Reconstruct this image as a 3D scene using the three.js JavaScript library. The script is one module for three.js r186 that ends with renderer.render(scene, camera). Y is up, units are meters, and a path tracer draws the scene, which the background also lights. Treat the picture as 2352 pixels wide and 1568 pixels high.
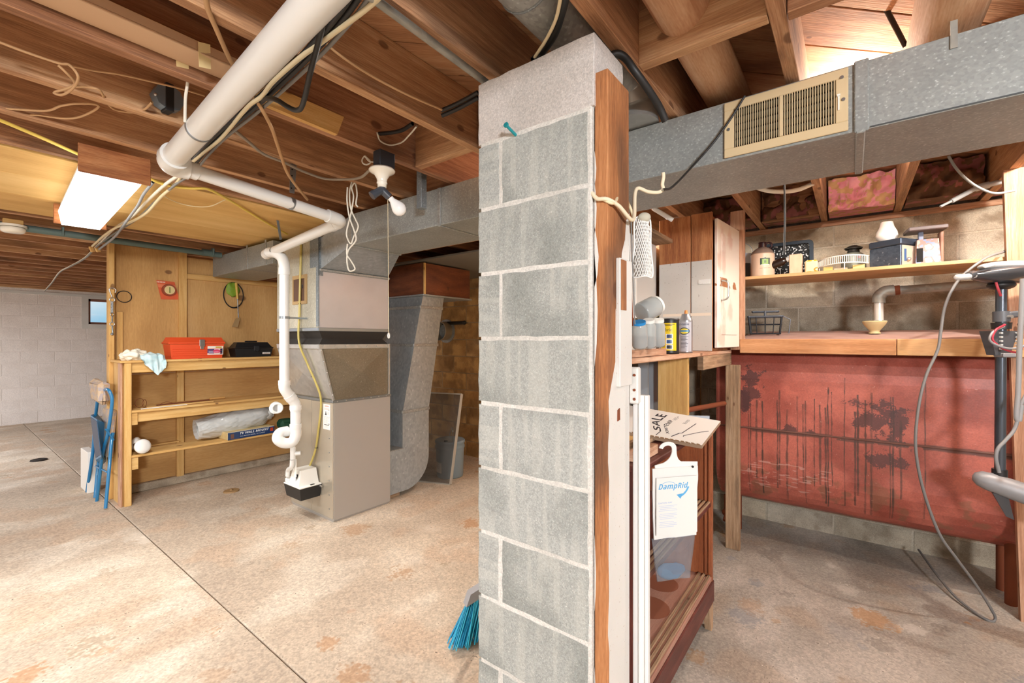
import * as THREE from 'three';
import { mergeGeometries } from 'three/addons/utils/BufferGeometryUtils.js';
import { RectAreaLightUniformsLib } from 'three/addons/lights/RectAreaLightUniformsLib.js';

// ------------------------------------------------------------------ camera, sky, exposure
const scene = new THREE.Scene();
const camera = new THREE.PerspectiveCamera(75.09, 1.5, 0.05, 80);
camera.position.set(0, 1.42, 0);
camera.rotation.set(0, THREE.MathUtils.degToRad(-52.6), 0);
camera.setViewOffset(2352, 1568, 0, 4, 2352, 1568);
const renderer = new THREE.WebGLRenderer({ antialias: true });
renderer.toneMapping = THREE.LinearToneMapping;
renderer.toneMappingExposure = 1.42;
renderer.shadowMap.enabled = true;
RectAreaLightUniformsLib.init();

const rng = (s) => () => { s |= 0; s = (s + 0x6d2b79f5) | 0; let t = Math.imul(s ^ (s >>> 15), 1 | s); t = (t + Math.imul(t ^ (t >>> 7), 61 | t)) ^ t; return ((t ^ (t >>> 14)) >>> 0) / 4294967296; };
const R0 = rng(7);
const rr = (a, b, r = R0) => a + (b - a) * r();
const NT = (() => { const r = rng(99), t = new Float32Array(65536); for (let i = 0; i < 65536; i++) t[i] = r(); return t; })();
function vn(x, y, px, py, s) {
  const xi = Math.floor(x), yi = Math.floor(y), fx = x - xi, fy = y - yi;
  const a = ((xi % px) + px) % px, b = (a + 1) % px, c = ((yi % py) + py) % py, d = (c + 1) % py;
  const u = fx * fx * (3 - 2 * fx), v = fy * fy * (3 - 2 * fy);
  const h = (i, j) => NT[(i * 1973 + j * 9277 + s * 26699) & 65535];
  const p = h(a, c), q = h(b, c), m = h(a, d), n = h(b, d);
  return p + (q - p) * u + (m - p + (p - q - m + n) * u) * v;
}
function fbm(u, v, fx, fy, o, s = 1) {
  let t = 0, a = 0.5, w = 0;
  for (let k = 0; k < o; k++) { t += a * vn(u * fx, v * fy, fx, fy, s + k * 3); w += a; a *= 0.5; fx *= 2; fy *= 2; }
  return t / w;
}
const cl = (x, a = 0, b = 1) => Math.min(b, Math.max(a, x));
const ss = (a, b, x) => { const t = cl((x - a) / (b - a)); return t * t * (3 - 2 * t); };
const mixc = (a, b, t) => [a[0] + (b[0] - a[0]) * t, a[1] + (b[1] - a[1]) * t, a[2] + (b[2] - a[2]) * t];
function tex(w, h, fn, color = true) {
  const d = new Uint8Array(w * h * 4);
  for (let j = 0; j < h; j++) for (let i = 0; i < w; i++) {
    const c = fn((i + 0.5) / w, (j + 0.5) / h), k = 4 * (j * w + i);
    if (typeof c === 'number') { d[k] = d[k + 1] = d[k + 2] = cl(c, 0, 255); } else { d[k] = cl(c[0], 0, 255); d[k + 1] = cl(c[1], 0, 255); d[k + 2] = cl(c[2], 0, 255); }
    d[k + 3] = 255;
  }
  const t = new THREE.DataTexture(d, w, h);
  t.wrapS = t.wrapT = THREE.RepeatWrapping; t.magFilter = THREE.LinearFilter; t.minFilter = THREE.LinearFilter;
  if (color) t.colorSpace = THREE.SRGBColorSpace;
  t.needsUpdate = true;
  return t;
}
function canvasTex(w, h, draw) {
  const c = document.createElement('canvas'); c.width = w; c.height = h;
  const g = c.getContext('2d'); draw(g, w, h);
  const t = new THREE.CanvasTexture(c); t.colorSpace = THREE.SRGBColorSpace; t.magFilter = THREE.LinearFilter;
  return t;
}
// the sky goes on over the whole dome: pale horizon, blue above, thin clouds
const skyTex = tex(1024, 512, (u, v) => {
  const e = cl((v - 0.5) * 2), n = fbm(u, v, 26, 26, 5, 5), c = ss(0.5, 0.7, n);
  const b = v < 0.5 ? [168, 172, 170] : mixc([170, 214, 242], [40, 128, 214], ss(0, 0.3, e));
  return v < 0.5 ? b : mixc(b, [250, 252, 255], c * 0.9);
});
skyTex.mapping = THREE.EquirectangularReflectionMapping;
scene.background = skyTex;
scene.backgroundIntensity = 0.75;

// ------------------------------------------------------------------ large area lights: shop fluorescents under the joists, one seen, the others out of view
function areaLight(x, y, z, w, d, power, color) {
  const l = new THREE.RectAreaLight(color, power, w, d);
  l.position.set(x, y, z); l.lookAt(x, y - 1, z); l.name = 'fluorescent_light'; scene.add(l);
  return l;
}
const WARM = new THREE.Color(0.97, 0.985, 1.0), COOL = new THREE.Color(0.93, 0.975, 1.04);
// [x, z, along z?, length, width, power]; the first one is in view, the others unseen, placed to light the room
const FIX = [
  [0.553, -3.33, 1, 1.30, 0.21, 30, WARM],
  [-1.6, -0.2, 1, 1.25, 0.30, 20, COOL],
  [-1.6, -3.0, 1, 1.25, 0.30, 56, WARM],
  [-1.6, -8.3, 0, 1.25, 0.30, 105, COOL],
];
for (const [x, z, along, len, wid, power, c] of FIX) areaLight(x, 2.135, z, along ? wid : len, along ? len : wid, power, c);

// unseen soft light on a stand behind the camera, placed to light the sides facing it
const KEY = { at: [-1.7, 1.9, 2.45], aim: [2.0, 1.3, -2.0], size: 0.6 };
{ const l = new THREE.RectAreaLight(new THREE.Color(0.94, 0.98, 1.03), 190, KEY.size, KEY.size); l.position.set(...KEY.at); l.lookAt(...KEY.aim); l.name = 'unseen_stand_light'; scene.add(l); }

// ------------------------------------------------------------------ building helpers
const taken = {};
function numbered(n) { taken[n] = (taken[n] ?? -1) + 1; return taken[n] ? `${n}_${String(taken[n]).padStart(3, '0')}` : n; }
function prep(g) {
  const h = g.index ? g.toNonIndexed() : g.clone();
  for (const k of Object.keys(h.attributes)) if (!['position', 'normal', 'uv'].includes(k)) h.deleteAttribute(k);
  if (!h.attributes.normal) h.computeVertexNormals();
  if (!h.attributes.uv) h.setAttribute('uv', new THREE.BufferAttribute(new Float32Array(h.attributes.position.count * 2), 2));
  return h;
}
const UVR = rng(31);
function autoUV(g, s, grain, off) {
  g.computeBoundingBox();
  const sz = g.boundingBox.getSize(new THREE.Vector3()).toArray();
  if (grain === undefined) grain = sz.indexOf(Math.max(...sz));
  const p = g.attributes.position, n = g.attributes.normal, uv = g.attributes.uv;
  const o = off ?? [UVR() * 10, UVR() * 10];
  for (let i = 0; i < p.count; i += 3) {
    let a = [0, 0, 0];
    for (let k = 0; k < 3; k++) { a[0] += n.getX(i + k); a[1] += n.getY(i + k); a[2] += n.getZ(i + k); }
    a = a.map(Math.abs); const ax = a.indexOf(Math.max(...a));
    const rest = [0, 1, 2].filter((k) => k !== ax);
    let U = rest[0], V = rest[1];
    if (rest.includes(grain)) { U = grain; V = rest[0] === grain ? rest[1] : rest[0]; } else if (ax !== 1 && rest.includes(1)) { V = 1; U = rest[0] === 1 ? rest[1] : rest[0]; }
    for (let k = 0; k < 3; k++) { const q = [p.getX(i + k), p.getY(i + k), p.getZ(i + k)]; uv.setXY(i + k, q[U] * s[0] + o[0], q[V] * s[1] + o[1] + ax * 0.37); }
  }
}
function geo(gs) { return Array.isArray(gs) ? (gs.length === 1 ? prep(gs[0]) : mergeGeometries(gs.map(prep))) : prep(gs); }
function mesh(name, gs, m, parent = scene, opt = {}) {
  const g = geo(gs);
  if (m.userData.s && !opt.keepUV) autoUV(g, m.userData.s, opt.grain, opt.off);
  const o = new THREE.Mesh(g, m); o.castShadow = o.receiveShadow = true;
  o.name = parent === scene ? numbered(name) : name; parent.add(o);
  if (opt.label) o.userData.label = opt.label;
  return o;
}
function tag(o, label, category, group) { o.userData.label = label; o.userData.category = category; if (group) o.userData.group = group; return o; }
function thing(name, label, category, pos = [0, 0, 0], ry = 0, group) {
  const o = new THREE.Group(); o.name = numbered(name); scene.add(o); o.position.set(...pos); o.rotation.y = ry;
  return tag(o, label, category, group);
}
function single(name, label, category, gs, m, pos, group, opt) { const o = mesh(name, gs, m, scene, opt); if (pos) o.position.set(...pos); return tag(o, label, category, group); }
function struct(name, label, pos) { const o = new THREE.Group(); o.name = numbered(name); o.userData = { kind: 'structure', label }; scene.add(o); if (pos) o.position.set(...pos); return o; }
function multi(name, gs, m, parent, opt) { return gs.map((g) => mesh(name, g, m, parent, opt)); }
const V3 = (p) => new THREE.Vector3(...p);
function tf(g, p, r) { p = p || [0, 0, 0]; if (r) g.applyMatrix4(new THREE.Matrix4().makeRotationFromEuler(new THREE.Euler(...r))); return g.translate(...p); }
function cbox(w, h, d, p, r, b = 0) {   // box, edges chamfered by b
  if (!b) return tf(new THREE.BoxGeometry(w, h, d), p, r);
  const W = w / 2, H = h / 2, D = d / 2; b = Math.min(b, W * 0.9, H * 0.9, D * 0.9);
  const vx = (x, y, z) => [x * W, y * (H - b), z * (D - b)], vy = (x, y, z) => [x * (W - b), y * H, z * (D - b)], vz = (x, y, z) => [x * (W - b), y * (H - b), z * D];
  const out = [], tri = (a, q, c) => {
    const A = V3(a), B = V3(q), C = V3(c), n = B.clone().sub(A).cross(C.clone().sub(A)), m = A.clone().add(B).add(C);
    if (n.dot(m) < 0) out.push(...a, ...c, ...q); else out.push(...a, ...q, ...c);
  }, quad = (a, q, c, e) => { tri(a, q, c); tri(a, c, e); };
  for (const s of [-1, 1]) {
    quad(vx(s, -1, -1), vx(s, 1, -1), vx(s, 1, 1), vx(s, -1, 1)); quad(vy(-1, s, -1), vy(1, s, -1), vy(1, s, 1), vy(-1, s, 1)); quad(vz(-1, -1, s), vz(1, -1, s), vz(1, 1, s), vz(-1, 1, s));
    for (const t of [-1, 1]) {
      quad(vx(s, t, -1), vx(s, t, 1), vy(s, t, 1), vy(s, t, -1)); quad(vx(s, -1, t), vx(s, 1, t), vz(s, 1, t), vz(s, -1, t)); quad(vy(-1, s, t), vy(1, s, t), vz(1, s, t), vz(-1, s, t));
      for (const q of [-1, 1]) tri(vx(s, t, q), vy(s, t, q), vz(s, t, q));
    }
  }
  const g = new THREE.BufferGeometry(); g.setAttribute('position', new THREE.Float32BufferAttribute(out, 3)); g.computeVertexNormals();
  g.setAttribute('uv', new THREE.BufferAttribute(new Float32Array(out.length / 3 * 2), 2));
  return tf(g, p, r);
}
// box by its two corners
const bb = (x0, x1, y0, y1, z0, z1, b = 0) => cbox(Math.abs(x1 - x0), Math.abs(y1 - y0), Math.abs(z1 - z0), [(x0 + x1) / 2, (y0 + y1) / 2, (z0 + z1) / 2], null, b);
const cyl = (r1, r2, h, p, r, n = 24, open = false) => tf(new THREE.CylinderGeometry(r1, r2, h, n, 1, open), p, r);
const sph = (r, p, n = 20, sc) => { const g = new THREE.SphereGeometry(r, n, Math.round(n * 0.7)); if (sc) g.scale(...sc); return tf(g, p); };
const lathe = (pts, p, r, n = 32) => tf(new THREE.LatheGeometry(pts.map((q) => new THREE.Vector2(...q)), n), p, r);
function rod(a, b, r, n = 14, r2) {   // straight round bar from a to b
  const A = V3(a), B = V3(b), d = B.clone().sub(A), g = new THREE.CylinderGeometry(r2 ?? r, r, d.length(), n);
  g.applyQuaternion(new THREE.Quaternion().setFromUnitVectors(new THREE.Vector3(0, 1, 0), d.clone().normalize()));
  return g.translate(...A.add(B).multiplyScalar(0.5).toArray());
}
function bar(a, b, w, h, up = [0, 1, 0], bev = 0) {   // rectangular bar from a to b: w across, h along up
  const A = V3(a), B = V3(b), d = B.clone().sub(A), L = d.length(), x = d.normalize(), z = x.clone().cross(V3(up)).normalize(), y = z.clone().cross(x);
  const g = cbox(L, h, w, null, null, bev); g.applyMatrix4(new THREE.Matrix4().makeBasis(x, y, z));
  return g.translate(...A.add(B).multiplyScalar(0.5).toArray());
}
function tube(pts, r, seg, n = 8, closed = false, tension = 0.5) {
  const c = new THREE.CatmullRomCurve3(pts.map(V3), closed, 'centripetal', tension);
  return new THREE.TubeGeometry(c, seg ?? Math.max(8, pts.length * 8), r, n, closed);
}
const torus = (R, r, p, rot, n = 32, m = 10, arc) => tf(new THREE.TorusGeometry(R, r, m, n, arc), p, rot);
function ext(pts, depth, p, r, bevel = 0, holes = []) {   // outline in xy pushed along z
  const sh = new THREE.Shape(pts.map((q) => new THREE.Vector2(...q)));
  for (const h of holes) sh.holes.push(new THREE.Path(h.map((q) => new THREE.Vector2(...q))));
  return tf(new THREE.ExtrudeGeometry(sh, { depth, bevelEnabled: bevel > 0, bevelThickness: bevel, bevelSize: bevel, bevelSegments: 2, curveSegments: 12 }), p, r);
}
function solid(a, b) {   // hexahedron between two quads of four corners each, listed in the same order
  const v = [...a, ...b], c = v.reduce((s, q) => s.map((t, i) => t + q[i] / 8), [0, 0, 0]), out = [];
  const tri = (i, j, k) => {
    const A = V3(v[i]), B = V3(v[j]), C = V3(v[k]), n = B.clone().sub(A).cross(C.clone().sub(A)), m = A.clone().add(B).add(C).divideScalar(3).sub(V3(c));
    const o = n.dot(m) < 0 ? [A, C, B] : [A, B, C]; for (const q of o) out.push(q.x, q.y, q.z);
  };
  for (const [i, j, k, l] of [[0, 1, 2, 3], [4, 5, 6, 7], [0, 1, 5, 4], [1, 2, 6, 5], [2, 3, 7, 6], [3, 0, 4, 7]]) { tri(i, j, k); tri(i, k, l); }
  const g = new THREE.BufferGeometry(); g.setAttribute('position', new THREE.Float32BufferAttribute(out, 3)); g.computeVertexNormals(); return g;
}
function plane(w, h, p, r) { return tf(new THREE.PlaneGeometry(w, h), p, r); }
function soft(g, amp, f, seed = 3) {   // gentle unevenness, along the normals
  const q = g.attributes.position, n = g.attributes.normal;
  for (let i = 0; i < q.count; i++) {
    const x = q.getX(i), y = q.getY(i), z = q.getZ(i);
    const w = (vn(x * f * 4 + 9, (y + z * 1.3) * f * 4 + 9, 4096, 4096, seed) - 0.5) * amp + (vn(x * f * 9 + 3, (y - z) * f * 9 + 3, 4096, 4096, seed + 1) - 0.5) * amp * 0.6;
    q.setXYZ(i, x + n.getX(i) * w, y + n.getY(i) * w, z + n.getZ(i) * w);
  }
  g.computeVertexNormals(); return g;
}
const PI = Math.PI;

// ------------------------------------------------------------------ materials
function M(o, s) { const { rgb, ...q } = o; const m = new THREE.MeshPhysicalMaterial(q); if (rgb) m.color.set(`rgb(${rgb.join(',')})`); if (s) m.userData.s = s; return m; }
// sawn timber: u runs along the grain
function woodTex(a, b, c, seed, o = {}) {
  const { rings = 9, fine = 0.5, w = 1024, h = 256, knots = 3, dirt = 0 } = o, r = rng(seed * 17 + 1), K = [];
  for (let i = 0; i < knots; i++) K.push([r(), r(), rr(0.008, 0.02, r)]);
  return tex(w, h, (u, v) => {
    let wv = v + 0.34 * (fbm(u, v, 2, 2, 3, seed) - 0.5), kn = 0;
    for (const [ku, kv, kr] of K) { let du = Math.abs(u - ku); du = Math.min(du, 1 - du); let dv = Math.abs(v - kv); dv = Math.min(dv, 1 - dv); const d = Math.hypot(du * 3.2, dv) / (kr * 4); if (d < 6) { wv += 0.03 * Math.exp(-d * d * 0.25) * (v > kv ? 1 : -1); kn = Math.max(kn, 1 - ss(0.55, 0.95, d)); } }
    const ring = 0.5 + 0.5 * Math.sin((wv * rings + 0.7 * fbm(u, v, 3, 4, 2, seed + 9)) * 6.283);
    const fib = vn(u * 24, v * 190, 24, 190, seed + 4), fib2 = vn(u * 90, v * 256, 90, 256, seed + 5), bl = fbm(u, v, 4, 3, 3, seed + 2);
    let t = cl(0.2 * ring + fine * (fib - 0.5) + 0.25 * (fib2 - 0.5) + 0.9 * (bl - 0.5) + 0.38);
    let col = t < 0.5 ? mixc(a, b, t * 2) : mixc(b, c, t * 2 - 1);
    if (dirt) col = mixc(col, [62, 48, 40], dirt * ss(0.52, 0.78, fbm(u, v, 5, 4, 5, seed + 21)));
    return mixc(col, [74, 42, 24], kn * 0.5);
  });
}
const woodBump = tex(512, 256, (u, v) => 128 + 90 * (vn(u * 14, v * 120, 14, 120, 3) - 0.5) + 60 * (vn(u * 60, v * 200, 60, 200, 4) - 0.5), false);
const wood = (t, sx, sy, o = {}) => M({ map: t, roughness: 0.82, bumpMap: woodBump, bumpScale: 0.0012, ...o }, [1 / sx, 1 / sy]);
const tJoist = [woodTex([132, 92, 64], [172, 126, 90], [204, 162, 124], 11, { dirt: 0.3 }), woodTex([148, 106, 74], [188, 143, 102], [216, 178, 136], 12, { rings: 6, dirt: 0.22 })];
const joistM = [wood(tJoist[0], 1.6, 0.3), wood(tJoist[1], 1.6, 0.3), wood(tJoist[0], 1.6, 0.3, { color: new THREE.Color(0.86, 0.8, 0.78) })];
const subM = [wood(woodTex([142, 96, 66], [178, 128, 90], [204, 158, 118], 13, { rings: 5, dirt: 0.25 }), 1.3, 0.25), wood(woodTex([154, 108, 76], [190, 142, 102], [212, 170, 130], 14, { rings: 4, dirt: 0.2 }), 1.3, 0.25)];
const tPine = woodTex([196, 148, 84], [216, 172, 104], [230, 194, 132], 15, { rings: 7, fine: 0.35 });
const pineM = wood(tPine, 1.4, 0.25), pineDarkM = wood(tPine, 1.4, 0.25, { color: new THREE.Color(0.78, 0.66, 0.52) });
const plenumM = M({ map: tex(256, 256, (u, v) => mixc([172, 171, 174], [196, 195, 198], fbm(u, v, 3, 3, 5, 131))), metalness: 0.35, roughness: 0.34 }, [1.2, 1.2]), tPly = woodTex([182, 138, 82], [204, 160, 100], [220, 180, 122], 16, { rings: 3, fine: 0.22, knots: 2, h: 512 });
const plyM = wood(tPly, 2.2, 1.0);
const panM = [wood(woodTex([196, 152, 86], [214, 174, 106], [226, 190, 126], 17, { rings: 3, fine: 0.3, knots: 0 }), 2.4, 0.7), wood(woodTex([204, 164, 96], [220, 182, 116], [230, 196, 134], 18, { rings: 4, fine: 0.25, knots: 0 }), 2.4, 0.7)];
const oldM = wood(woodTex([120, 94, 68], [158, 128, 98], [190, 162, 132], 19, { rings: 8, dirt: 0.25 }), 1.3, 0.2);
const pinkM = wood(woodTex([158, 112, 84], [190, 146, 116], [214, 178, 150], 20, { rings: 7 }), 1.3, 0.22);
const orangeM = wood(woodTex([150, 98, 58], [188, 134, 90], [212, 164, 120], 21, { rings: 5, fine: 0.3, dirt: 0.1 }), 1.4, 0.3);
const postM = wood(woodTex([118, 72, 42], [166, 108, 64], [196, 140, 92], 29, { rings: 4, fine: 0.35, knots: 2, dirt: 0.35 }), 1.2, 0.3);
const varnM = wood(woodTex([118, 62, 36], [148, 84, 50], [172, 106, 68], 22, { rings: 5, fine: 0.3, knots: 0 }), 1.0, 0.35, { roughness: 0.42, clearcoat: 0.25, clearcoatRoughness: 0.35 });
const maroonM = wood(woodTex([66, 30, 24], [92, 44, 36], [118, 66, 54], 23, { rings: 5, fine: 0.4, knots: 0, dirt: 0.2 }), 1.0, 0.3, { roughness: 0.5 });
const cabM = wood(woodTex([128, 72, 38], [164, 104, 60], [192, 136, 88], 24, { rings: 6, dirt: 0.1 }), 0.9, 0.25);
const logM = wood(woodTex([176, 128, 92], [204, 162, 126], [224, 192, 160], 25, { rings: 4, fine: 0.3, knots: 5 }), 1.2, 0.4);
const shelfM = wood(woodTex([184, 134, 84], [206, 160, 108], [222, 182, 134], 26, { rings: 4, fine: 0.25, knots: 0 }), 1.5, 0.4, { roughness: 0.6 });

// concrete floors: trowelled, stained, gritty
function floorTex(base, seed, o) {
  const r = rng(seed), spots = [];
  for (let i = 0; i < o.spots; i++) spots.push([r(), r(), rr(0.004, 0.02, r), o.spotCols[Math.floor(r() * o.spotCols.length)], rr(0.2, 0.6, r)]);
  const cell = Array.from({ length: 1024 }, () => []);
  spots.forEach((s) => { for (let j = -1; j <= 1; j++) for (let i = -1; i <= 1; i++) cell[((Math.floor(s[1] * 32) + j + 32) % 32) * 32 + ((Math.floor(s[0] * 32) + i + 32) % 32)].push(s); });
  return tex(2048, 2048, (u, v) => {
    const a = fbm(u, v, 5, 5, 5, seed), st = fbm(u, v, 9, 15, 5, seed + 11), b = fbm(u, v, 17, 17, 3, seed + 31), g = vn(u * 700, v * 700, 700, 700, seed + 41), g2 = vn(u * 330, v * 330, 330, 330, seed + 47);
    let c = mixc(base[0], base[1], ss(0.25, 0.75, 0.7 * a + 0.3 * st));
    c = mixc(c, base[2], 0.4 * ss(0.5, 0.72, st)); c = mixc(c, base[3], o.stain * ss(0.54, 0.72, b));
    const k = 1 + 0.16 * (g - 0.5) + 0.14 * (g2 - 0.5) + 0.14 * (a - 0.5); c = [c[0] * k, c[1] * k, c[2] * k];
    if (g2 > 0.93 && vn(u * 900, v * 900, 900, 900, seed + 5) > 0.55) c = mixc(c, [52, 44, 36], 0.5 * ss(0.42, 0.62, a + 0.2 * b));
    if (o.fleck && vn(u * 420, v * 420, 420, 420, seed + 61) > 0.955) c = mixc(c, [232, 226, 212], 0.7);
    for (const s of cell[Math.floor(v * 32) * 32 + Math.floor(u * 32)]) { let du = Math.abs(u - s[0]); du = Math.min(du, 1 - du); let dv = Math.abs(v - s[1]); dv = Math.min(dv, 1 - dv); const d = Math.hypot(du, dv) / s[2] + 3.2 * (b - 0.5) + 1.2 * (g2 - 0.5); if (d < 1) c = mixc(c, s[3], 0.7 * s[4] * ss(1, 0.3, d)); }
    return c;
  });
}
const gritBump = tex(512, 512, (u, v) => 128 + 120 * (fbm(u, v, 60, 60, 4, 71) - 0.5) + 60 * (vn(u * 240, v * 240, 240, 240, 72) - 0.5), false);
const floorM = M({ map: floorTex([[178, 160, 140], [199, 183, 162], [216, 205, 189], [184, 156, 130]], 201, { stain: 0.5, spots: 90, spotCols: [[176, 112, 62], [232, 222, 206], [150, 128, 100], [202, 160, 130]] }), roughness: 0.78, bumpMap: gritBump, bumpScale: 0.0008 }, [1 / 4.2, 1 / 4.2]);
const floorGreyM = M({ map: floorTex([[152, 146, 136], [184, 177, 166], [206, 200, 190], [164, 146, 126]], 303, { stain: 0.45, spots: 160, fleck: true, spotCols: [[188, 122, 60], [236, 232, 222], [92, 84, 76], [196, 150, 108], [128, 138, 150]] }), roughness: 0.74, bumpMap: gritBump, bumpScale: 0.001 }, [1 / 3.3, 1 / 3.3]);

// concrete masonry
function blockTex(a, b, seed, o = {}) {
  return tex(512, 512, (u, v) => {
    const g = vn(u * 250, v * 250, 250, 250, seed), g2 = vn(u * 120, v * 120, 120, 120, seed + 1), l = fbm(u, v, 3, 3, 4, seed + 2);
    let c = mixc(a, b, ss(0.25, 0.75, l)); const k = 1 + (o.grain ?? 0.16) * (g - 0.5) + 0.12 * (g2 - 0.5); c = [c[0] * k, c[1] * k, c[2] * k];
    if (g > 0.93) c = mixc(c, [236, 234, 226], 0.5); if (g2 > 0.955) c = mixc(c, [84, 78, 70], 0.35);
    if (o.run) c = mixc(c, o.run, 0.28 * ss(0.55, 0.72, vn(u * 26, v * 2, 26, 2, seed + 9)) * ss(0.4, 0.7, l));
    if (o.dirt) c = mixc(c, o.dirt, 0.6 * ss(0.48, 0.72, fbm(u, v, 4, 4, 5, seed + 14)));
    return c;
  });
}
const blockBump = tex(512, 512, (u, v) => 128 + 150 * (fbm(u, v, 90, 90, 3, 81) - 0.5) + 50 * (vn(u * 250, v * 250, 250, 250, 82) - 0.5), false);
const masonry = (t, sc = 0.5, o = {}) => M({ map: t, roughness: 0.93, bumpMap: blockBump, bumpScale: 0.0016, ...o }, [1 / sc, 1 / sc]);
const tCol = blockTex([140, 143, 138], [164, 166, 161], 41, { run: [202, 200, 190] });
const pierM = [masonry(tCol), masonry(tCol, 0.5, { color: new THREE.Color(0.94, 0.94, 0.93) }), masonry(blockTex([180, 173, 166], [192, 185, 179], 42, { grain: 0.12 }))];
const mortarM = masonry(blockTex([192, 189, 181], [207, 204, 197], 43, { grain: 0.08 }));
const tStore = blockTex([148, 138, 122], [182, 172, 154], 44, { run: [196, 186, 166], dirt: [120, 106, 88] });
const storeM = [masonry(tStore), masonry(tStore, 0.5, { color: new THREE.Color(0.88, 0.87, 0.84) }), masonry(tStore, 0.5, { color: new THREE.Color(1, 0.96, 0.9) })];
const storeMortarM = masonry(blockTex([160, 150, 132], [182, 172, 154], 45));
const tTan = blockTex([174, 138, 92], [212, 176, 122], 46, { dirt: [136, 108, 78], run: [206, 172, 120] });
const tanM = [masonry(tTan), masonry(tTan, 0.5, { color: new THREE.Color(0.86, 0.82, 0.78) }), masonry(tTan, 0.5, { color: new THREE.Color(1, 0.94, 0.82) })];
const tanMortarM = masonry(blockTex([140, 120, 92], [172, 148, 112], 47));
const paintBlockM = masonry(blockTex([222, 212, 204], [230, 221, 214], 48, { grain: 0.03 }), 0.6, { roughness: 0.7, bumpScale: 0.0008 });
const plainWallM = masonry(blockTex([204, 196, 186], [216, 208, 198], 49, { grain: 0.05 }), 0.8);

// metals
function galvTex(a, b, seed, n, fleck, blot = 0) {
  const r = rng(seed), P = new Float32Array(n * n * 3); for (let i = 0; i < P.length; i++) P[i] = r();
  return tex(512, 512, (u, v) => {
    const X = u * n, Y = v * n, xi = Math.floor(X), yi = Math.floor(Y); let best = 9, val = 0;
    for (let j = -1; j <= 1; j++) for (let i = -1; i <= 1; i++) { const k = 3 * (((yi + j + n) % n) * n + ((xi + i + n) % n)), d = Math.hypot(xi + i + P[k] - X, (yi + j + P[k + 1] - Y) * 1.3); if (d < best) { best = d; val = P[k + 2]; } }
    const l = fbm(u, v, 4, 4, 4, seed + 3); let c = mixc(a, b, cl(0.25 + 0.45 * (val - 0.5) + 0.5 * l));
    if (val > 1 - fleck * 1.6 && best < 0.2 + 0.5 * vn(u * 90, v * 90, 90, 90, seed + 6) * vn(u * 210, v * 150, 210, 150, seed + 7)) c = mixc(c, [206, 212, 210], 0.25 + 0.45 * vn(u * 33, v * 33, 33, 33, seed + 12));
    if (blot) c = mixc(c, [206, 198, 176], blot * ss(0.52, 0.7, fbm(u, v, 3, 3, 5, seed + 8)));
    return c;
  });
}
const galvM = M({ map: galvTex([128, 128, 124], [178, 178, 172], 51, 60, 0.03), metalness: 0.3, roughness: 0.46 }, [1 / 0.6, 1 / 0.6]);
const galvCreamM = M({ map: galvTex([164, 160, 144], [202, 198, 180], 52, 70, 0.05, 0.3), metalness: 0.3, roughness: 0.5 }, [1 / 0.6, 1 / 0.6]);
const galvDarkM = M({ map: galvTex([106, 113, 116], [136, 143, 146], 53, 64, 0.1), metalness: 0.25, roughness: 0.46 }, [1 / 0.42, 1 / 0.42]);
const galvRetM = M({ map: galvTex([140, 146, 148], [178, 184, 186], 54, 40, 0.02), metalness: 0.35, roughness: 0.42 }, [1 / 0.8, 1 / 0.8]);
const brightM = M({ map: galvTex([176, 176, 172], [204, 204, 200], 55, 30, 0.0), metalness: 0.6, roughness: 0.26 }, [1 / 0.9, 1 / 0.9]);
const trunkM = M({ map: galvTex([132, 136, 134], [168, 172, 168], 59, 64, 0.08), metalness: 0.25, roughness: 0.46 }, [1 / 0.42, 1 / 0.42]);
const zincM = M({ rgb: [150, 156, 160], metalness: 0.8, roughness: 0.35 });
const steelM = M({ rgb: [200, 200, 198], metalness: 0.9, roughness: 0.28 });
const furnaceM = M({ rgb: [166, 160, 152], metalness: 0.1, roughness: 0.38 });
const furnaceSideM = M({ rgb: [182, 172, 154], metalness: 0.35, roughness: 0.22 });
const coilM = M({ map: galvTex([116, 108, 92], [142, 134, 116], 56, 90, 0.01), metalness: 0.45, roughness: 0.4 }, [1 / 0.6, 1 / 0.6]);
const pipeM = M({ map: galvTex([120, 120, 116], [160, 160, 154], 57, 24, 0.02, 0.3), metalness: 0.4, roughness: 0.5 }, [1 / 0.5, 1 / 0.5]);
// plain things
const pvcM = M({ rgb: [226, 226, 222], roughness: 0.32, clearcoat: 0.2 }), whiteM = M({ rgb: [236, 234, 226], roughness: 0.5 }), blackM = M({ rgb: [30, 30, 31], roughness: 0.42 }), rubberM = M({ rgb: [24, 24, 25], roughness: 0.7 });
const porcM = M({ rgb: [240, 234, 218], roughness: 0.25, clearcoat: 0.6 }), creamWireM = M({ rgb: [222, 206, 168], roughness: 0.6 }), tanWireM = M({ rgb: [190, 150, 106], roughness: 0.65 }), greyWireM = M({ rgb: [128, 126, 122], roughness: 0.6 }), blackWireM = M({ rgb: [34, 33, 32], roughness: 0.5 }), yellowWireM = M({ rgb: [232, 204, 96], roughness: 0.5 }), whiteWireM = M({ rgb: [226, 220, 204], roughness: 0.55 });
const blueM = M({ rgb: [34, 118, 168], roughness: 0.35, clearcoat: 0.4 }), tealM = M({ rgb: [24, 132, 138], roughness: 0.4 }), rustM = M({ rgb: [126, 66, 38], roughness: 0.85, metalness: 0.2 }), darkHoleM = M({ rgb: [18, 17, 16], roughness: 0.9 });
const glassM = M({ rgb: [244, 248, 248], roughness: 0.03, transmission: 1, thickness: 0, ior: 1.45 });
const clearM = M({ rgb: [236, 240, 240], roughness: 0.12, transmission: 0.85, thickness: 0, ior: 1.4 });
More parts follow.
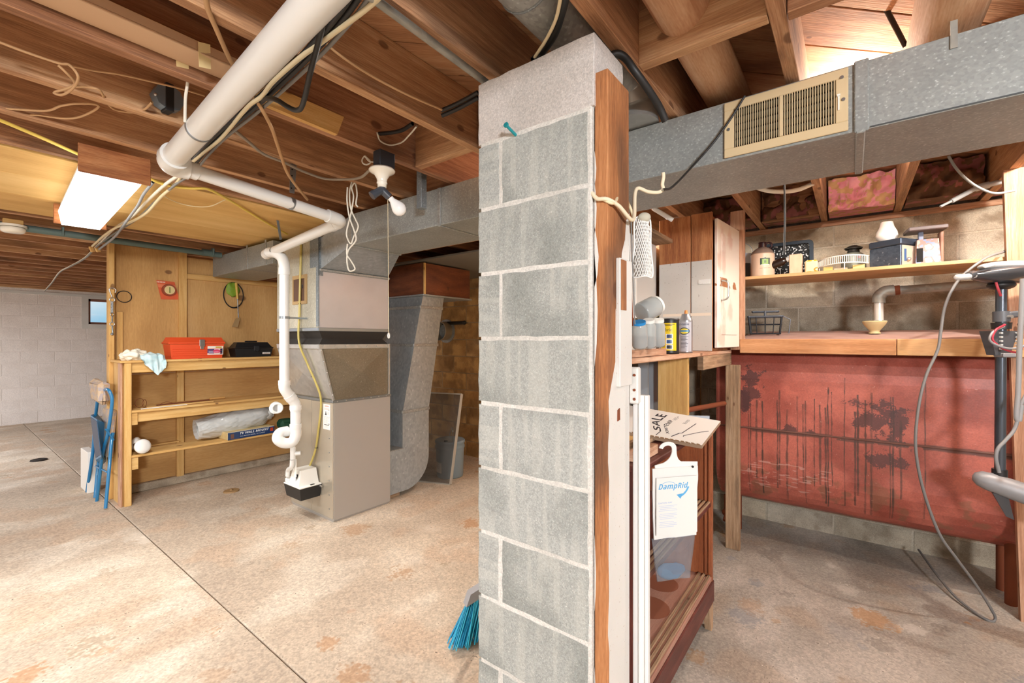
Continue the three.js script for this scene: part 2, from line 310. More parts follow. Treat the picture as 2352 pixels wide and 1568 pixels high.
const paintM = M({ map: tex(512, 512, (u, v) => { const n = fbm(u, v, 4, 4, 5, 91), g = vn(u * 200, v * 200, 200, 200, 92); let c = mixc([204, 201, 194], [221, 219, 213], n); if (g > 0.965) c = mixc(c, [150, 120, 92], 0.6); return c; }), roughness: 0.48, bumpMap: gritBump, bumpScale: 0.0004 }, [1 / 0.7, 1 / 0.7]);

// ------------------------------------------------------------------ the shell
const JB = 2.29, SUB = 2.525, XW = 4.0, ZF = -11.12;
{ // floor: slabs with a tooled joint between them, in a sub-base
  const f = struct('floor', 'stained concrete basement floor slabs with a joint between them');
  mesh('slab', bb(-3.7, 0.944, -0.15, 0, ZF - 0.2, 3.2, 0.004), floorM, f, { grain: 0, off: [0.1, 0.3] });
  mesh('slab', bb(0.951, XW + 0.2, -0.15, 0, ZF - 0.2, -0.97, 0.004), floorM, f, { grain: 0, off: [0.55, 0.2] });
  mesh('slab', bb(0.951, XW + 0.2, -0.15, 0, -0.964, 3.2, 0.004), floorGreyM, f, { grain: 0, off: [0.12, 0.4], label: 'grey spattered slab of the storage bay' });
  mesh('sub_base', bb(-3.7, XW + 0.2, -0.3, -0.012, ZF - 0.2, 3.2), M({ rgb: [92, 74, 54], roughness: 0.95 }), f);
}
function jitterRect(u0, u1, v0, v1, j, r) {
  const p = [], seg = (a, b, n) => { for (let i = 0; i < n; i++) { const t = i / n, e = i ? rr(-j, j, r) : rr(-j, j, r) * 0.5; p.push([a[0] + (b[0] - a[0]) * t + (a[1] !== b[1] ? e : 0), a[1] + (b[1] - a[1]) * t + (a[0] !== b[0] ? e : 0)]); } };
  const n = Math.max(3, Math.round((u1 - u0) / 0.04)), m = 6;
  seg([u0, v0], [u1, v0], n); seg([u1, v0], [u1, v1], m); seg([u1, v1], [u0, v1], n); seg([u0, v1], [u0, v0], m);
  return p;
}
{ // block pier at the end of the storage wall; courses 203 mm, face towards the open room
  const g = struct('wall_pier', 'bare grey concrete block pier in the middle of the basement'), r = rng(5), x = 1.056;
  mesh('mortar', bb(x + 0.004, x + 0.19, 0, 2.225, -0.936, -0.546, 0.003), mortarM, g);
  for (let k = 0; k < 11; k++) {
    const y0 = k * 0.2032 + 0.004 + (k ? 0.005 : 0), y1 = (k + 1) * 0.2032 - 0.006, cut = k % 2 === 1;
    const runs = cut ? [[-0.942, -0.862], [-0.846, -0.556]] : [[-0.942, -0.556]];
    for (const [a, b] of runs) {
      const top = k === 10, bz = top ? -0.541 : b + rr(-0.004, 0.004, r);
      const q = ext(jitterRect(0, bz - a, 0, (top ? 2.228 : y1) - y0, 0.0022, r), 0.18, null, null, 0.0025);
      // outline xy -> world z,y ; depth -> world x
      q.applyMatrix4(new THREE.Matrix4().makeBasis(new THREE.Vector3(0, 0, 1), new THREE.Vector3(0, 1, 0), new THREE.Vector3(-1, 0, 0)));
      q.translate(x + 0.186, y0, a);
      mesh('concrete_block', q, top ? pierM[2] : pierM[Math.floor(r() * 2)], g);
    }
  }
}
// a coursed block wall: pieces proud of the mortar bed; 'n' = outward axis of the face
function blockWall(parent, axis, face, sign, a0, a1, y0, y1, bw, bh, mats, mortar, shift, seed, hole) {
  const r = rng(seed), dep = 0.16, j = 0.011;
  const place = (u0, u1, v0, v1, name, m, out) => {
    const f0 = face - sign * dep, f1 = face + out * sign;
    const q = axis === 'x' ? bb(f0, f1, v0, v1, u0, u1, name === 'concrete_block' ? 0.003 : 0) : bb(u0, u1, v0, v1, f0, f1, name === 'concrete_block' ? 0.003 : 0);
    mesh(name, q, m, parent, { grain: 1 });
  };
  const rows = Math.round((y1 - y0) / bh);
  for (let k = 0; k < rows; k++) {
    const v0 = y0 + k * bh, v1 = Math.min(y0 + (k + 1) * bh, y1);
    for (let u = a0 - ((k % 2) * bw) / 2 + shift - bw; u < a1; u += bw) {
      const s = Math.max(u, a0), e = Math.min(u + bw, a1); if (e - s < 0.05) continue;
      if (hole && s < hole[1] && e > hole[0] && v0 < hole[3] && v1 > hole[2]) {
        if (s < hole[0] - 0.04) place(s + j / 2, hole[0], v0 + j / 2, v1 - j / 2, 'concrete_block', mats[0], 0);
        if (e > hole[1] + 0.04) place(hole[1], e - j / 2, v0 + j / 2, v1 - j / 2, 'concrete_block', mats[0], 0);
        continue;
      }
      place(s + j / 2, e - j / 2, v0 + j / 2, v1 - j / 2, 'concrete_block', mats[Math.floor(r() * mats.length)], rr(-0.001, 0.001, r));
    }
  }
  if (!hole) place(a0, a1, y0, y1, 'mortar', mortar, -0.003);
  else { place(a0, hole[0], y0, y1, 'mortar', mortar, -0.003); place(hole[1], a1, y0, y1, 'mortar', mortar, -0.003); place(hole[0], hole[1], y0, hole[2], 'mortar', mortar, -0.003); place(hole[0], hole[1], hole[3], y1, 'mortar', mortar, -0.003); }
}
{
  const wr = struct('wall_right', 'grey and tan concrete block foundation wall');
  blockWall(wr, 'x', XW, -1, -1.02, 2.4, -0.075, 2.25, 0.43, 0.2175, storeM, storeMortarM, 0.056, 61);
  blockWall(wr, 'x', XW, -1, -5.5, -1.02, -0.03, 2.25, 0.42, 0.2075, tanM, tanMortarM, 0.05, 62);
  mesh('wall_core', [bb(XW + 0.16, XW + 0.3, 0, 2.6, ZF - 0.3, 3.2), bb(XW, XW + 0.3, 0, 2.6, ZF - 0.3, -5.5), bb(XW, XW + 0.3, 0, 2.6, 2.4, 3.2)], plainWallM, wr);
  const wf = struct('wall_far', 'white painted block wall at the far end of the basement');
  blockWall(wf, 'z', ZF, 1, -0.2, 3.0, 0, 2.2352, 0.4064, 0.2032, [paintBlockM], paintBlockM, 0.1, 63, [1.75, 2.62, 1.705, 2.17]);
  mesh('wall_core', [bb(-3.8, -0.2, 0, 2.6, ZF - 0.2, ZF), bb(3.0, XW, 0, 2.6, ZF - 0.2, ZF), bb(-0.2, 3.0, 2.2352, 2.6, ZF - 0.2, ZF)], paintBlockM, wf);
  mesh('sill_plate', bb(-0.2, 3.4, 2.2, 2.245, ZF, ZF + 0.012), paintM, wf);
  const ws = struct('wall_storage', 'grey concrete block wall behind the storage bench');
  blockWall(ws, 'z', -1.03, 1, 1.45, XW, -0.026, 2.03, 0.406, 0.2056, storeM, storeMortarM, 0.2, 64);
  mesh('wall_core', bb(1.45, XW, 0, 2.03, -1.21, -1.19), storeMortarM, ws);
  const wl = struct('wall_left', 'plain light basement wall on the left side'); mesh('wall_face', bb(-3.8, -3.5, 0, 2.6, ZF - 0.3, 3.2), plainWallM, wl);
  const wb = struct('wall_back', 'plain light basement wall behind the camera'); mesh('wall_face', bb(-3.8, XW + 0.3, 0, 2.6, 2.95, 3.2), plainWallM, wb);
}
{ // small basement window in the far wall
  const w = struct('window_1', 'small high basement window showing blue sky');
  const x0 = 1.75, x1 = 2.62, y0 = 1.705, y1 = 2.17, z = ZF;
  mesh('window_frame', [bb(x0, x1, y0, y0 + 0.04, z - 0.12, z - 0.06), bb(x0, x1, y1 - 0.04, y1, z - 0.12, z - 0.06), bb(x0, x0 + 0.04, y0, y1, z - 0.12, z - 0.06), bb(x1 - 0.04, x1, y0, y1, z - 0.12, z - 0.06)], M({ rgb: [148, 96, 72], roughness: 0.6 }), w);
  mesh('window_reveal', [bb(x0 - 0.09, x1 + 0.09, y0 - 0.08, y0, z - 0.06, z + 0.02), bb(x0 - 0.09, x0, y0, y1, z - 0.06, z + 0.02), bb(x1, x1 + 0.09, y0, y1, z - 0.06, z + 0.02), bb(x0 - 0.09, x1 + 0.09, y1, y1 + 0.03, z - 0.06, z + 0.02)], paintM, w);
  mesh('pane', bb(x0 + 0.04, x1 - 0.04, y0 + 0.04, y1 - 0.04, z - 0.093, z - 0.089), glassM, w);
}
{ // joists, subfloor boards and blocking
  const c = struct('ceiling', 'open ceiling of brown joists under diagonal subfloor boards'), r = rng(8);
  const th = 0.04, hgt = SUB - JB;
  for (let k = -6; k < 26; k++) {
    const z = -0.98 - 0.4035 * k; if (z < ZF + 0.05) break;                    // far lower edge of each joist
    if (Math.abs(z - 0.23) < 0.05) continue;                                    // a log carries this bay
    const dz = rr(-0.006, 0.006, r), pan = z < -3.0 && z > -4.5;
    mesh('joist', bb(-3.5, XW + 0.1, JB + (pan ? 0.024 : rr(-0.003, 0.003, r)), SUB, z + dz, z + dz + th, 0.002), joistM[Math.floor(r() * 3)], c, { grain: 0 });
  }
  mesh('joist', bb(2.31, XW + 0.1, JB, SUB, 0.227, 0.267, 0.002), joistM[1], c, { grain: 0 });
  // diagonal 1x8 subfloor: boards run along (1, 0, 1)
  const u = new THREE.Vector3(1, 0, 1).normalize(), n = new THREE.Vector3(-1, 0, 1).normalize(), W = 0.186;
  for (let k = -9; k < 68; k++) {
    const s = -1.6 + k * W, L = 16;                                               // n-offset of the board
    // clip the board to the room: points P = n*s + u*t, with x in [-3.5, 3.9], z in [-11.2, 3]
    let t0 = -L, t1 = L; const bx = n.x * s, bz = n.z * s;
    t0 = Math.max(t0, (-3.5 - bx) / u.x, (ZF - bz) / u.z); t1 = Math.min(t1, (XW + 0.1 - bx) / u.x, (3 - bz) / u.z);
    if (t1 - t0 < 0.2) continue;
    const a = n.clone().multiplyScalar(s).addScaledVector(u, t0), b = n.clone().multiplyScalar(s).addScaledVector(u, t1), y = SUB + 0.011 + rr(0, 0.002, r);
    const m = mesh('subfloor_board', cbox(t1 - t0, 0.02, W - 0.005, null, null, 0.0015), subM[Math.floor(r() * 2)], c, { grain: 0 });
    m.position.set((a.x + b.x) / 2, y, (a.z + b.z) / 2); m.rotation.y = -PI / 4;
  }
  mesh('floor_above', bb(-3.8, XW + 0.3, SUB + 0.024, SUB + 0.1, ZF - 0.3, 3.2), subM[0], c);
  for (const [x, z0, z1] of [[1.38, -0.536, -0.18], [1.40, -0.136, 0.16], [1.52, -1.34, -0.99], [1.5, -1.745, -1.385], [2.6, -0.53, -0.18], [3.76, -0.53, -0.18], [1.86, -2.15, -1.79], [0.4, -5.36, -5.03], [1.95, -4.96, -4.62]])
    mesh('blocking', bb(x - 0.02, x + 0.02, JB - 0.002, SUB, z0, z1, 0.002), joistM[Math.floor(r() * 3)], c, { grain: 2 });
  mesh('sill_plate', bb(XW - 0.01, XW + 0.1, 2.25, JB, -5.5, 2.4, 0.004), pinkM, c, { grain: 2 });
  for (const [z, y, rad] of [[-0.4, 2.405, 0.075], [0.235, 2.4, 0.085]]) { const g = soft(rod([-3.4, y, z], [2.3, y, z], rad, 22), 0.01, 2.5, 6); mesh('log_joist', g, logM, c, { grain: 0 }); }
  // panned joist bays: wide boards nailed under the joists
  [[-3.03, -3.478, 0], [-3.482, -3.956, 1], [-3.96, -4.49, 0]].forEach(([a, b, k]) => mesh('pan_board', bb(-0.9, 2.25, JB - 0.002, JB + 0.02, b, a, 0.002), panM[k], c, { grain: 0 }));
  mesh('bay_filler', bb(-0.9, 2.25, JB + 0.022, JB + 0.05, -4.49, -4.47), pineDarkM, c, { grain: 0 });
  mesh('joist_hanger', bb(1.62, 1.66, 2.14, 2.5, -1.9, -1.86, 0.002), galvDarkM, c, { label: 'dark steel strap between the joists by the bulb' });
  // beige channel laid between two joists, and a short brace nailed on
  mesh('channel', [bb(-1.4, 0.74, 2.325, 2.333, -1.74, -1.635, 0.002), bb(-1.4, 0.74, 2.333, 2.36, -1.74, -1.733), bb(-1.4, 0.74, 2.333, 2.36, -1.642, -1.635)], M({ rgb: [206, 172, 138], roughness: 0.5 }), c, { label: 'beige channel between two joists' });
  for (const [x, z, ry] of [[0.53, -1.64, 0.2], [0.5, -1.742, 0.1]]) mesh('tape', cbox(0.035, 0.07, 0.002, [x, 2.326, z], [0.5, ry, 0.2]), M({ rgb: [226, 204, 150], roughness: 0.7 }), c, { label: 'strip of masking tape' });
  mesh('brace', solid([[0.72, 2.29, -1.742], [1.04, 2.285, -1.742], [1.07, 2.37, -1.742], [0.72, 2.37, -1.742]], [[0.72, 2.29, -1.72], [1.04, 2.285, -1.72], [1.07, 2.37, -1.72], [0.72, 2.37, -1.72]]), pineM, c, { label: 'pale board nailed to a joist side' });
}

// ------------------------------------------------------------------ plywood partition and the shelving in front of it
{
  const w = struct('wall_partition', 'plywood partition wall with pine studs'), z = -5.32;
  mesh('plywood_panel', bb(0.97, 1.52, 1.1, 2.288, z - 0.012, z), plyM, w, { grain: 1 });
  mesh('plywood_panel', bb(1.523, 2.9, 1.1, 2.03, z - 0.012, z), plyM, w, { grain: 1 });
  mesh('plywood_panel', bb(1.523, 1.82, 2.033, 2.25, z - 0.012, z), plyM, w, { grain: 1 });
  mesh('plywood_panel', bb(0.97, 1.52, 0.03, 1.098, z - 0.012, z), plyM, w, { grain: 0 });
  mesh('plywood_panel', bb(1.523, 3.2, 0.03, 1.098, z - 0.012, z), plyM, w, { grain: 0 });
  mesh('stud', bb(0.957, 0.997, 0, 2.288, z + 0.001, z + 0.085, 0.003), pineM, w);
  mesh('stud', bb(1.49, 1.555, 1.245, 2.288, z + 0.001, z + 0.04, 0.003), pineM, w);
  mesh('stud', bb(1.47, 1.53, 0, 1.2, z + 0.001, z + 0.045, 0.003), pineM, w);
  mesh('rail', bb(1.556, 2.9, 2.03, 2.085, z + 0.001, z + 0.03, 0.003), pineM, w);
  mesh('curb', bb(1.0, 3.2, 0, 0.075, z - 0.06, z + 0.05, 0.008), M({ map: tStore, roughness: 0.9, color: new THREE.Color(1, 0.95, 0.9) }, [2, 2]), w);
}
{
  const b = thing('shelf_unit', 'long open pine shelf unit with three shelves against the plywood partition', 'shelf unit');
  mesh('end_panel', bb(0.985, 0.995, 0, 1.22, -5.23, -4.93), pineM, b, { grain: 1 });
  mesh('end_board', bb(0.972, 0.985, 0, 1.222, -5.0, -4.91, 0.002), pinkM, b, { grain: 1 });
  mesh('post', bb(0.996, 1.043, 0, 1.222, -4.94, -4.895, 0.003), pineM, b);
  mesh('shelf_board', bb(0.965, 2.75, 1.222, 1.242, -5.31, -4.885, 0.003), pineM, b);
  mesh('front_rail', bb(1.044, 2.75, 1.135, 1.221, -4.955, -4.915, 0.003), pineM, b);
  mesh('shelf_board', bb(1.0, 2.75, 0.79, 0.812, -5.27, -4.9, 0.003), pineM, b);
  mesh('front_rail', bb(1.09, 2.75, 0.705, 0.788, -4.96, -4.925, 0.003), pineM, b);
  mesh('shelf_board', bb(1.0, 2.75, 0.405, 0.425, -5.16, -4.9, 0.003), pineM, b);
  mesh('back_slat', bb(1.06, 1.468, 0.425, 0.436, -5.27, -5.2, 0.002), pineM, b);
  mesh('cleat', bb(1.044, 1.088, 0.685, 0.789, -5.2, -4.91, 0.003), pineM, b); mesh('cleat', bb(1.044, 1.092, 0.3, 0.404, -5.2, -4.91, 0.003), pineM, b);
}
// ---- on the top shelf
function crumple(r, sc, amp, f, seed) { const g = new THREE.SphereGeometry(r, 40, 28); g.scale(...sc); const q = prep(g); return soft(q, amp, f, seed); }
{
  const g = new THREE.SphereGeometry(0.1, 48, 32); g.scale(0.95, 0.42, 0.8);
  single('white_rag', 'crumpled cream white rag on the left end of the top shelf', 'rag', tf(soft(g, 0.035, 7, 12), [0.05, 0.038, 0]), M({ rgb: [240, 234, 216], roughness: 0.95, sheen: 0.4 }), [1.02, 1.245, -4.97]);
  // towel: lies on the board, falls over the front edge to a point
  const n = 34, m = 40, pos = [], idx = [];
  for (let j = 0; j <= m; j++) for (let i = 0; i <= n; i++) {
    const u = i / n - 0.5, v = j / m, path = v * 0.3, top = 0.16;
    let y = path < top ? 0.02 + 0.035 * Math.sin(v * 5.2) * (1 - Math.abs(u) * 1.2) + 0.012 : 0.012 - (path - top) * (1.05 - 1.1 * Math.abs(u - 0.12)), z = path < top ? -top + path : 0.012 + 0.01 * Math.sin((path - top) * 30);
    const w = 0.2 * (1 - 0.25 * v); y += 0.014 * (vn(u * 9 + 20, v * 6 + 4, 99, 99, 3) - 0.5); z += 0.035 * (vn(u * 8 + 3, v * 4 + 8, 99, 99, 9) - 0.4);
    pos.push(u * w + 0.03 * v, Math.max(y, path < top ? 0.004 : -1), Math.max(z, path < top ? -9 : 0.006));
  }
  for (let j = 0; j < m; j++) for (let i = 0; i < n; i++) { const a = j * (n + 1) + i; idx.push(a, a + n + 1, a + 1, a + 1, a + n + 1, a + n + 2); }
  const t = new THREE.BufferGeometry(); t.setAttribute('position', new THREE.Float32BufferAttribute(pos, 3)); t.setIndex(idx); t.computeVertexNormals();
  single('blue_towel', 'pale blue towel hanging over the front of the top shelf', 'towel', t, M({ map: tex(256, 256, (u, v) => mixc([176, 212, 220], [226, 238, 236], fbm(u, v, 5, 5, 4, 14))), roughness: 0.95, sheen: 0.5, side: THREE.DoubleSide }, [6, 6]), [1.17, 1.243, -4.885]);
}
{
  const t = thing('toolbox', 'orange plastic toolbox with chrome latch on the top shelf', 'toolbox', [1.54, 1.242, -5.03]);
  const o = M({ rgb: [226, 82, 40], roughness: 0.45 });
  mesh('body', [solid([[-0.205, 0, 0.09], [0.205, 0, 0.09], [0.205, 0, -0.09], [-0.205, 0, -0.09]], [[-0.22, 0.135, 0.1], [0.22, 0.135, 0.1], [0.22, 0.135, -0.1], [-0.22, 0.135, -0.1]]), ...[0.03, 0.05, 0.07, 0.09].map((y) => cbox(0.4, 0.006, 0.006, [0, y, 0.091 + y * 0.07], null, 0.002))], o, t);
  mesh('lid', [cbox(0.462, 0.02, 0.218, [0, 0.148, 0], null, 0.006), solid([[-0.222, 0.158, 0.1], [0.222, 0.158, 0.1], [0.222, 0.158, -0.1], [-0.222, 0.158, -0.1]], [[-0.21, 0.2, 0.062], [0.21, 0.2, 0.062], [0.21, 0.2, -0.062], [-0.21, 0.2, -0.062]])], o, t);
  mesh('latch', [cbox(0.046, 0.065, 0.01, [0.03, 0.148, 0.113], null, 0.004), cbox(0.03, 0.035, 0.012, [0.03, 0.105, 0.108], [0.1, 0, 0], 0.004)], steelM, t);
  const lt = canvasTex(256, 160, (g, w, h) => { g.fillStyle = '#e8e2d6'; g.fillRect(0, 0, w, h); g.fillStyle = '#3d4f86'; g.fillRect(0, 50, 110, 80); g.fillStyle = '#8896b8'; g.fillRect(20, 90, 90, 50); g.fillStyle = '#d8437e'; g.beginPath(); g.ellipse(150, 95, 60, 34, 0, 0, 7); g.fill(); g.fillStyle = '#f2b0c4'; g.fillRect(110, 104, 70, 14); g.fillStyle = '#23284a'; g.fillRect(205, 46, 40, 100); g.fillStyle = '#c9a23a'; g.fillRect(130, 12, 100, 24); g.fillStyle = '#f4eee2'; for (let i = 0; i < 5; i++) { g.beginPath(); g.moveTo(8 + i * 22, 8); g.lineTo(24 + i * 22, 8); g.lineTo(30 + i * 20, 44); g.lineTo(16 + i * 20, 44); g.fill(); } });
  mesh('label', plane(0.135, 0.085, [0.145, 0.075, 0.0985], [0.07, 0, 0]), M({ map: lt, roughness: 0.4 }), t, { keepUV: true, label: 'colourful paper label' });
}
{
  const t = thing('toolbox', 'small black plastic toolbox beside the orange one', 'toolbox', [2.06, 1.242, -5.06]);
  mesh('body', solid([[-0.17, 0, 0.075], [0.17, 0, 0.075], [0.17, 0, -0.075], [-0.17, 0, -0.075]], [[-0.185, 0.085, 0.085], [0.185, 0.085, 0.085], [0.185, 0.085, -0.085], [-0.185, 0.085, -0.085]]), blackM, t);
  mesh('lid', [cbox(0.384, 0.012, 0.184, [0, 0.093, 0], null, 0.004), solid([[-0.18, 0.099, 0.08], [0.18, 0.099, 0.08], [0.18, 0.099, -0.08], [-0.18, 0.099, -0.08]], [[-0.15, 0.152, 0.04], [0.15, 0.152, 0.04], [0.15, 0.152, -0.04], [-0.15, 0.152, -0.04]])], blackM, t);
  mesh('handle', [cbox(0.12, 0.014, 0.02, [0, 0.16, 0], null, 0.005)], blackM, t);
  mesh('latch', [cbox(0.055, 0.06, 0.016, [0.02, 0.088, 0.094], null, 0.008), cyl(0.022, 0.022, 0.008, [0.02, 0.08, 0.104], [PI / 2, 0, 0])], rubberM, t);
  const lt = canvasTex(256, 64, (g, w, h) => { g.fillStyle = '#e9e4dc'; g.fillRect(0, 0, w, h); g.fillStyle = '#4a3a32'; for (let i = 0; i < 7; i++) g.fillRect(56 + i * 26, 12 + (i % 3) * 4, 9 + (i % 2) * 5, 26 - (i % 3) * 5); g.fillStyle = '#c07a4a'; g.fillRect(0, 48, w, 10); });
  mesh('label', plane(0.08, 0.02, [0.12, 0.035, 0.0825], [0.117, 0, 0]), M({ map: lt, roughness: 0.4 }), t, { keepUV: true });
}
// ---- on the lower shelves
{
  const g = new THREE.CylinderGeometry(0.1, 0.105, 0.72, 90, 120, true), q = g.attributes.position;
  for (let i = 0; i < q.count; i++) {   // a slack roll: swells and sags towards its far end
    const x = q.getX(i), y = q.getY(i), z = q.getZ(i), a = Math.atan2(z, x), t = (y + 0.36) / 0.72;
    let k = 0.86 + 0.32 * Math.sin(t * 2.6) - 0.5 * ss(0.8, 1, t) + 0.1 * (vn(a * 2.2 + 30, y * 11 + 10, 99, 99, 2) - 0.5) + 0.16 * (vn(a * 1.1 + 9, y * 5 + 20, 99, 99, 4) - 0.5) + 0.03 * Math.abs(Math.sin(a * 5 + y * 24)) + 0.16 * Math.abs(vn(Math.cos(a) * 5 + y * 9 + 30, Math.sin(a) * 5 + y * 16 + 30, 99, 99, 6) - 0.5) + 0.07 * Math.abs(vn(Math.cos(a) * 11 - y * 20 + 60, Math.sin(a) * 11 + y * 26 + 60, 99, 99, 7) - 0.5);
    q.setXYZ(i, x * k, y, z * k * 0.86);
  }
  g.computeVertexNormals();
  const t = thing('plastic_wrap_roll', 'bulky roll of clear plastic sheeting on the bottom shelf', 'plastic roll', [1.92, 0.585, -5.07]);
  const pl = M({ rgb: [236, 238, 236], roughness: 0.1, transmission: 0.4, thickness: 0, side: THREE.DoubleSide, clearcoat: 0.5 });
  g.rotateZ(-PI / 2 + 0.13);
  mesh('sheet', g, pl, t);
  const g2 = new THREE.CylinderGeometry(0.075, 0.08, 0.66, 30, 24, true); soft(g2, 0.02, 6, 2); g2.rotateZ(-PI / 2 + 0.13); mesh('inner_roll', g2, M({ rgb: [206, 208, 204], roughness: 0.3, side: THREE.DoubleSide }), t);
}
{
  const t = thing('cardboard_box', 'flat blue and yellow television bracket box under the plastic roll', 'box', [2.0, 0.426, -5.0], 0.05);
  mesh('carton', cbox(0.46, 0.075, 0.2, [0, 0.0375, 0], null, 0.003), M({ map: tex(128, 128, (u, v) => mixc([198, 170, 112], [226, 208, 160], fbm(u, v, 6, 6, 4, 6))), roughness: 0.6 }, [4, 4]), t);
  const ft = canvasTex(512, 96, (g, w, h) => { g.fillStyle = '#243a63'; g.fillRect(0, 0, w, h); g.fillStyle = '#3a4a6a'; g.fillRect(0, 0, 120, h); g.fillStyle = '#7a5648'; g.fillRect(30, 24, 34, 60); g.fillStyle = '#f2f2ee'; g.font = 'bold italic 40px sans-serif'; g.fillText('TV WALL MOUNT', 120, 44); g.font = '17px sans-serif'; g.fillText('FULL MOTION SWIVEL, TILT & PIVOT', 126, 74); g.fillStyle = '#d8d8d0'; g.fillRect(0, 0, w, 4); g.fillStyle = '#b8452a'; g.fillRect(462, 20, 36, 46); });
  mesh('front_print', plane(0.456, 0.073, [0, 0.0375, 0.1008]), M({ map: ft, roughness: 0.35 }), t, { keepUV: true, label: 'dark blue printed front of the box' });
  single('green_pouch', 'dark green pouch at the right end of the bottom shelf', 'pouch', soft(cbox(0.16, 0.1, 0.14, null, null, 0.03), 0.02, 6), M({ rgb: [26, 74, 52], roughness: 0.6 }), [2.42, 0.478, -5.05]);
}
for (const [x, z, ry, lab] of [[1.105, -4.95, 0.3, 'white flood lamp bulb at the front left of the bottom shelf'], [1.075, -5.07, 1.2, 'white flood lamp bulb lying behind the front one']]) {
  const t = thing('flood_bulb', lab, 'light bulb', [x, 0.425, z], ry, 'flood bulbs on the bottom shelf');
  mesh('globe', lathe([[0, 0.058], [0.035, 0.056], [0.058, 0.044], [0.063, 0.028], [0.058, 0.012], [0.04, -0.018], [0.024, -0.04], [0.018, -0.05]].reverse(), [0, 0.06, 0.02], [PI / 2 - 0.25, 0, 0]), M({ rgb: [246, 244, 238], roughness: 0.25, clearcoat: 0.5 }), t);
  mesh('screw_base', cyl(0.014, 0.016, 0.028, [0, 0.075, -0.042], [PI / 2 - 0.25, 0, 0], 16), steelM, t);
}
{
  const y = 0.8135;
  const sc = thing('file_tool', 'long thin hand file with a brown handle on the middle shelf', 'file', [1.62, y, -5.12], 0.1);
  mesh('blade', bb(-0.36, 0.08, 0, 0.008, -0.012, 0.012, 0.002), rustM, sc); mesh('handle', rod([0.08, 0.012, 0], [0.22, 0.012, 0], 0.012), pineDarkM, sc);
  single('scrap_lath', 'thin pale wooden lath lying on the middle shelf', 'lath', bb(-0.26, 0.26, 0, 0.01, -0.014, 0.014, 0.002), pineM, [1.42, y, -4.97]);
  single('wire_coil', 'small loose coil of rusty wire on the middle shelf', 'wire', [torus(0.04, 0.002, [0, 0.043, 0], [0, 0.5, 0]), torus(0.034, 0.002, [0.03, 0.036, 0.02], [0, 0.9, 0.2]), tube([[0.03, 0.004, 0.02], [0.12, 0.004, 0.01], [0.2, 0.03, -0.01], [0.26, 0.004, 0]], 0.002)], rustM, [1.13, y, -5.05]);
  single('paint_stick', 'flat white paint stirring stick at the front of the middle shelf', 'stick', bb(-0.17, 0.17, 0, 0.006, -0.011, 0.011, 0.001), whiteM, [1.28, y, -4.925]);
}
// ---- hung on the plywood
{
  const t = thing('compass_card', 'orange hanging card with a round dial compass pinned on the plywood', 'compass', [1.40, 1.905, -5.318]);
  const ct = canvasTex(256, 256, (g, w, h) => { g.fillStyle = '#d8613a'; g.fillRect(0, 0, w, h); g.fillStyle = '#e4835a'; g.fillRect(0, 60, w, 40); g.fillStyle = '#f4e2d0'; for (let i = 0; i < 6; i++) g.fillRect(24 + i * 15, 26, 9, 16); g.strokeStyle = '#f0cdb4'; g.lineWidth = 4; g.strokeRect(6, 6, w - 12, h - 12); });
  mesh('card', ext([[-0.085, 0.09], [0.06, 0.085], [0.1, -0.085], [-0.045, -0.095]], 0.006, null, null), M({ map: ct, roughness: 0.4 }, [5, 5]), t, { grain: 0, off: [0.5, -0.24] });
  mesh('dial', [cyl(0.056, 0.06, 0.022, [0.015, 0, 0.017], [PI / 2, 0, 0], 36)], M({ rgb: [150, 74, 48], roughness: 0.4 }), t);
  mesh('dial_face', cyl(0.042, 0.042, 0.004, [0.015, 0, 0.029], [PI / 2, 0, 0], 36), M({ rgb: [228, 208, 150], roughness: 0.4 }), t); mesh('needle', bb(0.011, 0.019, -0.028, 0.028, 0.031, 0.034), M({ rgb: [120, 130, 60], roughness: 0.5 }), t);
}
single('drive_belt', 'small black rubber ring hung on the plywood left of the compass', 'ring', torus(0.052, 0.0035, null, null, 48), rubberM, [1.078, 1.816, -5.312]);
{
  const t = thing('hook_chain', 'hanging chain of steel turnbuckle hooks on the left stud', 'chain', [0.978, 1.86, -5.225]);
  mesh('hook', tube([[0.02, -0.02, 0], [0.026, 0.006, 0], [0.005, 0.022, 0], [-0.018, 0.01, 0], [-0.01, -0.03, 0], [0, -0.06, 0]], 0.0045, 30), steelM, t);
  mesh('link', [torus(0.018, 0.004, [0, -0.085, 0]), torus(0.014, 0.004, [0, -0.215, 0], [0, 0.6, 0]), torus(0.016, 0.004, [0, -0.3, 0])], steelM, t);
  mesh('turnbuckle', [rod([0.004, -0.1, 0], [0.004, -0.2, 0], 0.004), rod([-0.006, -0.1, 0], [-0.006, -0.2, 0], 0.004), rod([0, -0.23, 0], [0, -0.285, 0], 0.005), rod([0, -0.318, 0], [0.004, -0.38, 0], 0.006), sph(0.012, [0, -0.39, 0], 12)], zincM, t);
}
single('wood_strip', 'short pale wooden strip standing on the shelf against the plywood', 'strip', bb(-0.02, 0.02, 0, 0.43, -0.008, 0.008, 0.002), pineM, [1.045, 1.244, -5.3]);
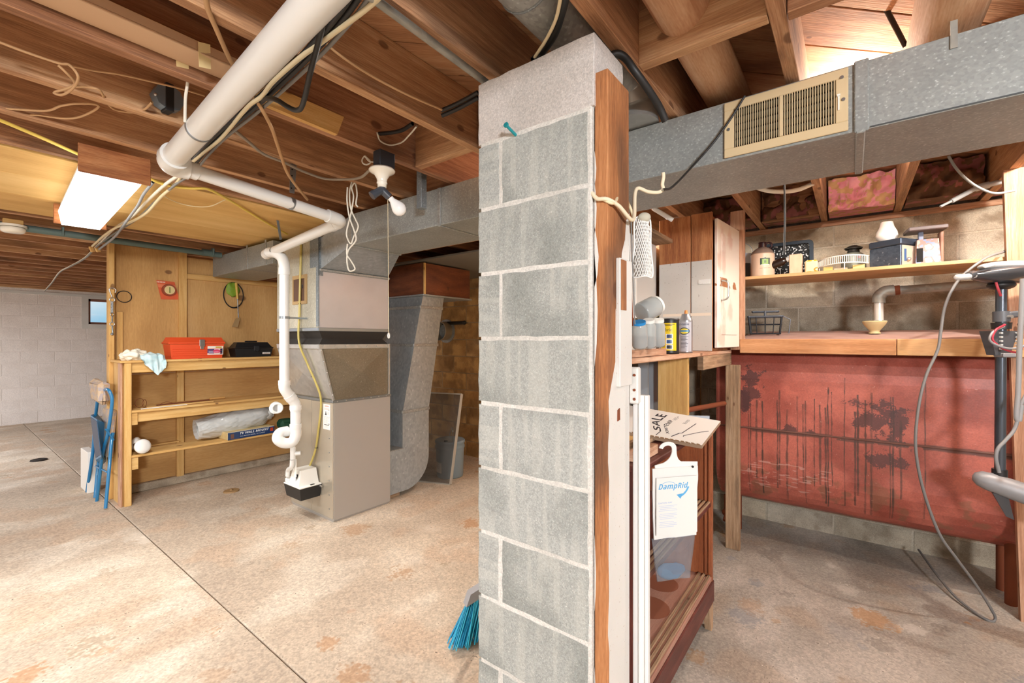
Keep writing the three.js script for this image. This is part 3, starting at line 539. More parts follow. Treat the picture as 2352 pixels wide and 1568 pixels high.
{
  const t = thing('tool_bundle', 'green tape reel, scraper and belt hanging from a nail on the plywood', 'hanging tools', [1.985, 1.86, -5.3]);
  mesh('reel', [soft(sph(0.07, [-0.02, 0.1, 0.02], 24, [0.95, 1.1, 0.3]), 0.012, 9)], M({ rgb: [128, 160, 48], roughness: 0.5 }), t);
  mesh('belt', torus(0.1, 0.005, [-0.005, 0.03, 0.008], [0, 0.1, 0], 48).scale(1, 1.35, 1), rubberM, t);
  mesh('handle', rod([0.005, 0.17, 0.045], [0.02, 0.0, 0.045], 0.013, 14, 0.01), M({ rgb: [214, 178, 84], roughness: 0.5 }), t);
  mesh('shaft', rod([0.02, 0.0, 0.045], [0.03, -0.2, 0.04], 0.005), zincM, t);
  mesh('blade', solid([[0.05, -0.2, 0.035], [0.005, -0.21, 0.035], [-0.035, -0.3, 0.045], [0.02, -0.305, 0.05]], [[0.05, -0.2, 0.039], [0.005, -0.21, 0.039], [-0.035, -0.3, 0.049], [0.02, -0.305, 0.054]]), M({ rgb: [170, 140, 96], roughness: 0.5, metalness: 0.3 }), t);
}
// ---- folded blue step stool leaning against the end of the shelf unit
{
  const t = thing('step_stool', 'folded blue metal step stool with padded seat leaning on the shelf end', 'stool');
  const leg = (p) => mesh('leg', tube(p, 0.0125, 60, 12), blueM, t);
  leg([[0.905, 0.988, -5.118], [0.915, 0.992, -5.002], [0.93, 0.933, -4.978], [0.928, 0.83, -4.982], [0.915, 0.606, -5.048], [0.905, 0.447, -5.149], [0.885, -0.018, -5.28]]);
  leg([[0.925, 0.924, -5.449], [0.915, 0.701, -5.512], [0.9, 0.424, -5.51], [0.88, 0.008, -5.644]]);
  leg([[0.952, 0.62, -5.05], [0.945, 0.58, -5.05], [0.915, 0.3, -5.0], [0.885, 0.012, -4.95]]);
  leg([[0.95, 0.55, -5.42], [0.92, 0.3, -5.42], [0.888, 0.012, -5.36]]);
  mesh('brace', [bar([0.9, 0.66, -5.02], [0.952, 0.56, -5.05], 0.012, 0.03, [0, 0, 1]), rod([0.9, 0.28, -5.42], [0.905, 0.3, -5.0], 0.007)], blueM, t);
  const A = [[0.87, 0.743, -5.433], [0.87, 0.732, -5.174], [0.87, 0.438, -5.013], [0.87, 0.374, -5.224]];
  const B = [[0.95, 0.729, -5.668], [0.95, 0.671, -5.306], [0.95, 0.328, -5.306], [0.95, 0.257, -5.491]];
  mesh('seat_pan', solid(A, B), blueM, t);
  const ins = A.map((p, i) => { const c = A.reduce((s, q) => s.map((k, j) => k + q[j] / 4), [0, 0, 0]); return p.map((k, j) => c[j] + (k - c[j]) * 0.9 - (j === 0 ? 0.003 : 0)); });
  mesh('pan_underside', solid(ins, ins.map((p) => [p[0] + 0.006, p[1], p[2]])), M({ rgb: [62, 74, 96], roughness: 0.5 }), t);
  const fab = M({ map: tex(256, 256, (u, v) => { const n = fbm(u, v, 7, 7, 4, 8); return n > 0.56 ? [176, 164, 162] : mixc([206, 190, 166], [190, 158, 126], fbm(u, v, 12, 12, 3, 12)); }), roughness: 0.9 }, [5, 5]);
  mesh('back_cushion', tf(soft(cbox(0.075, 0.2, 0.36, null, null, 0.03), 0.02, 5), [0.9, 0.965, -5.26]), fab, t); mesh('seat_cushion', tf(soft(cbox(0.035, 0.42, 0.34, null, null, 0.014), 0.006, 6), [0.953, 0.6, -5.25], [0, 0, -0.06]), fab, t);
  single('white_carton', 'white cardboard carton standing behind the blue stool', 'box', cbox(0.06, 0.38, 0.3, [0, 0.19, 0], null, 0.003), M({ rgb: [232, 228, 220], roughness: 0.6 }), [0.905, 0.0, -5.75]);
  single('floor_drain_cover', 'small round dark drain cover lying on the floor left of the stool', 'drain cover', [cyl(0.072, 0.075, 0.012, [0, 0.006, 0], null, 36), torus(0.055, 0.004, [0, 0.013, 0], [PI / 2, 0, 0])], M({ rgb: [56, 50, 46], roughness: 0.7, metalness: 0.4 }), [0.77, 0, -7.6]);
  single('cleanout_plug', 'brown round cleanout plug set in the floor before the shelf unit', 'plug', [cyl(0.062, 0.066, 0.01, [0, 0.005, 0], null, 36), cyl(0.014, 0.016, 0.014, [0, 0.014, 0], null, 4)], M({ rgb: [150, 118, 78], roughness: 0.7 }), [1.71, 0, -4.62]);
}

// ------------------------------------------------------------------ furnace, ducts and drain
function creased(a, b, c, d, out, k) {   // sheet panel cross-broken from corner to corner
  const m = [0, 1, 2].map((i) => (a[i] + b[i] + c[i] + d[i]) / 4 + out[i] * k), f = [];
  for (const [p, q] of [[a, b], [b, c], [c, d], [d, a]]) {
    const n = V3(q).sub(V3(p)).cross(V3(m).sub(V3(p)));
    f.push(...(n.dot(V3(out)) > 0 ? [p, q, m] : [q, p, m]).flat());
  }
  const g = new THREE.BufferGeometry(); g.setAttribute('position', new THREE.Float32BufferAttribute(f, 3)); g.computeVertexNormals(); return g;
}
{
  const x0 = 1.89, x1 = 2.43, z0 = -3.85, z1 = -3.19, f = thing('furnace', 'tall grey upflow furnace with flared sheet metal coil case and plenum', 'furnace', [0, 0, 0]);
  const cab = mesh('cabinet', [bb(x0 + 0.004, x1, 0.012, 0.93, z0, z1, 0.004), bb(x0 + 0.01, x1 - 0.01, 0, 0.02, z0 + 0.01, z1 - 0.01)], furnaceM, f);
  mesh('front_door', [bb(x0 - 0.002, x0 + 0.006, 0.03, 0.928, z0 + 0.004, -3.505, 0.002), bb(x0 - 0.002, x0 + 0.006, 0.03, 0.928, -3.5, z1 - 0.002, 0.002)], furnaceSideM, f, { label: 'shiny beige steel door panels' });
  const sc = []; for (const z of [-3.8, -3.24]) for (let y = 0.1; y < 0.93; y += 0.11) sc.push(cyl(0.005, 0.005, 0.004, [x0 - 0.003, y, z], [0, 0, PI / 2], 10)); mesh('screw', sc, zincM, f);
  const lt = canvasTex(160, 256, (g, w, h) => { g.fillStyle = '#f1eee8'; g.fillRect(0, 0, w, h); g.fillStyle = '#c8452f'; g.font = 'bold 18px sans-serif'; g.fillText('WARNING', 40, 28); g.fillStyle = '#c98b80'; for (let i = 0; i < 3; i++) g.fillRect(26, 40 + i * 7, 108, 2); g.fillStyle = '#2a2a2a'; g.beginPath(); g.arc(62, 82, 8, 0, 7); g.fill(); g.fillRect(52, 90, 22, 22); g.fillRect(40, 104, 44, 6); g.fillStyle = '#8a8a86'; for (let i = 0; i < 4; i++) g.fillRect(96, 78 + i * 8, 40, 2); g.fillRect(14, 128, 132, 2); for (let i = 0; i < 7; i++) g.fillRect(18, 138 + i * 9, 124 - (i % 3) * 20, 1.5); g.fillStyle = '#333'; g.fillRect(26, 206, 108, 6); g.fillStyle = '#9a9a96'; for (let i = 0; i < 3; i++) g.fillRect(34, 222 + i * 8, 90, 1.5); g.strokeStyle = '#888'; g.strokeRect(4, 4, w - 8, h - 8); });
  mesh('warning_label', plane(0.105, 0.2, [x0 - 0.0035, 0.815, -3.275], [0, -PI / 2, 0]), M({ map: lt, roughness: 0.5 }), f, { keepUV: true, label: 'white printed warning label' });
  mesh('collar', [bb(x0 - 0.006, x1 + 0.004, 0.93, 0.95, z0 - 0.004, z1 + 0.006, 0.002)], zincM, f);
  // flared coil case
  const xb = 1.893, xt = 1.777, yb = 0.95, yt = 1.385, xr = 2.41;
  const cc = mesh('coil_case', solid([[xb, yb, z1], [xr, yb, z1], [xr, yb, z0], [xb, yb, z0]], [[xt, yt, z1], [xr, yt, z1], [xr, yt, z0], [xt, yt, z0]]), coilM, f);
  mesh('side_panel', creased([xb + 0.01, yb + 0.01, z1 + 0.002], [xr - 0.012, yb + 0.01, z1 + 0.002], [xr - 0.012, yt - 0.03, z1 + 0.002], [xt + 0.03, yt - 0.03, z1 + 0.002], [0, 0, 1], 0.016), coilM, f);
  mesh('slope_panel', creased([xb - 0.003, yb + 0.01, z1 - 0.01], [xt + 0.005, yt - 0.035, z1 - 0.01], [xt + 0.005, yt - 0.035, z0 + 0.01], [xb - 0.003, yb + 0.01, z0 + 0.01], [-1, -0.25, 0], 0.014), brightM, f, { label: 'bright crossed sheet metal slope' });
  mesh('flange', [bb(xt - 0.006, xr + 0.006, yt - 0.035, yt, z1, z1 + 0.008, 0.002), bb(xt - 0.008, xt, yt - 0.035, yt, z0, z1, 0.002), bar([xb, yb, z1 + 0.006], [xt, yt, z1 + 0.006], 0.008, 0.014, [1, 0, 0]), bar([xr, yb, z1 + 0.006], [xr, yt, z1 + 0.006], 0.008, 0.016, [1, 0, 0]), bar([xb - 0.003, yb, z1 - 0.004], [xt - 0.004, yt, z1 - 0.004], 0.014, 0.008, [1, 0, 0]), bar([xb - 0.003, yb, z0], [xt - 0.004, yt, z0], 0.014, 0.008, [1, 0, 0])], brightM, f);
  for (let i = 0; i < 7; i++) { const u = i / 6; mesh('flange_screw', cyl(0.005, 0.005, 0.005, [xt + 0.03 + u * (xr - xt - 0.06), yt - 0.018, z1 + 0.01], [PI / 2, 0, 0], 8), steelM, f); mesh('flange_screw', cyl(0.005, 0.005, 0.005, [xb + 0.03 + u * (xr - xb - 0.06), yb - 0.01, z1 + 0.008], [PI / 2, 0, 0], 8), steelM, f); if (i < 5) { const v = (i + 0.5) / 5; mesh('flange_screw', sph(0.005, [xb + (xt - xb) * v, yb + (yt - yb) * v, z1 + 0.011], 8), steelM, f); } }
  // canvas joint, pinched in
  mesh('canvas_joint', [solid([[xt + 0.005, yt, z1 - 0.005], [xr - 0.005, yt, z1 - 0.005], [xr - 0.005, yt, z0], [xt + 0.005, yt, z0]], [[xt + 0.045, yt + 0.045, z1 - 0.035], [xr - 0.04, yt + 0.04, z1 - 0.035], [xr - 0.04, yt + 0.04, z0], [xt + 0.045, yt + 0.045, z0]]), solid([[xt + 0.045, yt + 0.045, z1 - 0.035], [xr - 0.04, yt + 0.04, z1 - 0.035], [xr - 0.04, yt + 0.04, z0], [xt + 0.045, yt + 0.045, z0]], [[xt + 0.002, 1.49, z1 - 0.003], [xr - 0.002, 1.49, z1 - 0.003], [xr - 0.002, 1.49, z0], [xt + 0.002, 1.49, z0]])], M({ rgb: [46, 42, 38], roughness: 0.75 }), f, { label: 'black pinched canvas joint' });
  // plenum
  mesh('plenum', bb(xt, xr, 1.488, 2.195, z0, z1, 0.003), plenumM, f);
  mesh('plenum_front', bb(xt - 0.004, xt + 0.001, 1.5, 2.195, z0 + 0.002, z1 - 0.002), galvCreamM, f, { label: 'cream spangled plenum side' });  // front face in a creamier metal than the other plenum faces
  mesh('plenum_flange', [bb(xt - 0.006, xr + 0.004, 1.486, 1.512, z1, z1 + 0.006, 0.002), bb(xt - 0.01, xt, 1.486, 1.512, z0, z1, 0.002)], zincM, f);
  mesh('corner_cleat', [bb(xt - 0.007, xt + 0.03, 1.905, 2.2, z1 - 0.002, z1 + 0.005), bb(xt - 0.008, xt - 0.003, 1.52, 2.2, z1 - 0.03, z1 + 0.005), bb(xt - 0.008, xt - 0.003, 1.97, 2.2, z1 - 0.12, z1 - 0.03)], galvDarkM, f);
  const d = mesh('access_door', [bb(xt - 0.012, xt - 0.004, 1.70, 1.93, -3.575, -3.56), bb(xt - 0.012, xt - 0.004, 1.70, 1.93, -3.385, -3.355), bb(xt - 0.012, xt - 0.004, 1.70, 1.725, -3.56, -3.385), bb(xt - 0.012, xt - 0.004, 1.90, 1.93, -3.56, -3.385)], M({ rgb: [172, 142, 96], roughness: 0.5 }), f);
  mesh('door_opening', bb(xt - 0.007, xt - 0.004, 1.725, 1.90, -3.56, -3.385), M({ rgb: [92, 64, 48], roughness: 0.6 }), d); mesh('pull', rod([xt - 0.02, 1.82, -3.4], [xt - 0.02, 1.85, -3.4], 0.004), blackM, d);
  mesh('takeoff', solid([[1.79, 1.955, z1], [2.4, 1.955, z1], [2.4, 2.19, z1], [1.79, 2.19, z1]], [[1.745, 2.067, -2.72], [2.158, 2.067, -2.72], [2.158, 2.272, -2.72], [1.745, 2.272, -2.72]]), galvRetM, f, { label: 'sloping takeoff to the trunk duct' });
  mesh('takeoff_flange', [bb(1.775, 2.41, 1.938, 1.956, z1 + 0.001, z1 + 0.02, 0.003)], galvM, f);
}
// main trunk duct with its register; drive cleats where sections join
{
  const t = thing('trunk_duct', 'long rectangular galvanised trunk duct hung under the joists', 'duct'), x0 = 1.74, x1 = 2.16, y0 = 2.065, y1 = 2.275;
  mesh('duct_section', bb(x0, x1, y0 - 0.005, 2.255, -5.16, -3.855, 0.002), trunkM, t, { grain: 2 });
  mesh('duct_section', bb(x0, x1, y0, y1, -2.72, -1.845, 0.002), trunkM, t, { grain: 2 });
  mesh('duct_section', bb(x0, x1, y0, y1, -1.845, -0.95, 0.002), trunkM, t, { grain: 2 });
  mesh('duct_section', bb(x0, x1, y0, y1, -0.95, 0.02, 0.002), trunkM, t, { grain: 2 });
  mesh('duct_section', bb(x0, x1, y0, y1, 0.02, 1.6, 0.002), trunkM, t, { grain: 2 });
  for (const z of [-1.845, -3.98, -2.71, -4.35]) mesh('drive_cleat', [bb(x0 - 0.006, x0, y0 - 0.004, y1, z - 0.012, z + 0.012, 0.002), bb(x0 - 0.004, x1, y0 - 0.008, y0, z - 0.008, z + 0.008, 0.002)], galvM, t);
  mesh('drive_cleat', [bb(x0 - 0.009, x0, y0 - 0.006, y1 + 0.004, 0.006, 0.042, 0.003), bb(x0 - 0.009, x1, y0 - 0.01, y0, 0.01, 0.034, 0.003)], trunkM, t);
  mesh('hanger_strap', [bb(x0 - 0.004, x0, 2.235, 2.5, 0.22, 0.235)], pipeM, t);
  mesh('lower_seam', bb(x0 - 0.0025, x0, y0 + 0.002, y0 + 0.006, 0.045, 1.6), M({ rgb: [70, 74, 74], roughness: 0.5 }), t);
}
{
  const t = thing('air_register', 'tan steel air register with two banks of upright fins on the duct', 'register', [1.738, 2.17, -0.186]);
  const tan = M({ rgb: [208, 186, 146], roughness: 0.5 }), W = 0.178, H = 0.098, w = 0.146, h = 0.068;
  mesh('frame', [bb(-0.008, 0, h, H, -W, W, 0.002), bb(-0.008, 0, -H, -h, -W, W, 0.002), bb(-0.008, 0, -h, h, -W, -w, 0.002), bb(-0.008, 0, -h, h, w, W, 0.002)], tan, t);
  mesh('damper', bb(-0.0008, 0.001, -h, h, -w, w), M({ rgb: [54, 50, 38], roughness: 0.7 }), t, { label: 'damper behind the fins, darkened for the shade in the opening' });  // plate on the solid duct face, shade of the opening put into its colour
  for (let i = 0; i < 5; i++) mesh('damper_blade', cbox(0.003, 0.018, w * 2 - 0.01, [-0.003, -h + 0.016 + i * 0.026, 0], [0, 0, 0.2]), M({ rgb: [86, 80, 60], roughness: 0.6 }), t);  // blade colour darkened for the shade between the fins
  mesh('divider', bb(-0.01, -0.001, -h, h, -0.006, 0.004, 0.001), tan, t);
  for (let i = 0; i < 40; i++) { const z = (i < 20 ? -w + 0.004 : 0.009) + (i % 20) * 0.00705; mesh('fin', cbox(0.006, h * 2, 0.002, [-0.006, 0, z], [0, i < 20 ? 0.12 : -0.12, 0]), tan, t); }
  mesh('lever', [bb(-0.016, -0.006, 0.012, 0.018, w + 0.004, w + 0.012), bb(-0.011, -0.007, -0.03, 0.012, w + 0.006, w + 0.01)], whiteM, t);
  for (const [y, z] of [[0.0, -0.163], [0.0, 0.166], [0.07, 0.162]]) mesh('screw', cyl(0.005, 0.005, 0.004, [-0.009, y, z], [0, 0, PI / 2], 14), zincM, t);
}
// round branch duct above the pier and flexible elbow behind the post
{
  const d = thing('round_duct', 'wide round galvanised duct between the joists above the pier', 'duct');
  mesh('pipe', [rod([-1.5, 2.41, -0.69], [1.55, 2.41, -0.69], 0.1, 40)], galvM, d, { grain: 0 }); mesh('seam', [torus(0.1, 0.004, [0.98, 2.41, -0.69], [0, PI / 2, 0], 40), torus(0.1, 0.004, [0.4, 2.41, -0.69], [0, PI / 2, 0], 40)], galvDarkM, d);
  const e = thing('duct_elbow', 'shiny adjustable round elbow behind the top of the door post', 'duct', [1.72, 2.285, -0.7]);
  mesh('gore', [cyl(0.095, 0.1, 0.09, [0, 0.04, 0], null, 30), cyl(0.1, 0.1, 0.07, [-0.035, 0.115, 0], [0, 0, 0.5], 30), cyl(0.1, 0.098, 0.08, [-0.11, 0.17, 0], [0, 0, 1.1], 30)], brightM, e); mesh('band', [torus(0.1, 0.004, [0, 0.075, 0], [PI / 2, 0, 0]), torus(0.1, 0.004, [-0.07, 0.15, 0], [PI / 2, 0.8, 0])], zincM, e);
}
// return air drop with boxed top
{
  const t = thing('return_duct', 'grey sheet metal return duct dropping beside the furnace to a curved boot', 'duct'), z1 = -3.23, z0 = -3.8;
  const O = [[2.432, 0.05], [2.66, 0.05]]; for (let i = 1; i <= 10; i++) { const a = -PI / 2 + (i / 10) * PI / 2; O.push([2.63 + 0.277 * Math.cos(a), 0.33 + 0.28 * Math.sin(a)]); } O.push([2.907, 0.76], [2.594, 0.76], [2.594, 0.433], [2.432, 0.433]);
  mesh('boot', ext(O, z1 - z0, [0, 0, z0], null), galvRetM, t, { grain: 1 });
  mesh('riser', solid([[2.594, 0.76, z1], [2.907, 0.76, z1], [2.907, 0.76, z0], [2.594, 0.76, z0]], [[2.79, 1.66, z1], [3.07, 1.66, z1], [3.07, 1.66, z0], [2.79, 1.66, z0]]), galvRetM, t, { grain: 1 });
  mesh('top_section', solid([[2.79, 1.66, z1], [3.07, 1.66, z1], [3.07, 1.66, z0], [2.79, 1.66, z0]], [[2.836, 1.835, z1], [3.106, 1.835, z1], [3.106, 1.835, z0], [2.836, 1.835, z0]]), galvRetM, t, { grain: 1 });
  const band = (x, xr, y) => [bb(x - 0.006, xr + 0.006, y - 0.014, y + 0.014, z1, z1 + 0.007, 0.002), bb(x - 0.008, x, y - 0.014, y + 0.014, z0, z1, 0.002)];
  for (const a of [[2.594, 2.907, 0.765], [2.726, 3.022, 1.37], [2.806, 3.082, 1.73]]) mesh('slip_joint', band(...a), galvM, t);
  mesh('throat_flange', bb(2.432, 2.6, 0.433, 0.441, z0, z1 + 0.006, 0.001), galvM, t);
  mesh('foot', bb(2.44, 2.6, 0, 0.05, z0 + 0.05, z1 - 0.05), oldM, t);
  const b = thing('return_box', 'dark brown plywood box on top of the return duct', 'box');
  const bm = wood(woodTex([92, 48, 28], [120, 66, 38], [146, 86, 52], 27, { rings: 6, fine: 0.3, dirt: 0.3 }), 1.0, 0.5);
  mesh('side', bb(2.82, 3.45, 1.85, 2.145, -3.22, -3.2), bm, b, { grain: 0 }); mesh('side', bb(2.82, 2.84, 1.85, 2.145, -3.82, -3.221), bm, b, { grain: 2 }); mesh('side', bb(3.43, 3.45, 1.85, 2.145, -3.82, -3.221), bm, b, { grain: 2 });
  mesh('corner_strip', bb(2.812, 2.832, 1.85, 2.145, -3.2, -3.185, 0.002), pineM, b); mesh('base_plate', bb(2.8, 3.47, 1.836, 1.85, -3.83, -3.185, 0.002), galvRetM, b);
  mesh('top_cover', bb(2.78, XW - 0.01, 2.16, 2.175, -3.9, -2.2), M({ rgb: [126, 124, 116], roughness: 0.55, metalness: 0.3 }), b, { label: 'grey sheet closing the joist bay' });
  mesh('ledger', bb(2.5, 2.54, 2.176, 2.26, -3.3, -1.6, 0.003), orangeM, b); mesh('hanger', [bb(2.85, 2.89, 2.146, 2.159, -3.8, -3.25)], orangeM, b);
}
// condensate drain: white plastic pipe
{
  const t = thing('drain_pipe', 'white plastic drain pipe running from the ceiling down to the pump', 'pipe');
  const A = [0.44, 2.244, 0.9], E1 = [0.607, 2.168, -2.28], E2 = [1.44, 2.122, -2.38], E3 = [1.59, 2.088, -3.62], V = [1.6, 2.09, -3.36];
  mesh('pipe', rod(A, [0.606, 2.17, -2.22], 0.042, 36), pvcM, t);
  mesh('collar', [rod([0.606, 2.171, -2.19], [0.607, 2.168, -2.235], 0.053, 36)], pvcM, t);
  mesh('elbow', [tube([[0.606, 2.169, -2.2], [0.607, 2.166, -2.255], [0.628, 2.163, -2.292], [0.68, 2.163, -2.29]], 0.046, 30, 24), sph(0.046, [0.607, 2.166, -2.26], 24)], pvcM, t);
  mesh('pipe', rod([0.66, 2.162, -2.288], E2, 0.0302, 30), pvcM, t); multi('collar', [rod([0.66, 2.162, -2.288], [0.712, 2.159, -2.294], 0.036, 30), rod([1.37, 2.126, -2.372], [1.415, 2.123, -2.377], 0.037, 30)], pvcM, t);
  mesh('elbow', tube([[1.4, 2.124, -2.375], [1.45, 2.121, -2.385], [1.475, 2.119, -2.42], [1.482, 2.116, -2.48]], 0.036, 30, 24), pvcM, t);
  mesh('pipe', rod([1.48, 2.117, -2.46], E3, 0.032, 30), pvcM, t); multi('collar', [rod([1.58, 2.09, -3.56], [1.593, 2.087, -3.64], 0.038, 30), rod([1.478, 2.118, -2.45], [1.488, 2.116, -2.52], 0.037, 30)], pvcM, t);
  mesh('wye', tube([[1.578, 2.09, -3.55], [1.584, 2.075, -3.46], [1.596, 2.03, -3.385], [1.6, 1.97, -3.36], [1.6, 1.93, -3.36]], 0.0385, 36, 24), pvcM, t);
  mesh('pipe', rod([1.6, 1.98, -3.36], [1.6, 1.07, -3.36], 0.034, 30), pvcM, t);
  mesh('elbow', tube([[1.6, 1.1, -3.36], [1.6, 1.06, -3.36], [1.622, 1.02, -3.36], [1.662, 0.965, -3.36], [1.682, 0.93, -3.36], [1.684, 0.88, -3.36]], 0.0385, 40, 24), pvcM, t);
  multi('collar', [cyl(0.042, 0.042, 0.035, [1.6, 1.1, -3.36], null, 30), rod([1.634, 1.003, -3.36], [1.655, 0.975, -3.36], 0.042, 30), cyl(0.042, 0.042, 0.03, [1.684, 0.905, -3.36], null, 30), cyl(0.042, 0.042, 0.03, [1.684, 0.765, -3.36], null, 30), cyl(0.0405, 0.0405, 0.05, [1.6, 1.93, -3.36], null, 30)], pvcM, t);
  mesh('pipe', cyl(0.036, 0.036, 0.18, [1.684, 0.83, -3.36], null, 30), pvcM, t);
  mesh('trap', tube([[1.684, 0.76, -3.36], [1.684, 0.69, -3.36], [1.66, 0.645, -3.37], [1.61, 0.645, -3.39], [1.575, 0.68, -3.41], [1.6, 0.715, -3.43], [1.66, 0.72, -3.43]], 0.039, 60, 24), pvcM, t);
  mesh('cleanout', [cyl(0.042, 0.044, 0.05, [1.6, 0.9, -3.5], [PI / 2, 0, 0.5], 28), torus(0.034, 0.008, [1.6, 0.9, -3.472], [0, -0.3, 0])], pvcM, t); mesh('cleanout_hole', cyl(0.026, 0.026, 0.004, [1.598, 0.9, -3.474], [PI / 2, 0, 0.3], 24), M({ rgb: [150, 150, 148], roughness: 0.6 }), t);
  mesh('small_pipe', [rod([1.688, 0.63, -3.4], [1.688, 0.5, -3.42], 0.014), cyl(0.02, 0.02, 0.09, [1.688, 0.55, -3.41], null, 20), rod([1.688, 0.545, -3.41], [1.735, 0.545, -3.385], 0.016), tube([[1.688, 0.5, -3.42], [1.69, 0.45, -3.43], [1.7, 0.42, -3.47], [1.715, 0.39, -3.54], [1.72, 0.34, -3.56]], 0.0165, 30, 16)], pvcM, t);
  mesh('paper_tag', bb(1.712, 1.714, 0.36, 0.5, -3.445, -3.405), whiteM, t, { label: 'white paper tag on the small pipe' });
  mesh('clamp', [cyl(0.037, 0.037, 0.018, [1.6, 1.585, -3.36], null, 30), bb(1.63, 1.775, 1.578, 1.592, -3.362, -3.352)], zincM, t);
  const pull = [[0.581, 2.19, -1.934]];
  const st = thing('pipe_strap', 'perforated steel strap looped round the horizontal drain pipe', 'strap');
  mesh('band', [bar([1.146, 2.5, -2.31], [1.148, 2.19, -2.335], 0.02, 0.0015, [0, 0, 1]), bar([1.166, 2.5, -2.31], [1.154, 2.19, -2.335], 0.02, 0.0015, [0, 0, 1]), rod([1.14, 2.139, -2.347], [1.162, 2.137, -2.349], 0.0325, 30)], zincM, st);
  const hol = []; for (let i = 0; i < 9; i++) hol.push(cyl(0.0035, 0.0035, 0.004, [1.147, 2.47 - i * 0.032, -2.31 - i * 0.0028], [PI / 2, 0, 0], 8)); mesh('hole', hol, darkHoleM, st);
  const st2 = thing('pipe_strap', 'lower perforated strap holding the drain pipe beside the plenum', 'strap');
  mesh('band', [bar([[1.5, 2.389, -3.287]][0], [[1.57, 2.16, -3.352]][0], 0.018, 0.0015, [0, 0, 1]), rod([1.575, 2.092, -3.45], [1.578, 2.091, -3.472], 0.0345, 30)], zincM, st2);
  const st3 = thing('pipe_strap', 'bare wire strap round the thick white pipe near its elbow', 'strap');
  mesh('band', [rod([0.587, 2.178, -1.86], [0.5875, 2.178, -1.872], 0.0438, 36)], zincM, st3);
  mesh('wire', tube([[0.543, 2.185, -1.866], [0.54, 2.26, -1.85], [0.53, 2.33, -1.8], [0.5, 2.36, -1.79], [0.46, 2.335, -1.785]], 0.005, 30, 8), whiteWireM, st3);
}
{
  const p = thing('condensate_pump', 'white condensate pump with black tank fixed to the furnace side', 'pump', [0, 0, 0]);
  mesh('tank', solid([[1.725, 0.18, -3.36], [1.88, 0.18, -3.36], [1.88, 0.18, -3.585], [1.725, 0.18, -3.585]], [[1.71, 0.275, -3.345], [1.885, 0.275, -3.345], [1.885, 0.275, -3.6], [1.71, 0.275, -3.6]]), blackM, p);
  mesh('cover', [bb(1.708, 1.886, 0.275, 0.285, -3.602, -3.343, 0.003), solid([[1.72, 0.285, -3.38], [1.88, 0.285, -3.38], [1.88, 0.285, -3.54], [1.72, 0.285, -3.54]], [[1.745, 0.4, -3.4], [1.87, 0.4, -3.4], [1.87, 0.4, -3.52], [1.745, 0.4, -3.52]]), bb(1.715, 1.86, 0.285, 0.32, -3.595, -3.54, 0.006)], whiteM, p);
  multi('vent_slot', [bb(1.73, 1.742, 0.31, 0.37, -3.43, -3.426), bb(1.727, 1.742, 0.31, 0.37, -3.442, -3.438), bb(1.8, 1.83, 0.285, 0.289, -3.365, -3.35)], darkHoleM, p); mesh('bolt', cyl(0.008, 0.008, 0.03, [1.87, 0.265, -3.335], [PI / 2, 0, 0], 12), steelM, p);
  single('yellow_tubing', 'clear yellow vinyl tube running up the furnace from the pump', 'tube', tube([[1.765, 2.213, -3.432], [1.76, 1.967, -3.436], [1.76, 1.643, -3.449], [1.755, 1.403, -3.446], [1.785, 1.233, -3.377], [1.835, 1.078, -3.339], [1.868, 0.956, -3.327], [1.878, 0.69, -3.384], [1.875, 0.528, -3.425], [1.86, 0.379, -3.491], [1.8, 0.291, -3.425]], 0.0085, 80, 10), M({ rgb: [214, 196, 112], roughness: 0.3, transmission: 0.2, thickness: 0 }));
  const cp = [[1.762, 2.198, -3.426], [1.762, 1.705, -3.453], [1.762, 1.399, -3.46], [1.815, 1.13, -3.361], [1.876, 0.944, -3.341], [1.876, 0.554, -3.413]]; cp.forEach((q, i) => { const c = thing('tube_clip', `black wire clip on the yellow tube, ${['at its top end', 'level with the plenum door bottom', 'on the bright flange', 'half way down the bright slope', 'at the top of the furnace cabinet', 'lowest on the furnace cabinet'][i]}`, 'clip', q, 0, 'clips on the yellow tube'); mesh('clip', [torus(0.01, 0.002, [0, 0, 0], [PI / 2, 0, 0], 20, 8), sph(0.004, [0, 0, 0.013], 8)], blackM, c); });
}
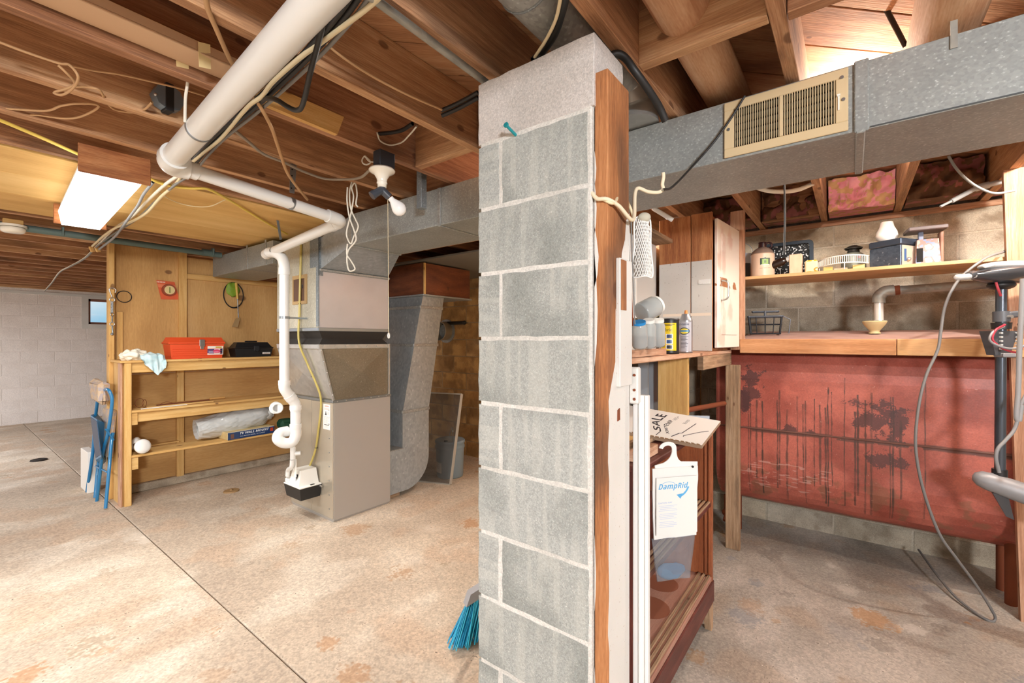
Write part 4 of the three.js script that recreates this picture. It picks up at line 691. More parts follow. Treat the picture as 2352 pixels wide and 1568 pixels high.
// things standing beyond the return duct
{
  const s = thing('window_screen', 'grey framed insect screen leaning behind the return duct', 'screen');
  const a = [3.09, 0.004, -3.12], b = [2.86, 0.004, -3.75], c = [3.1, 0.86, -3.82], d = [3.33, 0.86, -3.2], al = M({ rgb: [176, 172, 162], roughness: 0.5, metalness: 0.3 });
  const up = [0.2, 0, 0.1];
  for (const [p, q] of [[a, b], [b, c], [c, d], [d, a]]) mesh('frame_bar', bar(p, q, 0.012, 0.028, up, 0.002), al, s);
  const g = new THREE.BufferGeometry(); g.setAttribute('position', new THREE.Float32BufferAttribute([...a, ...d, ...c, ...a, ...c, ...b], 3)); g.setAttribute('uv', new THREE.Float32BufferAttribute([0, 0, 0, 1, 1, 1, 0, 0, 1, 1, 1, 0], 2)); g.computeVertexNormals();
  mesh('mesh_cloth', g, M({ rgb: [84, 80, 74], roughness: 0.8, transparent: true, opacity: 0.62, side: THREE.DoubleSide }), s);
  const k = thing('paint_bucket', 'blue grey plastic pail with a paper label beside the leaning screen', 'bucket', [3.3, 0, -3.34]);
  const bl = M({ rgb: [142, 164, 182], roughness: 0.45 });
  mesh('pail', [lathe([[0, 0], [0.132, 0], [0.136, 0.01], [0.146, 0.29], [0.153, 0.3], [0.153, 0.32], [0.148, 0.325], [0.148, 0.36]], null, null, 44)], bl, k);
  mesh('lid', [lathe([[0.154, 0.35], [0.156, 0.372], [0.148, 0.38], [0.14, 0.372], [0, 0.372]], null, null, 44)], bl, k); mesh('lid_plug', cyl(0.018, 0.018, 0.012, [-0.08, 0.378, 0.02], null, 20), blackM, k);
  const h = mesh('handle', tube([[-0.09, 0.33, 0.125], [-0.06, 0.44, 0.1], [0.02, 0.5, 0.02], [0.08, 0.42, -0.08], [0.09, 0.33, -0.122]], 0.003, 40), zincM, k); mesh('grip', rod([-0.03, 0.475, 0.07], [0.03, 0.49, 0.0], 0.009), whiteM, h);
  const lt = canvasTex(256, 256, (g2, w, hh) => { g2.fillStyle = '#ece9e2'; g2.fillRect(0, 0, w, hh); g2.fillStyle = '#3a4a66'; g2.fillRect(16, 20, 42, 60); g2.fillStyle = '#22293a'; g2.fillRect(16, 90, 42, 70); g2.fillStyle = '#c23a4e'; g2.fillRect(16, 170, 42, 60); g2.fillStyle = '#8e8c88'; for (let i = 0; i < 16; i++) g2.fillRect(76, 28 + i * 11, 150 - (i * 37) % 60, 3); });
  const lg = new THREE.CylinderGeometry(0.1425, 0.1395, 0.19, 24, 1, true, PI * 1.02, PI * 0.52).translate(0, 0.15, 0); mesh('label', lg, M({ map: lt, roughness: 0.5 }), k, { keepUV: true, label: 'white printed paper label' });
  const f = thing('flue_collar', 'round metal flue thimble in the tan block wall', 'collar', [XW - 0.005, 1.53, -4.11]);
  mesh('flange', [cyl(0.15, 0.15, 0.012, [0, 0, 0], [0, 0, PI / 2], 36)], galvRetM, f); mesh('sleeve', [tf(new THREE.CylinderGeometry(0.115, 0.115, 0.12, 36, 1, true), [-0.06, 0, 0], [0, 0, PI / 2]), torus(0.115, 0.006, [-0.12, 0, 0], [0, PI / 2, 0])], M({ rgb: [170, 160, 140], roughness: 0.4, metalness: 0.5, side: THREE.DoubleSide }), f);
  single('iron_pipe', 'short dark iron pipe sticking out of the tan wall above the collar', 'pipe', [rod([XW, 1.63, -4.18], [XW - 0.02, 1.63, -3.78], 0.022, 18), sph(0.026, [XW - 0.02, 1.63, -3.78], 14)], blackM);
}
// broom leaning behind the pier
{
  const b = thing('broom', 'angle broom with bright blue bristles standing behind the block pier', 'broom', [1.5, 0, -1.44]), r = rng(77);
  mesh('head', [solid([[0.03, 0.16, 0.0], [0.24, 0.24, 0.1], [0.26, 0.24, 0.06], [0.05, 0.16, -0.04]], [[0.05, 0.215, 0.01], [0.24, 0.285, 0.1], [0.26, 0.285, 0.06], [0.07, 0.215, -0.03]])], M({ rgb: [168, 168, 170], roughness: 0.5 }), b);
  const br = [], br2 = [];
  for (let i = 0; i < 190; i++) { const t = r(), u = r(), top = [0.045 + 0.2 * t + 0.018 * u, 0.17 + 0.08 * t, -0.035 * u + 0.1 * t], bot = [-0.05 + 0.2 * t + rr(-0.015, 0.015, r), 0.006 + 0.05 * t * r(), 0.02 - 0.09 * u + 0.09 * t + rr(-0.02, 0.02, r)]; (i % 3 ? br : br2).push(rod(top, bot, 0.0028, 4)); }
  mesh('bristles', br, M({ rgb: [10, 152, 196], roughness: 0.4 }), b).userData.kind = 'stuff'; mesh('bristles', br2, M({ rgb: [60, 196, 224], roughness: 0.4 }), b).userData.kind = 'stuff';
  mesh('handle', rod([0.15, 0.26, 0.04], [0.06, 1.3, 0.16], 0.012), zincM, b);
}

// ------------------------------------------------------------------ fixtures and wiring under the ceiling
const glowM = M({ rgb: [255, 250, 240], emissive: new THREE.Color(1, 0.97, 0.9), emissiveIntensity: 2.6, roughness: 0.4 });
FIX.forEach(([x, z, along, len, wid], i) => {  // only the first fixture is seen, the others are out of view
  const lab = ['lit fluorescent ceiling light with wood grain end caps under the panned boards', 'unseen fluorescent ceiling light near the camera, placed to light the pier', 'unseen fluorescent ceiling light at the left, placed to light the duct and pier faces', 'unseen fluorescent ceiling light out of view, placed to light the white far wall'][i];
  const t = thing('fluorescent_light_fixture', lab, 'ceiling light', [x, 0, z], (along ? 0 : PI / 2) + (i ? 0 : -0.06));
  mesh('housing', bb(-wid / 2 + 0.01, wid / 2 - 0.01, 2.235, JB - 0.004, -len / 2, len / 2, 0.004), whiteM, t);
  mesh('lens', solid([[-wid / 2 + 0.015, 2.15, -len / 2], [wid / 2 - 0.015, 2.15, -len / 2], [wid / 2 - 0.015, 2.15, len / 2], [-wid / 2 + 0.015, 2.15, len / 2]], [[-wid / 2, 2.234, -len / 2], [wid / 2, 2.234, -len / 2], [wid / 2, 2.234, len / 2], [-wid / 2, 2.234, len / 2]]), glowM, t, { label: 'glowing white diffuser' });
  for (const s of [-1, 1]) mesh('end_cap', cbox(wid + 0.04, 0.125, 0.016, [0, 2.218, s * (len / 2 + 0.009)], null, 0.003), cabM, t, { grain: 0 });
});
{
  const t = thing('smoke_detector', 'round cream smoke detector on the ceiling at the left edge', 'smoke detector', [0.36, 2.215, -4.83]);
  mesh('base', cyl(0.072, 0.072, 0.016, [0, 0.028, 0], null, 36), porcM, t); mesh('cover', lathe([[0, -0.022], [0.05, -0.02], [0.062, -0.01], [0.066, 0.004], [0.066, 0.012], [0.058, 0.018]], null, null, 36), porcM, t); mesh('mount_block', bb(-0.05, 0.05, 0.036, 0.074, -0.03, 0.03, 0.003), pineM, t);
  const g = thing('water_pipe', 'long grey green pipe hung under the joists past the panned boards', 'pipe', [0, 2.25, -4.86]), gm = M({ rgb: [96, 116, 112], roughness: 0.5, metalness: 0.2 });
  mesh('pipe', rod([-2.5, 0.005, 0.02], [1.72, -0.005, -0.03], 0.026, 22), gm, g); multi('hanger', [0.62, 1.64].map((x) => cbox(0.012, 0.07, 0.06, [x, 0.012, -0.005], [0.2, 0, 0], 0.003)), gm, g); multi('coupling', [rod([1.56, 0, -0.028], [1.66, 0, -0.03], 0.033, 22)], gm, g);
  const j = thing('junction_box', 'small steel junction box wrapped in black tape on a joist', 'junction box', [0.56, 2.36, -2.122], 0.1);
  mesh('box', [cyl(0.05, 0.05, 0.045, [0, 0, 0], [PI / 2, 0, 0], 8)], M({ rgb: [124, 142, 158], roughness: 0.4, metalness: 0.5 }), j); mesh('tape', bb(-0.014, 0.014, -0.054, 0.054, -0.024, 0.026, 0.003), rubberM, j); mesh('screw', sph(0.006, [-0.045, -0.01, 0.02], 10), steelM, j);
}
const wire = (name, label, pts, r, m, cat = 'cable', group) => single(name, label, cat, tube(pts, r, Math.max(24, pts.length * 10), 8), m, null, group);
{
  const y = 2.272;
  // bundle beside the drain pipe, nailed under the joists
  const main = [[0.607, 2.27, -0.885], [0.634, 2.27, -1.001], [0.651, 2.27, -1.104], [0.673, 2.27, -1.289], [0.693, 2.27, -1.555], [0.706, 2.27, -1.795], [0.715, 2.27, -2.07], [0.74, 2.27, -2.368], [0.782, 2.27, -2.685]];
  const sh = (p, dx, dy, dz) => p.map((q) => [q[0] + dx, q[1] + dy, q[2] + dz]);
  wire('cable', 'thick black cable of the ceiling bundle, nearest the white pipe', main, 0.009, blackWireM);
  wire('cable', 'second black cable in the middle of the ceiling bundle', sh(main, 0.018, 0.002, 0.004), 0.008, blackWireM);
  wire('cable', 'thin grey cable along the right side of the black bundle', sh(main, 0.036, 0, 0.006), 0.006, greyWireM);
  wire('cable', 'dark brown cable tucked between the white pipe and the bundle', sh(main, -0.016, 0.006, -0.004), 0.006, M({ rgb: [80, 58, 42], roughness: 0.6 }));
  wire('cable', 'flat cream cable running beside the black bundle to the pipe elbow', [[0.66, 2.262, -0.861], [0.671, 2.262, -0.94], [0.671, 2.262, -1.177], [0.669, 2.262, -1.307], [0.679, 2.262, -1.509], [0.695, 2.262, -1.625], [0.694, 2.262, -1.71], [0.737, 2.262, -2.11], [0.745, 2.262, -2.33], [0.756, 2.262, -2.564]], 0.007, creamWireM);
  wire('cable', 'pale yellow cable on the far side of the white pipe bundle', [[0.639, 2.285, -1.224], [0.666, 2.285, -1.435], [0.678, 2.285, -1.618], [0.686, 2.285, -1.819], [0.685, 2.285, -1.981], [0.691, 2.285, -2.187]], 0.006, creamWireM);
  const tail = [[0.775, 2.262, -2.66], [0.758, 2.25, -2.797], [0.78, 2.25, -3.268], [0.83, 2.255, -3.923], [0.821, 2.24, -4.327], [0.854, 2.22, -5.046], [0.89, 2.2, -5.804], [0.897, 2.2, -6.624], [0.917, 2.22, -7.304], [1.058, 2.24, -9.209], [1.171, 2.25, -10.914]];
  wire('cable', 'twisted pale cable running on from the pipe elbow towards the far wall', tail, 0.008, whiteWireM);
  wire('cable', 'grey cable twisted round the pale one towards the far wall', sh(tail, 0.03, -0.004, 0.03).map((q, i) => [q[0] + (i > 4 ? -0.03 : 0), q[1], q[2]]), 0.007, greyWireM);
  wire('cable', 'cream cable sagging past the right side of the lit fixture', [[0.763, 2.25, -2.651], [0.793, 2.25, -2.89], [0.795, 2.235, -3.107], [0.831, 2.225, -3.574], [0.824, 2.22, -3.898], [0.802, 2.22, -4.158], [0.806, 2.22, -4.544], [0.826, 2.21, -5.09]], 0.008, creamWireM);
  wire('cable', 'slate grey cable swinging lowest from the bundle to the wooden wall plug', [[0.727, 2.27, -2.992], [0.735, 2.25, -3.2], [0.76, 2.235, -3.421], [0.781, 2.215, -3.713], [0.807, 2.205, -4.015], [0.847, 2.2, -4.466], [0.868, 2.19, -5.081]], 0.008, M({ rgb: [142, 146, 152], roughness: 0.5 }));
  wire('cable', 'bright yellow cable stapled across the joists on the left', [[0.097, 2.282, -2.614], [0.164, 2.282, -2.657], [0.292, 2.282, -2.751], [0.449, 2.282, -2.877], [0.561, 2.282, -2.931], [0.667, 2.27, -2.904], [0.729, 2.255, -2.921], [0.799, 2.25, -2.914], [0.869, 2.252, -2.879], [0.926, 2.26, -2.854], [1.081, 2.27, -2.992], [1.243, 2.275, -3.16], [1.477, 2.275, -3.386], [1.745, 2.27, -3.616]], 0.0075, yellowWireM);
  const pl = thing('wooden_plug', 'pair of small wooden clothes pegs clipped on the far cables', 'peg', [0, 0, 0]);
  for (const p of [[0.841, 2.2, -5.198], [0.87, 2.2, -5.159]]) mesh('peg', tf(cbox(0.03, 0.05, 0.02, null, null, 0.004), p, [0, 0.4, 0.4]), pineM, pl);
  wire('cord', 'brown cord drooping from the top of the picture behind the white pipe', [[0.41, 2.28, -1.269], [0.437, 2.28, -1.329], [0.483, 2.28, -1.403], [0.562, 2.28, -1.522], [0.613, 2.28, -1.585], [0.684, 2.28, -1.667], [0.727, 2.26, -1.701], [0.793, 2.24, -1.773], [0.881, 2.22, -1.901], [0.996, 2.2, -2.073], [1.077, 2.2, -2.18], [1.271, 2.2, -2.405]], 0.007, tanWireM, 'cord');
  wire('cable', 'stiff black cable looping down from the bundle and back to a joist', [[0.633, 2.26, -1.117], [0.659, 2.24, -1.194], [0.676, 2.2, -1.264], [0.704, 2.17, -1.348], [0.719, 2.16, -1.404], [0.718, 2.165, -1.435], [0.706, 2.18, -1.462], [0.699, 2.21, -1.507], [0.701, 2.24, -1.568], [0.709, 2.27, -1.659]], 0.008, blackWireM);
  single('steel_conduit', 'thin grey steel conduit along the joist beside the pier', 'conduit', rod(...[[0.591, 2.268, -0.942], [1.114, 2.268, -0.957]], 0.0115, 16), pipeM);
  wire('cable', 'thin tan cable along a joist side to the black wire ends', [[0.658, 2.31, -1.221], [0.741, 2.31, -1.262], [0.862, 2.31, -1.284], [1.022, 2.31, -1.285], [1.201, 2.31, -1.26]], 0.004, tanWireM);
  const bn = [[1.211, 2.315, -1.273], [1.232, 2.33, -1.208], [1.249, 2.35, -1.116]];
  wire('cable', 'upper black cable end poking out beside the pier', bn, 0.008, blackWireM); wire('cable', 'lower black cable end poking out beside the pier', sh(bn, 0.012, -0.012, -0.01), 0.008, blackWireM);
  wire('cable', 'black cable stub between two joists above the bulb', [[1.252, 2.38, -1.779], [1.283, 2.38, -1.723], [1.31, 2.38, -1.646], [1.3, 2.38, -1.55]], 0.009, blackWireM);
  wire('wire_loop', 'thin white wire drooping below the black cable stub', [[1.205, 2.34, -1.677], [1.269, 2.34, -1.736], [1.316, 2.34, -1.735], [1.333, 2.34, -1.675], [1.306, 2.34, -1.58], [1.272, 2.34, -1.49]], 0.0035, whiteWireM, 'wire');
  wire('cable', 'old cloth covered cable along the joist to the bulb fitting', [[0.756, 2.276, -2.006], [0.832, 2.276, -2.071], [0.937, 2.276, -2.157], [1.03, 2.276, -2.176], [1.159, 2.276, -2.218], [1.269, 2.276, -2.225], [1.322, 2.265, -2.127], [1.334, 2.25, -2.003], [1.291, 2.24, -1.86], [1.277, 2.24, -1.79]], 0.0065, M({ rgb: [150, 138, 122], roughness: 0.8 }));
  wire('wire_loop', 'loose tan wire coil hanging from a joist at upper left', [[0.107, 2.3, -1.996], [0.124, 2.3, -2.002], [0.177, 2.3, -2.008], [0.247, 2.3, -2.005], [0.264, 2.28, -1.947], [0.279, 2.25, -1.928], [0.282, 2.24, -1.997], [0.264, 2.24, -2.105], [0.251, 2.25, -2.13], [0.273, 2.26, -2.096], [0.29, 2.27, -2.049], [0.262, 2.28, -2.006], [0.245, 2.29, -1.999]], 0.004, tanWireM, 'wire');
  wire('wire_loop', 'thin tan wire crossing the joist side towards the junction box', [[0.304, 2.3, -2.15], [0.33, 2.3, -2.116], [0.356, 2.3, -2.104], [0.395, 2.3, -2.195], [0.428, 2.3, -2.239], [0.469, 2.3, -2.218], [0.494, 2.3, -2.153], [0.498, 2.3, -2.06]], 0.004, tanWireM, 'wire');
  wire('wire_loop', 'tan wire running right of the coil to the white pipe', [[0.284, 2.33, -2.062], [0.339, 2.33, -2.034], [0.388, 2.33, -1.998], [0.474, 2.33, -1.961], [0.556, 2.33, -1.931], [0.62, 2.33, -1.918]], 0.0035, tanWireM, 'wire');
  wire('wire_loop', 'thin brown wire running off the left edge below the coil', [[0.159, 2.3, -2.57], [0.211, 2.3, -2.523], [0.272, 2.3, -2.453], [0.297, 2.3, -2.364], [0.333, 2.3, -2.291], [0.38, 2.3, -2.245], [0.358, 2.3, -2.418], [0.324, 2.3, -2.485], [0.247, 2.3, -2.541], [0.207, 2.3, -2.616]], 0.004, tanWireM, 'wire');
  wire('wire_loop', 'thin wire sagging under the panned boards right of the fixture', [[0.808, 2.28, -3.216], [0.895, 2.26, -3.265], [0.982, 2.25, -3.256], [1.051, 2.25, -3.18], [1.097, 2.28, -3.051]], 0.003, creamWireM, 'wire');
}
// porcelain lampholder with a two way adaptor
{
  const t = thing('lamp_holder', 'white porcelain lampholder with unlit bulb under a joist', 'light fitting', [1.27, 2.185, -1.73]);
  mesh('outlet_box', bb(-0.04, 0.045, 0.028, 0.1, -0.014, 0.04, 0.004), M({ rgb: [58, 62, 70], roughness: 0.5, metalness: 0.5 }), t);
  mesh('porcelain', lathe([[0.0, 0.028], [0.055, 0.026], [0.06, 0.018], [0.056, 0.012], [0.036, 0], [0.024, -0.02], [0.022, -0.034], [0.024, -0.036], [0.024, -0.042], [0.02, -0.044], [0.02, -0.06], [0, -0.06]].reverse(), null, null, 40), porcM, t);
  mesh('adaptor', [rod([0, -0.058, 0], [0, -0.082, 0], 0.017), rod([0.002, -0.072, 0], [0.032, -0.098, 0.012], 0.018), rod([-0.002, -0.072, 0], [-0.034, -0.096, -0.012], 0.018), rod([-0.034, -0.096, -0.012], [-0.044, -0.106, -0.016], 0.02)], M({ rgb: [62, 66, 74], roughness: 0.35 }), t);
  const q = new THREE.Quaternion().setFromUnitVectors(new THREE.Vector3(0, -1, 0), new THREE.Vector3(0.62, -0.72, 0.25).normalize());
  const bulb = lathe([[0.013, 0], [0.014, -0.014], [0.022, -0.03], [0.032, -0.05], [0.0335, -0.064], [0.029, -0.08], [0.017, -0.092], [0, -0.096]].reverse(), null, null, 30); bulb.applyQuaternion(q); bulb.translate(0.036, -0.1, 0.013);
  mesh('bulb', bulb, M({ rgb: [246, 246, 244], roughness: 0.2, clearcoat: 0.6 }), t);
  const s = thing('pull_string', 'long thin pull string hanging in front of the plenum', 'string', [0, 0, 0]);
  mesh('string', rod([1.295, 2.09, -1.72], [1.3, 1.45, -1.72], 0.0014, 6), creamWireM, s); mesh('ring', torus(0.011, 0.003, [1.3, 1.439, -1.72], [0, 0.6, 0], 20, 8), whiteM, s);
  wire('cord', 'white cord with a plug hanging left of the bulb', [[1.338, 2.226, -2.119], [1.337, 2.157, -2.121], [1.345, 2.065, -2.11], [1.358, 2.007, -2.094], [1.366, 1.95, -2.083], [1.341, 1.892, -2.116], [1.337, 1.835, -2.121], [1.345, 1.784, -2.11], [1.362, 1.793, -2.088], [1.349, 1.839, -2.105], [1.337, 1.869, -2.121], [1.338, 1.927, -2.119]], 0.004, whiteWireM, 'cord');
  wire('cord', 'tied white cord loop hanging beside the first one', [[1.381, 2.272, -2.146], [1.374, 2.22, -2.155], [1.378, 2.126, -2.149], [1.394, 2.067, -2.129], [1.402, 2.032, -2.118], [1.386, 1.973, -2.138], [1.378, 1.938, -2.149], [1.364, 1.985, -2.168], [1.378, 2.102, -2.149], [1.386, 2.196, -2.138], [1.381, 2.244, -2.146], [1.391, 2.267, -2.132], [1.398, 2.208, -2.123], [1.395, 2.149, -2.127], [1.401, 2.138, -2.119]], 0.004, whiteWireM, 'cord');
  wire('wire_loop', 'white wire loop above the porcelain lampholder', [[1.275, 2.31, -1.872], [1.268, 2.293, -1.882], [1.269, 2.276, -1.88], [1.28, 2.267, -1.865], [1.292, 2.28, -1.85], [1.275, 2.31, -1.872], [1.288, 2.284, -1.855], [1.303, 2.28, -1.835]], 0.0035, whiteWireM, 'wire');
}

// ------------------------------------------------------------------ doorway: post, stop, trim and hardware
{
  const t = thing('door_post', 'tall orange wooden door post fixed to the side of the block pier', 'post');
  const x0 = 1.07, x1 = 1.208, z0 = -0.542, z1 = -0.504;
  mesh('timber', bb(x0, x1, 0, 2.128, z0, z1, 0.002), postM, t, { grain: 1 });
  const pr = rng(44), P = [[x0 + 0.003, 0], [x1, 0], [x1, 1.78], [x1 - 0.02, 1.755], [x1 - 0.028, 1.7], [x1 - 0.05, 1.66], [x1 - 0.058, 1.58], [x1 - 0.09, 1.5], [x1 - 0.092, 1.36], [x0 + 0.02, 1.3], [x0 + 0.004, 1.26]];
  for (let y = 1.2; y > 0.05; y -= 0.05) P.push([x0 + 0.003 + rr(-0.002, 0.006, pr), y]);
  mesh('paint_layer', ext(P, 0.0012, [0, 0, z1]), paintM, t, { label: 'old white paint peeling off the post' });
  const sl = (y, h, w) => ext([[0, 0], [w * 0.7, h * 0.2], [w, h * 0.5], [w * 0.5, h * 0.8], [0, h]], 0.001, [0, 0, 0]).applyMatrix4(new THREE.Matrix4().makeBasis(new THREE.Vector3(0, 0, 1), new THREE.Vector3(0, 1, 0), new THREE.Vector3(-1, 0, 0))).translate(x0, y, z0);
  multi('paint_sliver', [[1.83, 0.09, 0.005], [1.7, 0.14, 0.006], [1.56, 0.16, 0.012], [1.35, 0.3, 0.009], [0.7, 0.2, 0.004], [0.3, 0.25, 0.005]].map((a) => sl(...a)), paintM, t);
  mesh('door_stop', bb(1.118, 1.2, 1.293, 1.64, z1, z1 + 0.013, 0.002), paintM, t, { label: 'short white painted door stop' }); mesh('bare_patch', bb(1.122, 1.158, 1.5, 1.636, z1 + 0.0132, z1 + 0.0142, 0.0004), postM, t, { label: 'bare wood patch on the stop', grain: 1 });
  mesh('mortise', ext([[0, 0], [0.016, 0.002], [0.015, 0.034], [0.001, 0.03]], 0.003, [1.125, 1.2, z1]), rustM, t);
  const k = thing('lock_keeper', 'small white painted lock keeper on the edge of the door post', 'lock keeper', [1.222, 1.29, -0.5]);
  mesh('plate', [bb(-0.014, 0.012, -0.052, 0.052, -0.005, 0.022, 0.004)], paintM, k); multi('screw', [[0.03], [-0.012], [-0.038]].map(([y]) => cyl(0.004, 0.004, 0.003, [-0.0145, y, 0.012], [0, 0, PI / 2], 10)), rustM, k);
  const d = thing('door_trim', 'white ribbed door trim board standing from floor to lock keeper', 'trim');
  mesh('board', [bb(1.232, 1.25, 0, 1.262, -0.503, -0.458, 0.002)], pvcM, d); multi('rib', [bb(1.227, 1.233, 0, 1.262, -0.484, -0.478, 0.001), bb(1.228, 1.233, 0, 1.262, -0.466, -0.462, 0.001)], pvcM, d);
  single('wall_nail', 'teal masonry nail in the top mortar joint of the pier', 'nail', [rod([1.06, 2.03, -0.796], [1.02, 2.045, -0.8], 0.0045, 10), cyl(0.008, 0.008, 0.005, [1.018, 2.046, -0.8], [0, 0, PI / 2 - 0.3], 12)], tealM);
}
{
  const r = wire('rope', 'white braided rope tied round a nail on the door post', [[1.066, 1.81, -0.548], [1.062, 1.79, -0.53], [1.064, 1.785, -0.505], [1.1, 1.775, -0.49], [1.18, 1.752, -0.482], ...[[1.276, 1.87, -0.505], [1.295, 1.859, -0.479], [1.315, 1.859, -0.453], [1.321, 1.868, -0.445], [1.32, 1.881, -0.447], [1.322, 1.905, -0.444]], ...[[1.321, 1.916, -0.445]]], 0.0055, M({ rgb: [226, 212, 182], roughness: 0.9 }), 'rope');
  wire('rope', 'thin rope end falling from the post nail to the mesh bag', [[1.064, 1.79, -0.52], [1.075, 1.775, -0.495], ...[[1.273, 1.881, -0.558], [1.285, 1.841, -0.542], [1.294, 1.806, -0.53], [1.298, 1.788, -0.526]]], 0.0045, creamWireM, 'rope');
  wire('stretch_cord', 'black stretch cord slanting across the register to the rope', [[1.72, 2.268, -0.295], [1.715, 2.203, -0.337], [1.71, 2.131, -0.393], [1.66, 2.042, -0.454], [1.5, 1.93, -0.473], [1.31, 1.862, -0.44]], 0.004, blackWireM, 'cord');
  wire('cable', 'thick black hose looping over the top of the door post', [[1.232, 2.218, -0.578], [1.232, 2.248, -0.579], [1.238, 2.27, -0.571], [1.25, 2.275, -0.555], [1.262, 2.265, -0.54], [1.281, 2.222, -0.514], [1.335, 2.183, -0.493], [1.395, 2.152, -0.481], [1.426, 2.12, -0.473]], 0.012, blackWireM);
  wire('cable', 'bundle cable crossing above the top of the pier', [[0.953, 2.28, -0.558], [1.02, 2.29, -0.614], [1.08, 2.29, -0.675], [1.115, 2.28, -0.747], [1.103, 2.26, -0.762]], 0.012, blackWireM); wire('cable', 'pale cable beside the dark one above the pier', [[0.935, 2.27, -0.562], [1.014, 2.28, -0.626], [1.064, 2.28, -0.686], [1.098, 2.265, -0.754]], 0.005, creamWireM);
  single('hanging_rod', 'thin black rod from the ceiling boards down to the trunk duct', 'rod', rod(...[[1.945, 2.579, 0.075], [1.999, 2.41, 0.145]], 0.008, 12), blackM);
}
// ------------------------------------------------------------------ bench shelf, cabinet and what stands there
{
  const b = thing('bench_frame', 'rough timber bench frame along the storage wall', 'bench');
  mesh('bench_top', bb(1.5, 3.34, 1.328, 1.35, -1.02, -0.655, 0.003), pinkM, b, { grain: 0 });
  mesh('apron', bb(2.62, 3.34, 1.25, 1.327, -0.69, -0.655, 0.003), oldM, b, { grain: 0 });
  mesh('leg', bb(3.295, 3.335, 0, 1.25, -0.685, -0.597, 0.003), oldM, b); mesh('leg', bb(2.55, 2.572, 0, 1.327, -0.89, -0.72, 0.003), pineM, b);
  mesh('upright', bb(3.3, 3.34, 1.352, 2.29, -0.655, -0.57, 0.003), pinkM, b);
  mesh('stretcher', rod([2.58, 1.0, -0.82], [3.31, 0.985, -0.69], 0.016), rustM, b);
  mesh('back_panel', bb(1.5, 2.86, 1.352, 2.03, -1.018, -1.008), M({ rgb: [200, 198, 192], roughness: 0.6 }), b, { label: 'light grey panel behind the bench' }); mesh('batten', bb(2.5, 2.512, 1.352, 2.03, -1.007, -1.0), whiteM, b);
  mesh('top_strip', bb(1.5, 2.86, 2.031, 2.055, -1.018, -0.9), oldM, b, { grain: 0 });
}
{
  const c = thing('wall_cabinet', 'old wooden cabinet with half painted side and white door on the bench', 'cabinet', [0, 1.351, 0]);
  const g = M({ map: tex(256, 256, (u, v) => { const k = vn(u * 60, v * 60, 60, 60, 5) > 0.95; return k ? [150, 140, 128] : mixc([188, 184, 176], [204, 200, 192], fbm(u, v, 4, 4, 4, 33)); }), roughness: 0.6 }, [2, 2]);
  const x = 2.85;
  for (const [z0, z1, h] of [[-0.985, -0.79, 0.835], [-0.786, -0.665, 0.84]]) { const s = mesh('side_board', bb(x, x + 0.018, 0, h, z0, z1, 0.002), cabM, c, { grain: 1 }); mesh('paint_layer', bb(x - 0.0012, x, 0.002, 0.55, z0 + 0.001, z1 - 0.001), g, s, { label: 'grey paint on the lower board' }); }
  mesh('tape_line', bb(x - 0.002, x - 0.0012, 0.215, 0.232, -0.96, -0.67), M({ rgb: [222, 206, 186], roughness: 0.7 }), c);
  mesh('carcass', [bb(x + 0.018, 3.29, 0, 0.018, -0.985, -0.67), bb(x + 0.018, 3.29, 0.8, 0.82, -0.985, -0.67), bb(x + 0.018, 3.29, 0.018, 0.8, -0.985, -0.97), bb(3.27, 3.29, 0.018, 0.8, -0.97, -0.67)], cabM, c);
  const d = mesh('door', [cbox(0.43, 0.78, 0.02, [0.215, 0.41, 0], null, 0.003), cbox(0.3, 0.62, 0.006, [0.215, 0.41, 0.012], null, 0.002)], M({ map: tex(256, 256, (u, v) => { const n = fbm(u, v, 3, 6, 5, 35); return u < 0.12 && n > 0.5 ? [168, 112, 76] : mixc([236, 226, 212], [222, 196, 180], ss(0.5, 0.7, n)); }), roughness: 0.5 }, [2.2, 1.2]), c, { label: 'white flaking cabinet door', grain: 1 });
  d.position.set(2.87, 0, -0.648); d.rotation.y = -0.09;
  mesh('handle', tube([[0.06, 0.31, 0.014], [0.06, 0.32, 0.045], [0.06, 0.37, 0.052], [0.06, 0.42, 0.045], [0.06, 0.43, 0.014]], 0.006, 24), steelM, d);
  mesh('hasp', [bb(x - 0.005, x - 0.001, 0.405, 0.435, -0.745, -0.675, 0.002), cyl(0.009, 0.009, 0.006, [x - 0.005, 0.42, -0.735], [0, 0, PI / 2], 14)], paintM, c);
}
